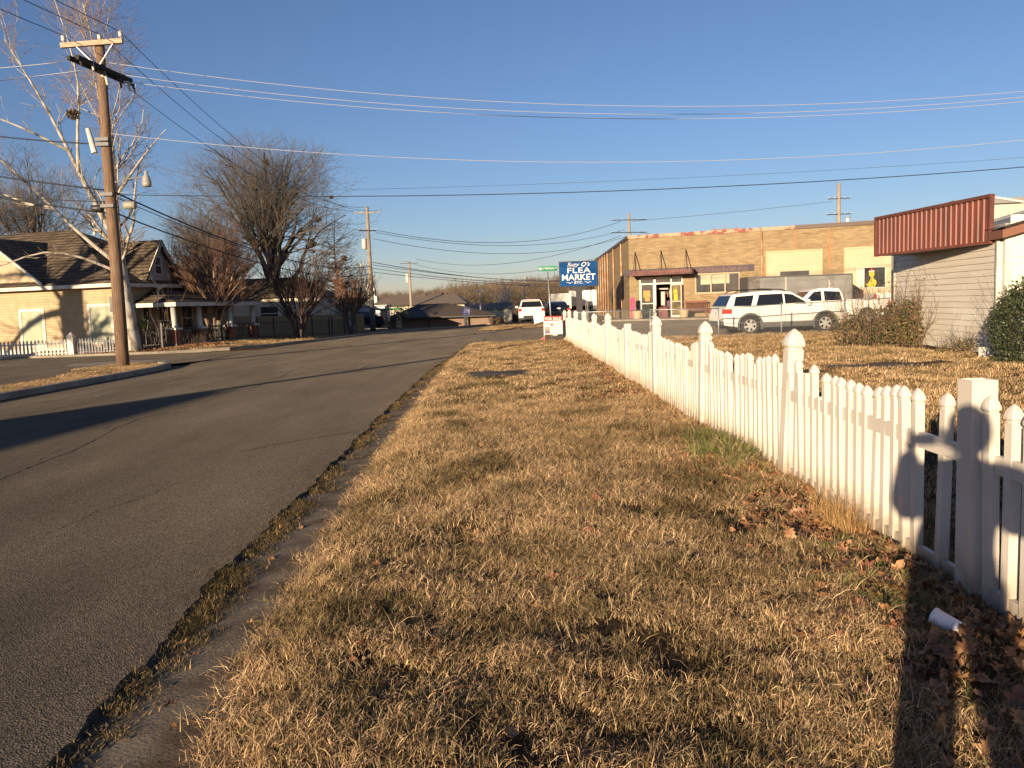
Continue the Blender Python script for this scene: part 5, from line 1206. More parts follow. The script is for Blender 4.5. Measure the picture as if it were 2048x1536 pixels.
# planters, pink banner, bicycle, bench beside the door
def planter(u, v, label):
    x, y = sl_(u, v); t = thing('planter', label, 'planter', (x,y,T(x,y)+.09), 0, 'round concrete planters at the store door')
    mb = MB(); mb.lathe([(.22,0),(.24,.03),(.30,.42),(.30,.50),(.26,.50),(.25,.40)], (0,0,0), 18); obj('pot', mb, mat('tan concrete pot',(.48,.36,.22),.85,(.38,.27,.16),8), t, smooth=False)
    mb = MB(); mb.lathe([(.24,.38),(.1,.42),(.01,.43)], (0,0,0), 12); obj('soil', mb, mat('soil',(.06,.04,.025),.95), t)
planter(.85,-1.9,'round tan concrete planter left of the store door'); planter(3.75,-1.5,'round tan concrete planter right of the open store door')
x, y = sl_(.42,-1.2); t = thing('banner', 'tall narrow pink banner standing left of the store door', 'banner', (x,y,T(x,y)+.09), math.atan2(-.332,.943))
mb = MB(); mb.box(-.16,.16,-.02,.0,.05,1.35); obj('cloth', mb, mat('pink cloth',(.45,.07,.16),.8,(.35,.05,.10),8), t); mb = MB(); mb.bar((0,.01,0),(0,.01,1.4),.03); obj('pole', mb, DARK, t)
x, y = sl_(1.35,-1.3); t = thing('bicycle', 'small dark bicycle leaning in front of the closed store door', 'bicycle', (x,y,T(x,y)+.09), math.atan2(-.332,.943)+.5)
for dx in (-.4,.4):
    mb = MB(); ring = [(dx+.27*math.cos(k*math.pi/8),0,.28+.27*math.sin(k*math.pi/8)) for k in range(17)]; mb.tube(ring, .022, 5, cap=False)
    w2 = obj('wheel', mb, RUBBER, t); mb = MB()
    for k in range(8): mb.bar((dx,0,.28),(dx+.26*math.cos(k*math.pi/4),0,.28+.26*math.sin(k*math.pi/4)),.008)
    obj('spoke', mb, GALV, w2)
mb = MB()
for a, b_ in [((-.4,0,.28),(-.12,0,.72)),((-.12,0,.72),(.3,0,.74)),((-.1,0,.3),(.32,0,.66)),((.4,0,.28),(.28,0,.9)),((-.4,0,.28),(-.1,0,.3)),((-.1,0,.3),(-.16,0,.85))]: mb.tube([a,b_],.022,6)
obj('frame', mb, mat('green frame',(.03,.06,.035),.4), t); mb = MB(); mb.box(-.28,-.04,-.06,.06,.85,.9); obj('saddle', mb, BLACKP, t); mb = MB(); mb.tube([(.28,-.28,.92),(.26,0,.92),(.28,.28,.92)],.018,6); obj('handlebar', mb, CHROME, t)
x, y = sl_(4.35,-.8); t = thing('bench', 'reddish brown slatted wooden bench under the store window', 'bench', (x,y,T(x,y)+.09), math.atan2(-.332,.943))
BRW = mat('red brown wood',(.20,.06,.03),.7,(.13,.04,.02),6)
for k in range(4): mb = MB(); mb.box(-.75,.75,-.40+.11*k,-.31+.11*k,.42,.45); obj('seat_slat', mb, BRW, t)
for k in range(13): mb = MB(); mb.box(-.72+.117*k,-.67+.117*k,.06,.09,.5,.95); obj('back_slat', mb, BRW, t)
mb = MB(); mb.box(-.78,.78,.05,.10,.95,1.03); mb.box(-.78,.78,.05,.10,.45,.5); obj('back_rail', mb, BRW, t)
for sx in (-.72,.72):
    for sy in (-.38,.05): mb = MB(); mb.box(sx-.03,sx+.03,sy-.03,sy+.03,0,.62); obj('leg', mb, BRW, t)

# ------------------------------------------------------------------ grey cargo trailer
t = thing('cargo_trailer', 'long grey metal box trailer parked in front of the brick store', 'trailer', (15.85,46,T(15.85,46)), math.radians(-3))
GS = mat('dull galvanised sheet',(.21,.205,.185),.6,(.16,.155,.14),1.2,6,.05,10)
tz = -.05
for x0,x1,mm in ((-2.75,-2.15,mat('brown grey door',(.17,.145,.12),.7,(.10,.085,.07),4)),(-2.14,-.75,GS),(-.74,1.6,GS),(1.61,2.75,GS)):
    mb = MB(); mb.box(x0,x1,-1.0,-.97,.5,2.50+tz); obj('side_panel', mb, mm, t)
mb = MB(); mb.box(-2.75,2.75,-.97,1.0,.5,2.47+tz); obj('body', mb, GS, t)
mb = MB(); mb.box(-2.78,2.78,-1.03,1.02,2.47+tz,2.55+tz); mb.box(2.75,2.80,-1.03,1.0,.45,2.5+tz); mb.box(-2.8,-2.75,-1.03,1.0,.45,2.5+tz); obj('edge_trim', mb, mat('dark trim grey',(.09,.085,.08),.5), t)
mb = MB(); mb.box(-.8,-.72,-1.02,-1.0,.5,2.45); mb.box(1.52,1.6,-1.03,-1.0,.9,2.2); obj('door_post', mb, mat('pale strip',(.4,.36,.3),.6), t)
mb = MB(); mb.prism([(2.8,.5),(3.4,.5),(3.4,1.55),(2.8,1.95)], -.9, .9, 'y'); obj('nose', mb, BLACKP, t)
for xx in (-.45,.45):
    mb = MB(); mb.lathe([(.2,-.12),(.33,-.1),(.35,-.02),(.35,.06),(.33,.12),(.2,.12)], (xx,-.9,.35), 18, 'y'); wh = obj('wheel', mb, RUBBER, t, smooth=False)

# ------------------------------------------------------------------ white building with red metal fascia
wa = Vector((11.72,25.2,0)); wb = Vector((10.93,18.42,0)); wd = (wb-wa); WL = wd.length; wang = math.atan2(wd.y, wd.x)
wbld = thing('garage_building', 'white lap-sided building with a rusty red corrugated metal fascia', 'building', (wa.x,wa.y,0), wang)
# local: x along wall towards the viewer, y: left of direction = away (east)
SID = mat('white lap board',(.76,.69,.56),.6,(.66,.59,.47),1.5,6,.15,40,stretch=(.5,1,6))
def board(x0, x1, z0, h, parent, m, yoff=0):
    mb = MB(); mb.add([(x0,yoff-.030,z0),(x1,yoff-.030,z0),(x1,yoff-.008,z0+h),(x0,yoff-.008,z0+h),(x0,yoff+.02,z0),(x1,yoff+.02,z0),(x1,yoff+.02,z0+h),(x0,yoff+.02,z0+h)],
        [(0,1,2,3),(4,7,6,5),(0,4,5,1),(1,5,6,2),(2,6,7,3),(3,7,4,0)]); return obj('siding_board', mb, m, parent)
bh = .148; r_ = random.Random(9)
SID2 = mat('newer lap board',(.80,.74,.62),.55,(.74,.68,.56),2)
for k in range(18):
    z = .10+bh*k; cuts = [.09]
    if k % 3 == 1: cuts.append(r_.uniform(1.5,5.5))
    if k in (4,5,6): cuts = [.09, 4.4, 5.6] if k != 5 else [.09,4.9,5.6]
    cuts.append(WL-.05)
    for a, b_ in zip(cuts, cuts[1:]):
        o = board(a+.003, b_-.003, z, bh-.004, wbld, SID2 if (k in (4,5,6) and abs(a-4.4)<.6) else SID)
m_ = MB(); m_.box(0,WL,.021,6.5,0,2.75); obj('wall_core', m_, mat('wall sheathing',(.3,.27,.22),.9), wbld)
m_ = MB(); m_.box(-.02,.09,-.035,.10,0,2.76); obj('corner_board', m_, WPAINT, wbld)
m_ = MB(); m_.box(WL-.05,WL+.02,-.10,.02,0,2.62); obj('corner_board', m_, WPAINT, wbld)
m_ = MB()
for k in range(60): m_.box(.15+.11*k,.16+.11*k,-.004,.02,-.15,.10)
m_.box(.1,WL,.0,.02,-.1,.09); obj('foundation_boards', m_, mat('dark foundation',(.07,.055,.04),.9), wbld)
for k in range(2): m_ = MB(); m_.box(1.9+.55*k,1.93+.55*k,-.05,-.025,1.9,1.93); obj('hook', m_, DARK, wbld)
# fascia in its own frame
fa = Vector((10.43,23.55,0)); fb = Vector((10.87,18.75,0)); fd = fb-fa; FL = fd.length; fang = math.atan2(fd.y, fd.x)
RED = mat('rusty red metal',(.215,.062,.040),.55,(.13,.045,.032),2.2,6,.1,30,stretch=(2,2,.35))
fz0, fz1 = 2.60, 3.66
fo = thing('metal_fascia', 'rusty red corrugated metal fascia box overhanging the white wall', 'fascia', (fa.x,fa.y,0), fang)
ns = 24
for k in range(ns):
    x0 = FL*k/ns; x1 = FL*(k+1)/ns; mb = MB(); w = x1-x0
    prof = [(x0+.001,0),(x0+w*.62,0),(x0+w*.70,-.028),(x0+w*.90,-.028),(x1-.001,0)]
    V = [(x,y,fz0+.05) for x,y in prof]+[(x,y,fz1-.05) for x,y in prof]+[(x0+.001,.02,fz0+.05),(x1-.001,.02,fz0+.05),(x0+.001,.02,fz1-.05),(x1-.001,.02,fz1-.05)]
    mb.add(V, [(i,i+1,i+6,i+5) for i in range(4)]+[(10,12,13,11)]); obj('metal_panel', mb, RED, fo)
REDD = mat('dark red trim',(.10,.035,.025),.6,(.15,.05,.035),6)
mb = MB(); mb.box(-.04,FL+.04,-.05,.06,fz1-.05,fz1+.03); obj('top_trim', mb, REDD, fo)
mb = MB(); mb.box(-.04,FL+.04,-.05,.05,fz0-.01,fz0+.05); obj('bottom_trim', mb, RED, fo)
for xx in (-.04,FL-.02): mb = MB(); mb.box(xx,xx+.06,-.052,.05,fz0+.05,fz1-.05); obj('end_trim', mb, REDD, fo)
mb = MB(); mb.add([(0,.05,fz0),(FL,.05,fz0),(FL,.35,fz0),(0,1.35,fz0),(0,.05,fz0+.04),(FL,.05,fz0+.04),(FL,.35,fz0+.04),(0,1.35,fz0+.04)],[(0,1,2,3),(4,7,6,5),(0,4,5,1),(1,5,6,2),(2,6,7,3),(3,7,4,0)]); obj('soffit', mb, mat('soffit board',(.10,.08,.065),.8), fo)
mb = MB(); mb.bar((FL-.05,.05,fz1-.03),(FL+.9,2.6,2.98),.05); mb.bar((FL-.5,.05,fz0+.1),(FL-.3,1.6,fz0+.1),.05); mb.bar((.2,.05,fz1-.06),(.3,1.6,2.9),.05); mb.bar((2.4,.05,fz1-.06),(2.5,1.6,2.9),.05); obj('brace_pipe', mb, GALV, fo)
# front-facing wing and roofs on the right edge
t = thing('garage_wing', 'sunlit white lap-sided wing with brown eave at the right edge behind the shrub', 'building', (wb.x+.02,wb.y-.10,0), math.radians(-7))
for k in range(20):
    z = .10+bh*k*1.04; x1 = 5.5
    board(.10, x1, z, bh*1.04-.004, t, SID)
mb = MB(); mb.box(-.02,.10,-.04,.05,0,2.95); obj('corner_board', mb, WPAINT, t)
mb = MB(); mb.box(.0,5.5,.021,5,0,3.0); obj('wall_core', mb, mat('wall sheathing',(.3,.27,.22)), t)
mb = MB(); mb.add([(-.18,-.28,2.66),(5.5,-.28,4.2),(5.5,5,4.2),(-.18,5,2.66),(-.18,-.28,2.84),(5.5,-.28,4.38),(5.5,5,4.38),(-.18,5,2.84)],[(3,2,1,0),(4,5,6,7),(0,1,5,4),(1,2,6,5),(2,3,7,6),(3,0,4,7)]); obj('eave_board', mb, mat('brown eave',(.20,.085,.05),.7), t)
mb = MB(); 
for k in range(9): mb.add([(-.2,-.32+.6*k,2.90+.01*(k%2)),(5.5,-.32+.6*k,4.46),(5.5,.25+.6*k,4.46),(-.2,.25+.6*k,2.90)],[(0,1,2,3)])
obj('metal_roof', mb, mat('weathered galvanised roof',(.42,.41,.38),.5,(.28,.27,.25),3), t, fix=False)
mb = MB(); mb.prism([(.1,2.95),(5.5,2.95),(5.5,4.2)], .0, .03, 'y'); obj('gable_infill', mb, SID, t)
t = thing('rear_building', 'pale metal-sided building with low roof behind the white garage', 'building', (15.2,24.5,0), math.radians(-8))
mb = MB(); mb.box(-1.9,8,0,6,0,4.05); obj('wall', mb, mat('pale ribbed wall',(.52,.49,.41),.6,(.44,.41,.34),2), t)
mb = MB(); mb.box(-2.0,8.1,-.15,6,4.05,4.2); obj('roof_edge', mb, mat('grey roof edge',(.22,.21,.2),.6), t)

# ------------------------------------------------------------------ chain link fence
cf = thing('chain_link_fence', 'grey chain link fence between the white picket fence and the overgrown bush', 'fence', (0,0,0))
cpts = [(2.4,31.0,1.22),(5.3,31.2,1.22),(7.9,31.3,1.18),(10.35,31.5,1.26),(12.9,31.8,1.30),(15.3,32.1,1.36)]
mb = MB(); 
for a, b_ in zip(cpts, cpts[1:]): mb.tube([(a[0],a[1],a[2]),(b_[0],b_[1],b_[2])], .021, 6)
obj('top_rail', mb, GALV, cf, smooth=True)
mb = MB()
for a, b_ in zip(cpts, cpts[1:]): mb.tube([(a[0],a[1],.60),(b_[0],b_[1],.60)], .010, 4)
obj('tension_wire', mb, GALV, cf)
for p in cpts: mb = MB(); mb.tube([(p[0],p[1]+.02,-.1),(p[0],p[1]+.02,p[2]+.06)], .026, 8); obj('post', mb, GALV, cf, smooth=True)
mb = MB(); sp_ = .085
for a, b_ in zip(cpts, cpts[1:]):
    L = b_[0]-a[0]; n = int(L/sp_); H_ = (a[2]+b_[2])/2-.04
    for k in range(-int(H_/sp_), n):
        for sgn in (1,-1):
            f0 = k*sp_; f1 = f0+H_; z0, z1 = .03, H_+.03
            if f0 < 0: z0 -= f0; f0 = 0
            if f1 > L: z1 -= (f1-L); f1 = L
            if f1 <= f0: continue
            if sgn < 0: f0, f1 = L-f0, L-f1
            x0, x1 = a[0]+f0, a[0]+f1; yy0 = a[1]+(b_[1]-a[1])*f0/L; yy1 = a[1]+(b_[1]-a[1])*f1/L
            d = .003; mb.add([(x0-d,yy0,z0),(x0+d,yy0,z0),(x1+d,yy1,z1),(x1-d,yy1,z1)],[(0,1,2,3)])
obj('wire_mesh', mb, GALV, cf, fix=False, kind='stuff')

# ------------------------------------------------------------------ shrubs on the right
LG = [mat('shrub leaf green',(.055,.075,.022),.55), mat('shrub leaf dark',(.028,.042,.014),.6), mat('shrub leaf yellow',(.17,.14,.045),.6), mat('shrub leaf brown',(.16,.085,.04),.7)]
def twiggy(name, parent, n, base, spread, H, r, m, seed, up=.08):
    g = np.random.default_rng(seed); P = []; R = []
    for k in range(n):
        a = g.uniform(0,6.283); d = spread*math.sqrt(g.random()); x0, y0 = base[0]+d*math.cos(a)*base[2], base[1]+d*math.sin(a)*.7
        h = H*g.uniform(.45,1); out = g.uniform(.1,.55)*h; p = np.array([x0,y0,0.]); pts = [p.copy()]; dr = np.array([math.cos(a)*out, math.sin(a)*out, h]); 
        for s in range(4): p = p+dr/4+g.normal(0,.05*h,3); pts.append(p.copy())
        P.append(pts); R.append(np.linspace(r, r*.35, 5))
    P = np.array(P); R = np.array(R); P2, R2 = spawn(P, R, n*4, .3, (40,15), (.2,.45), .7, 4, .15, .05, g, r*.4)
    return obj(name, tube_mesh(name, [(P,R,4),(P2,R2,3)], m), None, parent)
b1 = thing('overgrown_bush', 'overgrown brown and green bush with bare stems in front of the white wall', 'bush', (10.75,23.6,0)); b1.scale = (.85,.9,1.3)
TWB = mat('bush twigs',(.15,.10,.06),.85)
twiggy('twigs', b1, 170, (0,0,1.5), 1.1, 1.5, .010, TWB, 61)
def bushf(r):
    k = r.random()
    if k < .55: return ball(1.0,.8,.55,(.55,-.3,.55))(r)
    return ball(1.7,.8,.5,(-.35,-.1,.42))(r)
leaf_blob('foliage', b1, 5200, lambda r: (lambda p: (p[0],p[1],max(.02,p[2])))(bushf(r)), .085, [LG[0],LG[1],LG[2],LG[3],LG[3]], 62)
twiggy('stem', b1, 14, (.9,-1.2,1.0), .5, 1.9, .012, TWB, 63)
leaf_blob('foliage', b1, 90, ball(.8,.6,.4,(-.1,.2,1.3)), .05, [LG[0],LG[3]], 64)
s2 = thing('overgrown_bush', 'smaller leafy weed clump at the foot of the white wall left of the dark shrub', 'bush', (10.75,19.7,0))
twiggy('twigs', s2, 40, (0,0,1.3), .45, .75, .007, TWB, 66); leaf_blob('foliage', s2, 520, ball(.6,.35,.25,(0,0,.2)), .06, [LG[0],LG[2],LG[3]], 67)
s2 = thing('overgrown_bush', 'tall bare weed stalks standing close against the middle of the white wall', 'bush', (10.9,22.6,0))
twiggy('twigs', s2, 22, (0,0,.8), .5, 1.75, .008, TWB, 68); leaf_blob('foliage', s2, 700, ball(.55,.4,.45,(-.1,0,.45)), .075, [LG[0],LG[2],LG[3]], 69)
s3 = thing('evergreen_shrub', 'dense dark green evergreen shrub at the right edge in front of the white wing', 'shrub', (10.75,16.6,0))
def shrubf(r):
    while True:
        x, y, z = r.uniform(-1.15,1.4), r.uniform(-1,1), r.uniform(0,1.75)
        w = math.sqrt(max(0, 1-((z-.75)/1.05)**2)) if z > .2 else .78+z
        rr = math.hypot(x/1.05, y/.95)/max(w,.01)
        if rr < 1.0 and rr > .55 or (z > 1.2 and rr < 1): return (x*(1+.05*math.sin(9*z)), y, z+.05*math.sin(7*x))
leaf_blob('foliage', s3, 15000, shrubf, .055, [LG[1],LG[1],LG[0],mat('shrub leaf olive',(.065,.06,.02),.6)], 71, flat=1.2)
leaf_blob('foliage', s3, 1500, lambda r: (lambda a, h: (1.0*math.cos(a)*(1-.6*h*h)+r.gauss(0,.04), .9*math.sin(a)*(1-.6*h*h)+r.gauss(0,.04), .35+1.45*h+r.gauss(0,.03)))(round(r.uniform(0,22))*.2856, r.random()), .06, [LG[1],LG[0]], 73, flat=1.2)
twiggy('twigs', s3, 90, (0,0,1.2), .75, 1.75, .006, mat('dark shrub twigs',(.05,.038,.024),.9), 72)
bd = thing('fallen_board', 'pale board leaning low against the foundation by the evergreen shrub', 'board', (10.55,17.9,.14), math.radians(-75))
mb = MB(); mb.box(-.45,.45,-.02,.02,-.1,.16); obj('plank', mb, WPAINT, bd)
# house-side shrubs
s4 = thing('sapling', 'thin upright bare sprouts beside the sycamore trunk at the house corner', 'shrub', (-16.6,39.0,.1))
twiggy('twigs', s4, 16, (0,0,.5), .25, 3.2, .011, TWIGW, 75)
s5 = thing('sapling', 'low tangled bare twigs along the yard edge under the porch', 'shrub', (-15.6,39.2,.15))
twiggy('twigs', s5, 120, (0,.5,1.0), 1.1, .55, .006, TWIGD, 76)
# ------------------------------------------------------------------ vehicles
def arc(cx, cz, r, a0, a1, n=9): return [(cx+r*math.cos(math.radians(a0+(a1-a0)*k/n)), cz+r*math.sin(math.radians(a0+(a1-a0)*k/n))) for k in range(n+1)]
def make_wheel(parent, x, y, r, side, rim=CHROME, spokes=6):
    t = MB(); s = side
    prof = [(r*.62,-.11*s),(r*.90,-.115*s),(r*.985,-.085*s),(r,-.04*s),(r,.04*s),(r*.985,.085*s),(r*.92,.115*s),(r*.66,.105*s),(r*.62,.07*s)]
    t.lathe(prof, (x,y,r), 28, 'y'); ty = obj('wheel', t, RUBBER, parent, smooth=True)
    m = MB(); yo = y+.085*s
    m.lathe([(r*.645,-.06*s),(r*.66,.0),(r*.62,.022*s),(r*.58,.0),(r*.56,-.05*s)], (x,yo,r), 28, 'y'); m.lathe([(.01,.015*s),(r*.14,.012*s),(r*.16,-.02*s)], (x,yo,r), 12, 'y')
    for k in range(spokes):
        a = 2*math.pi*k/spokes+.3; c, sn = math.cos(a), math.sin(a)
        m.bar((x+c*r*.1,yo-.0*s,r+sn*r*.1),(x+c*r*.60,yo-.005*s,r+sn*r*.60), r*.2, .03, up=(0,1,0))
    obj('rim', m, rim, ty, smooth=False)
    m = MB(); m.lathe([(.01,0),(r*.6,0)], (x,yo-.06*s,r), 20, 'y'); obj('brake_disc', m, DARK, ty)
    return ty
def make_car(name, label, cat, loc, rz, spec, group=None, paint=CARW):
    t = thing(name, label, cat, loc, rz, group); W = spec['w']; bel = spec['belt']; R_ = spec['r']
    wx = spec['wheels']; prof = spec['profile']
    # lower body polygon (top line front->rear clockwise), bottom with arches
    bottom = []
    zs = spec['sill']
    for cx in sorted(wx): bottom += [(p[0],p[1]) for p in arc(cx, R_, R_+.075, 188, -8, 12)]
    poly = prof + [(spec['rear'],spec['bz'])] + bottom + [(spec['front'],spec['bz'])]
    mb = MB(); mb.prism(poly, -W, W, 'y'); bd = obj('body', mb, paint, t, bevel=.045)
    # inner dark wheel wells
    m = MB(); m.box(spec['rear']+.25,spec['front']-.25,-W+.10,W-.10,.26,.88); obj('underbody', m, BLACKP, t)
    gh = spec['glass']      # greenhouse profile [(x,z)] base rear, roof rear..., roof front, base front
    zt = max(z for _, z in gh); hwf = lambda z: (W-.045) - (z-bel)/(zt-bel)*spec.get('tumble',.20)
    V = []; n = len(gh)
    for x, z in gh: V.append((x,-hwf(z),z))
    for x, z in gh: V.append((x,hwf(z),z))
    m = MB(); m.add(V, [tuple(range(n)), tuple(range(2*n-1,n-1,-1))]+[(i,i+n,(i+1)%n+n,(i+1)%n) for i in range(n)])
    obj('roof', m, paint, t, bevel=.05)
    for poly_ in spec['side_windows']:
        for s in (-1,1):
            m = MB(); k = len(poly_)
            P = [(x, s*(hwf(z)+.004), z) for x, z in poly_]+[(x, s*(hwf(z)-.02), z) for x, z in poly_]
            m.add(P, [tuple(range(k)), tuple(range(2*k-1,k-1,-1))]+[(i,k+i,k+(i+1)%k,(i+1)%k) for i in range(k)]); obj('side_window', m, GLASS, t)
    for nm, (xa,za,xb,zb_) in (('windscreen',spec['ws']),('rear_window',spec['rw'])):
        d = Vector((xb-xa,0,zb_-za)); nrm = Vector((d.z,0,-d.x)).normalized()*(1 if nm == 'windscreen' else -1)
        if (nm == 'windscreen') != (nrm.x > 0): nrm = -nrm
        m = MB(); ya, yb = hwf(za)-.10, hwf(zb_)-.09; o_ = nrm*.012
        m.add([(xa+o_.x,-ya,za+o_.z),(xa+o_.x,ya,za+o_.z),(xb+o_.x,yb,zb_+o_.z),(xb+o_.x,-yb,zb_+o_.z),(xa-.03*nrm.x,-ya,za-.03*nrm.z),(xa-.03*nrm.x,ya,za-.03*nrm.z),(xb-.03*nrm.x,yb,zb_-.03*nrm.z),(xb-.03*nrm.x,-yb,zb_-.03*nrm.z)],[(0,1,2,3),(4,7,6,5),(0,4,5,1),(1,5,6,2),(2,6,7,3),(3,7,4,0)])
        obj(nm, m, GLASS, t)
    for cx in wx:
        for s in (-1,1):
            make_wheel(t, cx, s*(W-.12), R_, s)
            if spec.get('clad'):
                m = MB(); a = arc(cx,R_,R_+.135,200,-20,14); b_ = arc(cx,R_,R_+.06,-20,200,14); 
                m.prism(a+b_, s*(W-.03), s*(W+.022), 'y'); obj('arch_trim', m, spec['clad'], t)
    ce = spec.get('clad') or BLACKP
    for s in (-1,1):
        m = MB(); m.box(min(wx)+R_+.12,max(wx)-R_-.12,min(s*(W-.02),s*(W+.018)),max(s*(W-.02),s*(W+.018)),zs,zs+spec.get('cladh',.10)); obj('sill_trim', m, ce, t)
        for x in spec['seams']:
            m = MB(); m.bar((x,s*(W+.001),zs+.1),(x+.02,s*(W+.001),bel-.02),.010,.006); obj('door_seam', m, BLACKP, t)
        for x in spec['handles']:
            m = MB(); m.box(x,x+.20,min(s*W,s*(W+.03)),max(s*W,s*(W+.03)),bel-.20,bel-.165); obj('door_handle', m, spec.get('hm',paint), t, bevel=.008)
        mx_, mz = spec['mirror']; m = MB(); m.box(mx_,mx_+.16,min(s*W,s*(W+.20)),max(s*W,s*(W+.20)),mz,mz+.17); obj('mirror', m, paint, t, bevel=.03)
        for (x,z,w,h) in spec['tail']: m = MB(); m.box(x,x+w,min(s*(W-.22),s*(W+.008)),max(s*(W-.22),s*(W+.008)),z,z+h); obj('tail_light', m, REDL, t, bevel=.02)
        for (x,z,w,h) in spec['head']: m = MB(); m.box(x,x+w,min(s*(W-.38),s*(W-.01)),max(s*(W-.38),s*(W-.01)),z,z+h); obj('headlight', m, mat('headlight lens',(.5,.5,.5),.1), t, bevel=.02)
    if spec.get('rails'):
        x0, x1, z0 = spec['rails']
        for s in (-1,1): m = MB(); m.tube([(x0,s*.62,z0-.03),(x0+.2,s*.62,z0+.06),((x0+x1)/2,s*.62,z0+.10),(x1-.25,s*.62,z0+.06),(x1,s*.62,z0-.05)],.022,6); obj('roof_rail', m, BLACKP, t)
    m = MB(); rr_ = spec['rear']; m.box(rr_-.02,rr_+.3,-W+.04,W-.04,spec['bz']-.02,spec['bz']+.2); obj('bumper', m, spec.get('bump',BLACKP), t, bevel=.03)
    ff = spec['front']; m = MB(); m.box(ff-.28,ff+.03,-W+.05,W-.05,spec['bz']-.02,spec['bz']+.2); obj('bumper', m, spec.get('bumpf',BLACKP), t, bevel=.03)
    m = MB(); m.box(ff-.02,ff+.02,-.5,.5,.62,.85); obj('grille', m, DARK, t)
    m = MB(); z_ = spec.get('plate',.85); m.box(rr_-.035,rr_-.015,-.17,.17,z_,z_+.12); obj('licence_plate', m, mat('plate',(.55,.55,.50),.5), t)
    return t
GREYC = mat('grey cladding',(.09,.088,.082),.6)
SUV = dict(w=.98, belt=1.12, r=.385, wheels=(-1.48,1.55), sill=.30, rear=-2.52, front=2.50, bz=.42,
  profile=[(2.52,.62),(2.44,.82),(2.25,.93),(1.75,1.03),(1.15,1.10),(.9,1.13),(-2.44,1.16),(-2.53,.98),(-2.55,.70)],
  glass=[(-2.42,1.12),(-2.22,1.52),(-2.10,1.66),(-1.2,1.745),(-.4,1.76),(.25,1.70),(1.22,1.10)],
  side_windows=[[(-2.12,1.18),(-2.0,1.56),(-1.27,1.60),(-1.42,1.18)],[(-1.22,1.18),(-1.06,1.61),(-.12,1.63),(-.12,1.18)],[(-.05,1.18),(-.05,1.63),(.28,1.58),(.92,1.18)]],
  ws=(1.10,1.17,.36,1.64), rw=(-2.44,1.20,-2.19,1.60), clad=GREYC, cladh=.19, seams=(-1.12,-.08,1.02), handles=(-.95,.12), mirror=(.72,1.12),
  tail=[(-2.545,.88,.34,.20)], head=[(2.05,.80,.40,.14)], rails=(-2.0,.15,1.74), bump=GREYC, bumpf=mat('lower bumper',(.35,.33,.30),.5))
v = make_car('suv', 'large white SUV with chrome wheels parked behind the chain link fence', 'car', (11.35,35.0,T(11.3,35)+.005), math.radians(4), SUV); v.scale = (1.05,1,1.02)
# far SUV seen from behind
SUV2 = dict(SUV); SUV2.update(w=.94, clad=None, bump=CARW, wheels=(-1.45,1.45))
v = make_car('suv', 'white SUV seen from behind, parked on the far grass edge left of the blue sign', 'car', (1.62,63.2,T(1.6,63)+.01), math.radians(90), SUV2)
m = MB(); m.box(-2.57,-2.50,-.62,.62,.33,.58); obj('rear_diffuser', m, BLACKP, v)
m = MB(); m.box(-2.3,-2.0,-.62,.62,1.70,1.74); obj('spoiler', m, CARW, v, bevel=.01)
TRUCK = dict(w=.98, belt=1.16, r=.39, wheels=(-1.85,1.85), sill=.42, rear=-2.92, front=2.88, bz=.52,
  profile=[(2.92,.70),(2.86,1.02),(2.6,1.12),(1.5,1.19),(1.35,1.20),(-.80,1.20),(-.82,1.27),(-2.86,1.27),(-2.92,1.22),(-2.93,.7)],
  glass=[(-.78,1.16),(-.68,1.62),(-.55,1.83),(.0,1.88),(.45,1.86),(.85,1.76),(1.50,1.17)],
  side_windows=[[(-.64,1.24),(-.56,1.66),(.22,1.72),(.22,1.24)],[(.36,1.24),(.36,1.72),(.72,1.68),(1.18,1.24)]],
  ws=(1.42,1.22,.93,1.70), rw=(-.79,1.26,-.69,1.62), clad=None, seams=(-.72,.29,1.38), handles=(-.45,.45), mirror=(1.0,1.18),
  tail=[(-2.945,.88,.10,.32)], head=[(2.60,.86,.30,.16)], plate=.62)
v = make_car('pickup_truck', 'white crew cab pickup facing left, half hidden behind the SUV and bush', 'pickup truck', (15.6,41.3,T(15.6,41.3)+.005), math.radians(180), TRUCK)
v = make_car('pickup_truck', 'white pickup bed showing between the box trailer and the white building', 'pickup truck', (22.3,44.6,T(22.3,44.6)+.18), math.radians(-2), TRUCK)
DCAR = dict(SUV); DCAR.update(clad=None, rails=None, belt=.95, w=.90,
  profile=[(2.3,.60),(2.2,.75),(1.4,.90),(.9,.96),(-1.7,1.0),(-2.3,.98),(-2.38,.7)], rear=-2.35, front=2.3, bz=.36, sill=.28, wheels=(-1.4,1.4), r=.33,
  glass=[(-1.95,.98),(-1.2,1.36),(-.5,1.44),(.1,1.42),(.95,.96)], side_windows=[[(-1.5,1.02),(-1.1,1.30),(-.35,1.37),(-.35,1.02)],[(-.28,1.02),(-.28,1.37),(.12,1.34),(.7,1.02)]],
  ws=(.88,1.0,.18,1.38), rw=(-1.88,1.02,-1.22,1.33), handles=(-1.0,-.1), mirror=(.55,.98), tail=[(-2.37,.75,.2,.14)], head=[(2.0,.66,.28,.12)])
BLKP = mat('black car paint',(.012,.013,.018),.15,spec=.7)
make_car('car', 'black car parked in the lot just right of the white SUV seen from behind', 'car', (3.75,66,T(3.7,66)+.01), math.radians(90), DCAR, paint=BLKP)
make_car('car', 'dark hatchback parked in the shade behind the pale utility pole', 'car', (-12.7,69.6,T(-12.7,69.6)+.02), math.radians(175), DCAR, paint=BLKP)
make_car('car', 'dark car further back in the lot left of the white box truck', 'car', (4.2,76,T(4.2,76)+.12), math.radians(90), DCAR, paint=BLKP)
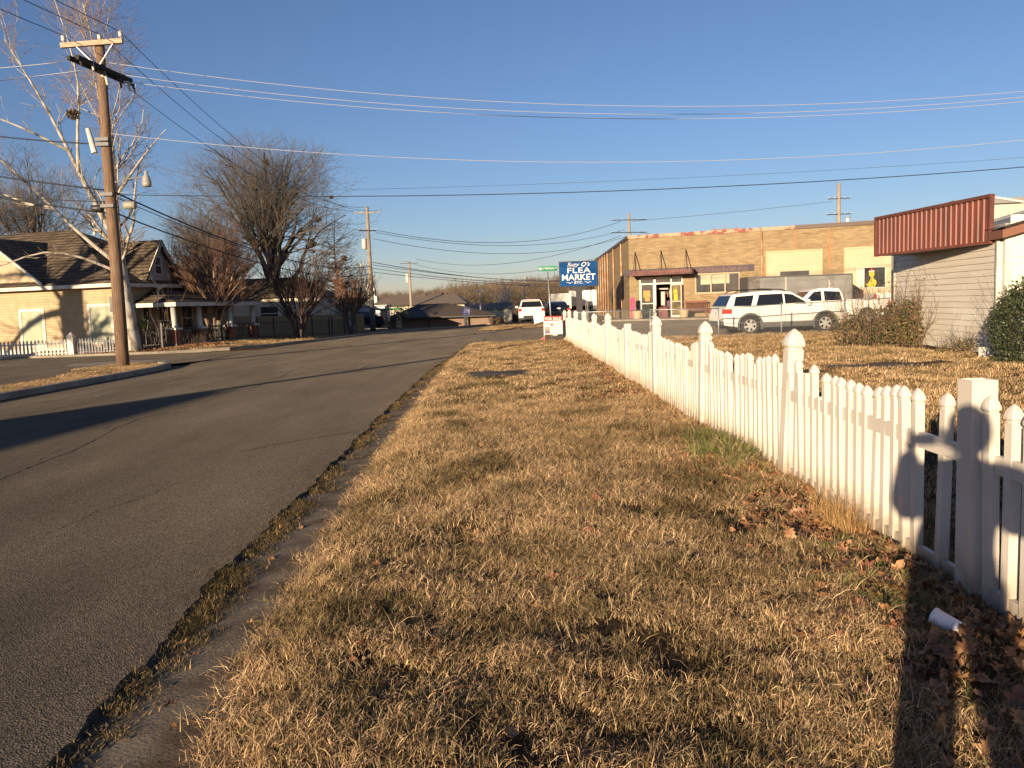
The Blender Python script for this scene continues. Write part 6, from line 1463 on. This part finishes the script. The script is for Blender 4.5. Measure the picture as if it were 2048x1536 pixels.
# white box truck in the distance
t = thing('box_truck', 'white box truck parked far behind the for sale sign', 'truck', (5.0,82,T(5,82)))
m = MB(); m.box(-1.0,1.0,-2.2,2.2,.9,2.5); obj('cargo_box', m, CARW, t, bevel=.04); m = MB(); m.box(-.95,.95,2.3,3.8,.6,2.1); obj('cab', m, CARW, t, bevel=.1)
m = MB(); m.box(-.95,.95,-2.2,3.6,.5,.88); obj('chassis', m, BLACKP, t)
for x in (-.85,.85):
    for y in (-1.2,2.9): m = MB(); m.lathe([(.3,-.12),(.4,-.1),(.4,.1),(.3,.12)], (x,y,.4), 16, 'x'); obj('wheel', m, RUBBER, t)
m = MB(); m.box(-.9,.9,-2.23,-2.205,.95,2.42); obj('rear_door', m, mat('door white',(.62,.58,.52),.5), t)
t2 = copy_tree(t); t2.location = (8.6,86,T(8.6,86)); t2['label'] = 'white truck partly hidden behind the post of the blue sign'; t2.rotation_euler = (0,0,math.radians(70))

# ------------------------------------------------------------------ signs
def text_mesh(s, w, h, m, bold=.0, shear=0, name='lettering', spacing=1.0):
    cu = bpy.data.curves.new(name, 'FONT'); cu.body = s; cu.size = 1; cu.offset = bold; cu.shear = shear; cu.extrude = .012; cu.resolution_u = 3; cu.space_character = spacing
    o = bpy.data.objects.new(name, cu); COL.objects.link(o); dg = bpy.context.evaluated_depsgraph_get(); me = bpy.data.meshes.new_from_object(o.evaluated_get(dg))
    bpy.data.objects.remove(o); bpy.data.curves.remove(cu)
    co = np.empty(len(me.vertices)*3, np.float32); me.vertices.foreach_get('co', co); co = co.reshape(-1,3)
    mn, mx = co.min(0), co.max(0); co = (co-mn)/(mx-mn+1e-9)
    out = np.stack([(co[:,0]-.5)*w, -co[:,2]*.008, (co[:,1]-.5)*h], 1); me.vertices.foreach_set('co', out.astype(np.float32).ravel())
    me.materials.clear(); me.materials.append(m); me.update(); return me
def put_text(parent, s, x, y, z, w, h, m, **k):
    me = text_mesh(s, w, h, m, **k); return inst('lettering', me, parent, (x,y,z))
SGW = mat('sign white',(.75,.73,.68),.5); SGB = mat('sign blue',(.004,.045,.16),.6,(.006,.065,.21),1.2,3,spec=.1)
fs = thing('flea_market_sign', 'blue illuminated-box flea market sign on a thick black post', 'sign', (4.57,54,T(4.57,54)), math.radians(-3)); fs.scale = (1.227,)*3
zb = T(4.57,54); sz0, sz1 = (2.594-zb)/1.227, (4.25-zb)/1.227
m = MB(); m.box(-1.03,1.03,-.18,.18,sz0,sz1); obj('cabinet', m, BLACKP, fs)
m = MB(); m.box(-.98,.98,-.20,-.181,sz0+.05,sz1-.05); obj('face', m, SGB, fs)
m = MB(); m.box(-.16,.16,-.14,.14,-.1,sz0-.25); m.add([(-.16,-.14,sz0-.25),(.16,-.14,sz0-.25),(.16,.14,sz0-.25),(-.16,.14,sz0-.25),(-.5,-.14,sz0),(.5,-.14,sz0),(.5,.14,sz0),(-.5,.14,sz0)],[(0,1,5,4),(1,2,6,5),(2,3,7,6),(3,0,4,7),(4,5,6,7)]); obj('post', m, BLACKP, fs)
cz = (sz0+sz1)/2
put_text(fs,"Suzy Q's",.0,-.2,cz+.47,1.22,.27,SGW,shear=.45)
put_text(fs,'FLEA',.02,-.2,cz+.19,1.22,.28,SGW,bold=.012,spacing=1.08); put_text(fs,'MARKET',.0,-.2,cz-.17,1.76,.32,SGW,bold=.012)
put_text(fs,'ETC.',.0,-.2,cz-.45,.46,.12,SGW,bold=.01)
for s in (-1,1):
    m = MB(); P = [(s*(.30+.04*k), -.205, cz-.45+.035*math.sin(k*1.1)) for k in range(10)]; m.tube(P, [.006+.014*math.sin(math.pi*k/9) for k in range(10)], 4); obj('flourish', m, SGW, fs)
hk = thing('street_name_sign', 'green street name sign on a slim leaning pole reading Hickory', 'sign', (1.82,37,T(1.8,37)))
m = MB(); m.tube([(.06,0,-.1),(-.06,0,3.0)], .03, 8); obj('pole', m, GALV, hk, smooth=True)
GRN = mat('sign green',(.01,.20,.10),.4)
m = MB(); m.box(-.46,.36,-.03,-.01,3.02,3.24); obj('blade', m, GRN, hk)
put_text(hk,'W',-.27,-.032,3.13,.10,.09,SGW); put_text(hk,'Hickory',.03,-.032,3.13,.42,.14,SGW,bold=.01); put_text(hk,'St',.31,-.032,3.16,.07,.06,SGW)
m = MB(); m.lathe([(.06,0),(.06,.01)], (-.385,-.04,3.13), 14, 'y'); obj('emblem', m, SGW, hk)
rs = thing('for_sale_sign', 'white real estate for sale sign with red header and pink ribbon', 'sign', (1.72,33.0,0))
m = MB(); m.box(-.37,.37,-.012,.012,.36,1.08); obj('panel', m, mat('sign panel',(.70,.66,.58),.5), rs)
m = MB(); m.box(-.37,.37,-.018,-.013,.90,1.08); obj('header', m, mat('sign red',(.50,.035,.025),.5), rs)
put_text(rs,'FOR SALE',0,-.02,.985,.64,.11,SGW,bold=.02)
put_text(rs,'iRealty',.0,-.014,.77,.62,.15,mat('sign grey text',(.30,.28,.22),.6))
m = MB(); m.lathe([(.05,0),(.05,.004)], (-.05,-.022,.74), 14, 'y'); obj('logo_dot', m, mat('logo red',(.5,.12,.08),.6), rs)
m = MB(); m.box(-.33,-.13,-.018,-.013,.39,.52); obj('picture', m, mat('sign purple',(.12,.07,.14),.6,(.25,.18,.25),30), rs); m = MB(); m.box(-.33,-.13,-.018,-.013,.521,.66); obj('picture', m, mat('sign mustard',(.40,.36,.20),.6,(.2,.16,.14),30), rs)
m = MB()
r_ = random.Random(2)
for zz in (.64,.545,.455):
    x = -.08
    while x < .31: w = r_.uniform(.02,.07); m.box(x,min(x+w,.33),-.017,-.013,zz-.014,zz+.012); x += w+.012
obj('fine_print', m, mat('sign grey text',(.30,.28,.22)), rs)
for x in (-.365,.36): m = MB(); m.box(x-.012,x+.012,.013,.035,-.2,1.1); obj('stake', m, DARK if x > 0 else WPAINT, rs)
m = MB(); m.add([(-.375,-.03,.30),(-.345,-.03,.30),(-.345,-.03,.08),(-.375,-.03,.08)],[(0,1,2,3)]); m.add([(-.36,-.035,.29),(-.34,-.035,.25),(-.50,-.04,.13),(-.52,-.04,.17)],[(0,1,2,3)]); obj('ribbon', m, mat('pink ribbon',(.60,.13,.12),.7), rs, fix=False)
t = thing('yard_sign', 'small pale purple sign on a white post beside the far road', 'sign', (-3.5,67.0,T(-3.5,67)-.05))
m = MB(); m.box(-.31,.31,-.03,.0,.92,1.58); obj('panel', m, mat('pale purple print',(.40,.36,.62),.6,(.55,.50,.68),4), t); m = MB(); m.box(-.07,.07,.0,.08,-.2,1.5); obj('post', m, WPAINT, t)
m = MB(); m.box(-.31,.31,-.036,-.031,1.42,1.56); obj('header', m, mat('grey header',(.25,.22,.28),.6), t)
t = thing('yard_sign', 'blank white sign board tilted in the grass just left of the for sale sign', 'sign', (1.75,49.5,T(1.75,49.5)), math.radians(8))
m = MB(); m.add([(-.36,0,1.0-.12),(.36,0,1.0+.02),(.34,0,.42),(-.28,0,.28),(-.36,.02,1.0-.12),(.36,.02,1.0+.02),(.34,.02,.42),(-.28,.02,.28)],[(3,2,1,0),(4,5,6,7),(0,1,5,4),(1,2,6,5),(2,3,7,6),(3,0,4,7)]); obj('panel', m, CARW, t); m = MB(); m.bar((-.2,.03,-.1),(-.2,.03,.4),.02); m.bar((.25,.03,-.1),(.25,.03,.5),.02); obj('stake', m, DARK, t)
t = thing('utility_box', 'grey slatted metal utility box by the corner of the picket fence', 'box', (2.15,40.5,T(2.1,40.5)))
m = MB(); m.box(-.16,.16,-.16,.16,0,.95); obj('body', m, GALV, t)
for k in range(4): m = MB(); m.box(-.13+.07*k,-.10+.07*k,-.18,-.165,.1,.9); obj('slat', m, mat('pale slat',(.4,.38,.34),.6), t)
t = thing('utility_box', 'grey caged gas meter by the brick side wall behind the picket fence', 'box', (5.55,56.5,T(5.5,56.5)))
m = MB(); m.box(-.3,.3,-.3,.3,0,.7); obj('body', m, DARK, t); m = MB()
for k in range(7): m.bar((-.36+.12*k,-.36,0),(-.36+.12*k,-.36,1.3),.03); 
for zz in (.1,.7,1.3): m.bar((-.38,-.36,zz),(.38,-.36,zz),.03)
m.bar((0,-.36,1.2),(0,-.36,2.5),.07); obj('cage', m, GALV, t)
# far median grass
med = strip_mesh('median', ticks((50.5,59.5,.6)), lambda y: float(np.interp(y,[50.5,52,59.5],[-.6,-2.3,-1.45])), lambda y: float(np.interp(y,[50.5,59.5],[5.0,.4])), 6, .03)
obj('median', med, GRASSG, kind='structure')
xx = rng.uniform(-2,3.5,900); yy = rng.uniform(50.6,59,900); k = (xx > np.interp(yy,[50.5,52,59.5],[-.6,-2.2,-1.4])) & (xx < np.interp(yy,[50.5,59.5],[4.6,.4])); xx, yy = xx[k], yy[k]
scatter('dry_grass', far_v, np.stack([xx,yy,terrain(xx,yy)+.03],1), rnd_rot(len(xx)), rng.uniform(.8,1.4,len(xx)), rng.integers(0,7,len(xx)))
# ------------------------------------------------------------------ far buildings down the slope
TANR = mat('tan metal roof',(.23,.17,.11),.7,(.19,.14,.09),.6); BRR = mat('dark brown roof',(.085,.062,.042),.8,(.065,.048,.034),1)
t = thing('shelter', 'low brown hip-roofed shelter with dark posts beyond the road', 'building', (-8.0,84,T(-8,84)))
z0 = T(-8,84)
m = MB(); m.box(-4.4,6.2,0,7,.0,.72-z0-.05); obj('wall', m, mat('brown block wall',(.24,.16,.11),.85,(.20,.13,.09),1), t)
m = MB(); e0 = .68-z0; m.add([(-4.8,-.9,e0-.12),(6.6,-.9,e0+.04),(6.6,7.9,e0+.04),(-4.8,7.9,e0-.12),(-1.6,3.5,1.95-z0),(1.6,3.5,1.98-z0)],[(0,1,5,4),(1,2,5),(2,3,4,5),(3,0,4),(3,2,1,0)]); obj('roof', m, BRR, t)
m = MB(); m.box(-4.8,6.6,-.95,-.9,e0-.16,e0-.02); obj('fascia_board', m, DARK, t)
for x in (-.2,3.5,6.2): m = MB(); m.box(x-.08,x+.08,-.85,-.7,-.2,e0-.1); obj('post', m, mat('dark brown post',(.05,.035,.03),.7), t)
t = thing('office_building', 'long two-storey building with tan roof and small windows far down the slope', 'building', (-12.5,122,T(-12.5,122))); z0 = T(-12.5,122)
m = MB(); m.box(-7.5,5.9,0,14,0,2.05-z0); obj('wall', m, mat('pale tan wall',(.48,.42,.30),.8), t)
m = MB(); m.box(1.5,5.96,-.05,0,0,.95-z0); obj('brick_panel', m, REDBR, t)
m = MB(); e0 = 2.0-z0; m.add([(-8.2,-.8,e0),(6.4,-.8,e0),(6.4,14.8,e0),(-8.2,14.8,e0),(-5.5,7,3.75-z0),(4.1,7,3.72-z0)],[(0,1,5,4),(1,2,5),(2,3,4,5),(3,0,4),(3,2,1,0)]); obj('roof', m, TANR, t)
for k in range(4): window(t, .9+1.35*k, 0, 1.18-z0, .45, .42, frame=.05, rail=False)
for x in (-5,-2.4,.2,2.9): m = MB(); m.box(x,x+.1,-.05,0,0,2-z0); obj('downspout', m, mat('brown pipe',(.08,.05,.04),.7), t)
for x,y in ((-1.0,5.8),(2.2,6)): m = MB(); m.box(x,x+.7,y,y+.4,3.35-z0,3.8-z0); obj('roof_vent', m, BRR, t)
t = thing('house', 'pale gabled house behind the pale utility pole', 'house', (-17.6,98,T(-17.6,98)), .25); z0 = T(-17.6,98)
m = MB(); m.box(-3,3.2,0,6,0,1.6-z0); m.prism([(-3,1.6-z0),(3.2,1.6-z0),(.1,2.9-z0)], 0, 6, 'y'); obj('wall', m, mat('pale cream wall',(.55,.5,.38)), t)
m = MB(); m.add([(-3.4,-.3,1.5-z0),(.1,-.3,3.0-z0),(.1,6.3,3.0-z0),(-3.4,6.3,1.5-z0)],[(0,1,2,3)]); m.add([(3.6,-.3,1.5-z0),(.1,-.3,3.0-z0),(.1,6.3,3.0-z0),(3.6,6.3,1.5-z0)],[(3,2,1,0)]); obj('roof', m, TANR, t, fix=False)
window(t, -.4, 0, 1.0-z0, .8, .8, rail=False)
t = thing('steeple', 'white church steeple rising just behind the pale utility pole', 'steeple', (-31.5,190,T(-31.5,190))); z0 = T(-31.5,190)
m = MB(); m.box(-1.5,1.5,-1.5,1.5,0,4.6-z0); m.box(-1.0,1.0,-1,1,4.6-z0,6.4-z0); obj('tower', m, WPAINT, t)
m = MB(); m.add([(-.8,-.8,6.4-z0),(.8,-.8,6.4-z0),(.8,.8,6.4-z0),(-.8,.8,6.4-z0),(0,0,11.5-z0)],[(0,1,4),(1,2,4),(2,3,4),(3,0,4)]); obj('spire', m, WPAINT, t)
for x, y, w, h, lab in ((-2.4,104,5.4,1.3,'small pale house with low roof behind the bare white tree'),(4.5,108,3.0,1.2,'small pale shed left of the far white SUV')):
    t = thing('house', lab, 'house', (x,y,T(x,y))); z0 = T(x,y)
    m = MB(); m.box(-w/2,w/2,0,5,0,h-.2-z0); obj('wall', m, mat('pale cream wall',(.55,.5,.38)), t); m = MB(); m.add([(-w/2-.3,-.3,h-.25-z0),(w/2+.3,-.3,h-.25-z0),(w/2+.3,5.3,h-.25-z0),(-w/2-.3,5.3,h-.25-z0),(-w/2,2.5,h+.6-z0),(w/2,2.5,h+.6-z0)],[(0,1,5,4),(1,2,5),(2,3,4,5),(3,0,4),(3,2,1,0)]); obj('roof', m, mat('grey brown roof',(.2,.15,.12),.8), t)
    window(t, -w/4, 0, h-1.0-z0, w/4, .5, rail=False, frame=.05)
def light_pole(x, y, ztop, lab):
    t = thing('street_lamp', lab, 'street lamp', (x,y,T(x,y)), 0, 'distant double-headed parking lot lamps'); z0 = T(x,y)
    m = MB(); m.tube([(0,0,0),(0,0,ztop-z0)],[.11,.08],8); obj('pole', m, mat('pale lamp pole',(.5,.46,.40),.5), t)
    for s in (-1,1): m = MB(); m.box(min(s*.1,s*.75),max(s*.1,s*.75),-.15,.15,ztop-z0-.05,ztop-z0+.12); obj('lamp_head', m, mat('lamp housing',(.45,.43,.4)), t)
light_pole(-3.3,95,3.25,'distant double-headed lamp pole right of the brown shelter'); light_pole(2.1,112,4.1,'distant double-headed lamp pole just above the far white SUV')
m_w = broad_tree('bare_tree', 'small white-barked bare tree right of the distant lamp pole', 'tree', (-.4,110,T(-.4,110)), 91, 7.6, 2.8, .2, 1.5, 11, mat('far white bark',(.62,.58,.5),.7), mat('far white twigs',(.5,.45,.37),.7), 70, 200, 300)
for k,(x,y,s,lab) in enumerate([(-5.6,91,1.6,'dark purple leafless bush right of the low brown shelter'),(-2.9,88,1.0,'low brown bush below the first distant lamp pole'),(-1.2,84,.8,'low tan bush beyond the road bend'),(-10.5,70,.8,'bare twiggy bush at the left end of the brown shelter')]):
    z0 = T(x,y); b = thing('bush', lab, 'bush', (x,y,z0)); hh = (.9 if k == 0 else .35)-z0 if k < 3 else .9
    twiggy('twigs', b, 60, (0,0,1.4), s*.7, hh+.2, .02, TWIGR if k == 0 else TWB, 95+k); leaf_blob('foliage', b, 500 if k < 3 else 120, ball(s*1.1,s*.8,hh*.5,(0,0,hh*.5)), .16, [mat('bush purple brown',(.045,.03,.035),.9)] if k == 0 else [LG[3],LG[2],mat('bush tan',(.25,.17,.09),.8)], 98+k)
t = thing('planter', 'tan stone entrance pillar with green shrub left of the distant brown shelter', 'pillar', (-9.9,69.5,T(-9.9,69.5)))
m = MB(); m.box(-.9,-.4,-.2,.2,0,1.5); m.box(.4,.8,-.2,.2,0,1.3); obj('pillar', m, mat('tan stone',(.45,.36,.22),.9,(.3,.22,.13),6), t); m = MB(); m.box(-1.1,.9,-.3,.3,1.5,1.65); obj('cap', m, mat('green board',(.03,.16,.05),.7), t)
leaf_blob('foliage', t, 500, ball(.8,.5,.8,(.7,0,1.1)), .16, [LG[0],LG[1]], 111)

# ------------------------------------------------------------------ far woods (one mass, hundreds of trees)
def far_tree_mesh(seed, conifer):
    g = np.random.default_rng(seed); 
    if conifer:
        r = random.Random(seed); V = []; Fc = []
        for i in range(650):
            z = r.uniform(.25,1); w = (.34*math.sin(math.pi*min(1,(1.05-z)*1.15))+.05)
            a = r.uniform(0,6.283); d = w*math.sqrt(r.random()); p = Vector((d*math.cos(a), d*math.sin(a), z)); q = Vector((r.gauss(0,1),r.gauss(0,1),r.gauss(0,1))).normalized()*.05; s = q.cross(Vector((r.gauss(0,1),r.gauss(0,1),r.gauss(0,1)))).normalized()*.035
            o = len(V); V += [p-q,p+s,p+q,p-s]; Fc.append((o,o+1,o+2,o+3))
        mb = MB(); mb.v = [tuple(v) for v in V]; mb.f = Fc; mb.tube([(0,0,0),(0,0,.7)],[.03,.015],5)
        me = mb.mesh('far_pine', fix=False); me.materials.append(mat('pine needles far',(.030,.036,.016),.9,(.05,.05,.022),3)); return me
    P0 = np.array([[[0,0,0],[0,0,.2],[.01,0,.4],[0,.01,.6],[0,0,.9]]], float); R0_ = np.linspace(.02,.005,5)[None]
    P1, R1 = spawn(P0,R0_,22,.25,(38,12),(.3,.6),.6,5,.1,.12,g,.006); P2, R2 = spawn(P1,R1,130,.2,(36,12),(.35,.7),.7,4,.15,.1,g,.0045); P3, R3 = spawn(P2,R2,420,.2,(36,12),(.4,.8),.7,3,.15,.1,g,.004)
    return tube_mesh('far_bare', [(P0,R0_,5),(P1,R1,3),(P2,R2,3),(P3,R3,3)], mat('far twigs',(.15,.105,.068),.9,(.10,.075,.05),2), False)
fv = variants('far_tree', [far_tree_mesh(900+k, k >= 5) for k in range(8)])
n = 5200; yy = rng.uniform(235,440,n); xx = rng.uniform(-330,330,n)*(yy/400)
con = rng.random(n) < .10+.45*(np.sin(xx*.07+.5*np.sin(xx*.19))>.35); idx = np.where(con, rng.integers(5,8,n), rng.integers(0,5,n))
hh = rng.uniform(5.5,8.0,n)+1.5*(yy>330)*0+1.2*np.sin(xx*.045+1); zz = terrain(xx,yy)
far = scatter('distant_woods', fv, np.stack([xx,yy,zz-.3],1), np.stack([np.zeros(n),np.zeros(n),rng.random(n)*6.28],1), hh, idx)
n = 700; yy = rng.uniform(140,235,n); xx = rng.uniform(-12,60,n)*(yy/160); idx = rng.integers(0,5,n); k = (xx > -.075*yy)
scatter('distant_woods', fv, np.stack([xx[k],yy[k],terrain(xx[k],yy[k])-.3],1), np.stack([np.zeros(k.sum())]*2+[rng.random(k.sum())*6.28],1), rng.uniform(5,7.5,k.sum()), idx[k])
# individually visible pines on the ridge
pm = [o.data for o in fv.objects][5:]
for k,(px_,yy_,h,lab) in enumerate([(-.0335*260,255,10.5,'rounded dark pine crown standing out of the far wooded hill, right of the brown roofs'),(-.062*260,262,9.3,'dark pine crown on the far hill above the tan roof'),(-.085*260,270,8.6,'dark pine crown on the far hill left of the tan roof ridge'),(-.045*260,248,9.0,'dark pine beside the tallest rounded pine on the hill')]):
    o = inst('pine_tree', pm[k%3], None, (px_,yy_,T(px_,yy_)-.2), (0,0,k), (h*1.3,h*1.3,h)); tag(o, lab, 'tree')

# ------------------------------------------------------------------ things outside the frame whose shadows fall into it
CA, SA = math.cos(SUN_AZ), math.sin(SUN_AZ)
def sa(s, al): return (s*CA+al*SA, -s*SA+al*CA)
x, y = sa(-13.3,-14.2); gt = thing('neighbour_garage', 'mono-pitched garage across the street behind the viewer', 'building', (x,y,0), -SUN_AZ)
m = MB(); m.add([(0,-8,0),(7,-8,0),(7,0,0),(0,0,0),(0,-8,4.4),(.3,-8,4.4),(7,-8,1.75),(0,0,4.4),(.3,0,4.4),(7,0,1.75)],[(3,2,1,0),(0,1,6,5,4),(3,7,8,9,2),(0,4,7,3),(4,5,8,7),(5,6,9,8),(1,2,9,6)]); obj('wall', m, LAP, gt)
m = MB(); m.box(.5,3.5,.005,.05,.05,1.9); obj('door', m, WPAINT, gt)
x, y = sa(-13.45,-14.6); pp = thing('light_pole', 'slim wooden pole beside the garage behind the viewer', 'pole', (x,y,0)); m = MB(); m.tube([(0,0,-.2),(0,0,7.3)],[.17,.13],10); obj('shaft', m, WOOD, pp, smooth=True)
g = np.random.default_rng(5); X0, Y0 = -30.1, 18.9
t = thing('sycamore_tree', 'thick old sycamore on the left beyond the frame, shading the house wall', 'tree', (X0,Y0,0))
mains = [([(0,0,-.2),(.05,0,2),(0,.05,4.5),(.1,0,7.2)], .68, .56),([(0,0,6.9),(.8,.2,8.4),(1.4,.4,10.5),(1.6,.3,13)], .4,.06),([(0,0,6.6),(-1.2,.4,8.4),(-1.8,.4,11),(-2,.2,13.5)], .36,.06),
 ([(-.2,0,5.6),(-1.6,.5,5.4),(-2.8,1.0,4.6),(-3.6,1.4,3.6)], .22,.10),([(-.2,0,6.8),(-2.4,.8,7.4),(-4.4,1.5,7.2)], .18,.04),([(.3,0,6.6),(1.9,-.5,7.0),(3.4,-1,6.9),(4.6,-1.5,6.4)], .13,.03),([(.3,0,6.9),(2.2,.5,8.6),(3.5,.8,10.8)], .2,.04)]
P0, R0_ = limbs_arr(mains); obj('trunk', tube_mesh('shade_trunk', [(P0,R0_,12)], BARKW), None, t)
P1, R1 = spawn(P0,R0_,90,.3,(40,12),(.2,.5),.4,6,.15,.03,g,.02); P2, R2 = spawn(P1,R1,380,.15,(42,12),(.3,.7),.5,5,.25,.03,g,.012); P3, R3 = spawn(P2,R2,1100,.2,(42,14),(.35,.8),.6,4,.3,.03,g,.008)
obj('crown', tube_mesh('shade_crown', [(P1,R1,5),(P2,R2,4),(P3,R3,3)], TWIGW), None, t)

# ------------------------------------------------------------------ the photographer, standing at the camera
pr = thing('person', 'person in dark jacket and jeans standing and holding up a phone in both hands', 'person', (0.02,-.44,verge_z(np.array(0.02),np.array(-.44)).item()))
def skin(name, verts, edges, radii, m, parent, sub=2, root=0):
    me = bpy.data.meshes.new(name); me.from_pydata(verts, edges, []); o = bpy.data.objects.new(name, me); COL.objects.link(o); o.parent = parent
    md = o.modifiers.new('skin', 'SKIN'); md.use_smooth_shade = True
    for i, r in enumerate(radii):
        v = me.skin_vertices[0].data[i]; v.radius = (r, r) if not hasattr(r, '__len__') else r; v.use_root = (i == root)
    s = o.modifiers.new('sub', 'SUBSURF'); s.levels = s.render_levels = sub
    me.materials.append(m); return o
SKN = mat('skin',(.45,.26,.18),.55); DEN = mat('denim',(.03,.045,.08),.9,(.045,.065,.11),20); JKT = mat('dark jacket',(.03,.03,.035),.85,(.05,.05,.055),15); HAIR = mat('brown hair',(.05,.03,.02),.7)
Vp = [(-.07,0,.93),(-.055,.0,1.12),(-.03,-.01,1.30),(0,-.01,1.43),(0,.01,1.50),(0,.03,1.55),     # pelvis..neck
      (-.19,0,.88),(-.21,.01,.50),(-.22,-.02,.10),(-.23,.10,.04),(.06,0,.88),(.12,.01,.50),(.13,-.02,.10),(.14,.10,.04),
      (-.17,-.01,1.41),(-.32,.06,1.17),(-.13,.33,1.50),(.17,-.01,1.41),(.27,.06,1.17),(.13,.33,1.50)]
Ep = [(0,1),(1,2),(2,3),(3,4),(4,5),(0,6),(6,7),(7,8),(8,9),(0,10),(10,11),(11,12),(12,13),(3,14),(14,15),(15,16),(3,17),(17,18),(18,19)]
Rp = [(.25,.15),(.245,.145),(.24,.14),(.17,.11),.065,.058,(.10,.11),(.07,.075),(.05,.055),(.045,.04),(.10,.11),(.07,.075),(.05,.055),(.045,.04),.105,.10,.06,.095,.085,.055]
body = skin('body', Vp, Ep, Rp, JKT, pr)
for hx, kx, ax in ((-.18,-.22,-.23),(.06,.12,.13)):
    skin('trouser_leg', [(hx,0,1.0),(hx,0,.80),(kx,.01,.50),(ax,-.02,.10)], [(0,1),(1,2),(2,3)], [(.12,.13),(.115,.12),(.10,.095),(.095,.09)], DEN, pr)
for s in (-1,1): skin('shoe', [(s*.175-.05,-.06,.045),(s*.18-.05,.06,.05),(s*.185-.05,.17,.035)], [(0,1),(1,2)], [.045,.05,.04], mat('dark shoe',(.03,.025,.02),.6), pr)
bm = bmesh.new(); bmesh.ops.create_uvsphere(bm, u_segments=24, v_segments=18, radius=1)
for v in bm.verts:
    x, y, z = v.co; jaw = 1-.25*max(0,-z)**1.3; v.co = Vector((x*.077*jaw, y*.097*(1-.1*max(0,-z))+(.012 if z < -.2 and y > 0 else 0), z*.118))
    if abs(x) < .22 and y > .7 and -.35 < z < .12: v.co.y += .016*(1-abs(x)/.22)
    if abs(abs(x)-.38) < .14 and y > .6 and .02 < z < .22: v.co.y -= .008
me = bpy.data.meshes.new('head'); bm.to_mesh(me); bm.free(); me.polygons.foreach_set('use_smooth',[True]*len(me.polygons))
hd = obj('head', me, SKN, pr); hd.location = (.02,.045,1.645); hd.rotation_euler = (math.radians(-5),0,0)
for s in (-1,1):
    m = MB(); m.lathe([(.002,.011),(.009,.007),(.012,0),(.009,-.007)], (s*.032,.082,.018), 10, 'y'); obj('eye', m, mat('eye white',(.7,.7,.68),.2), hd, smooth=True)
    m = MB(); m.lathe([(.004,-.008),(.022,-.006),(.03,.0),(.022,.006)], (s*.078,0,-.005), 10, 'x'); obj('ear', m, SKN, hd, smooth=True)
m = MB(); m.box(-.024,.024,.088,.096,-.062,-.052); obj('mouth', m, mat('lips',(.35,.12,.10),.5), hd, bevel=.003)
bm = bmesh.new(); bmesh.ops.create_uvsphere(bm, u_segments=24, v_segments=16, radius=1)
for v in bm.verts:
    x, y, z = v.co; k = .0 if (y > .45 and z < .45) else 1; v.co = Vector((x*(.075+.016*k), y*(.09+.018*k)-.008, z*(.118+.014*k)+.006)); 
me = bpy.data.meshes.new('hair'); bm.to_mesh(me); bm.free(); me.polygons.foreach_set('use_smooth',[True]*len(me.polygons)); obj('hair', me, HAIR, hd)
for s in (-1,1):
    px_, py_, pz_ = s*.095, .395, 1.555
    skin('hand', [(s*.13,.33,1.50),(s*.115,.36,1.525),(px_,py_,pz_)], [(0,1),(1,2)], [.030,(.036,.022),(.038,.02)], SKN, pr)
    for f in range(4):
        z = 1.60-.024*f; skin('finger', [(px_+s*.005,py_,z-.02),(px_+s*.004,py_+.035,z-.008),(px_-s*.018,py_+.052,z-.004),(px_-s*.04,py_+.052,z-.002)], [(0,1),(1,2),(2,3)], [.010,.009,.008,.0075], SKN, pr, 1)
    skin('thumb', [(px_+s*.005,py_-.01,1.535),(px_-s*.012,py_+.0,1.560),(px_-s*.034,py_+.018,1.585)], [(0,1),(1,2)], [.012,.010,.009], SKN, pr, 1)
ph = thing('phone', 'black smartphone held level in two hands', 'phone', (0,-.022,1.6), 0)
m = MB(); m.box(-.074,.074,-.004,.004,-.036,.036); obj('case', m, BLACKP, ph, bevel=.002)
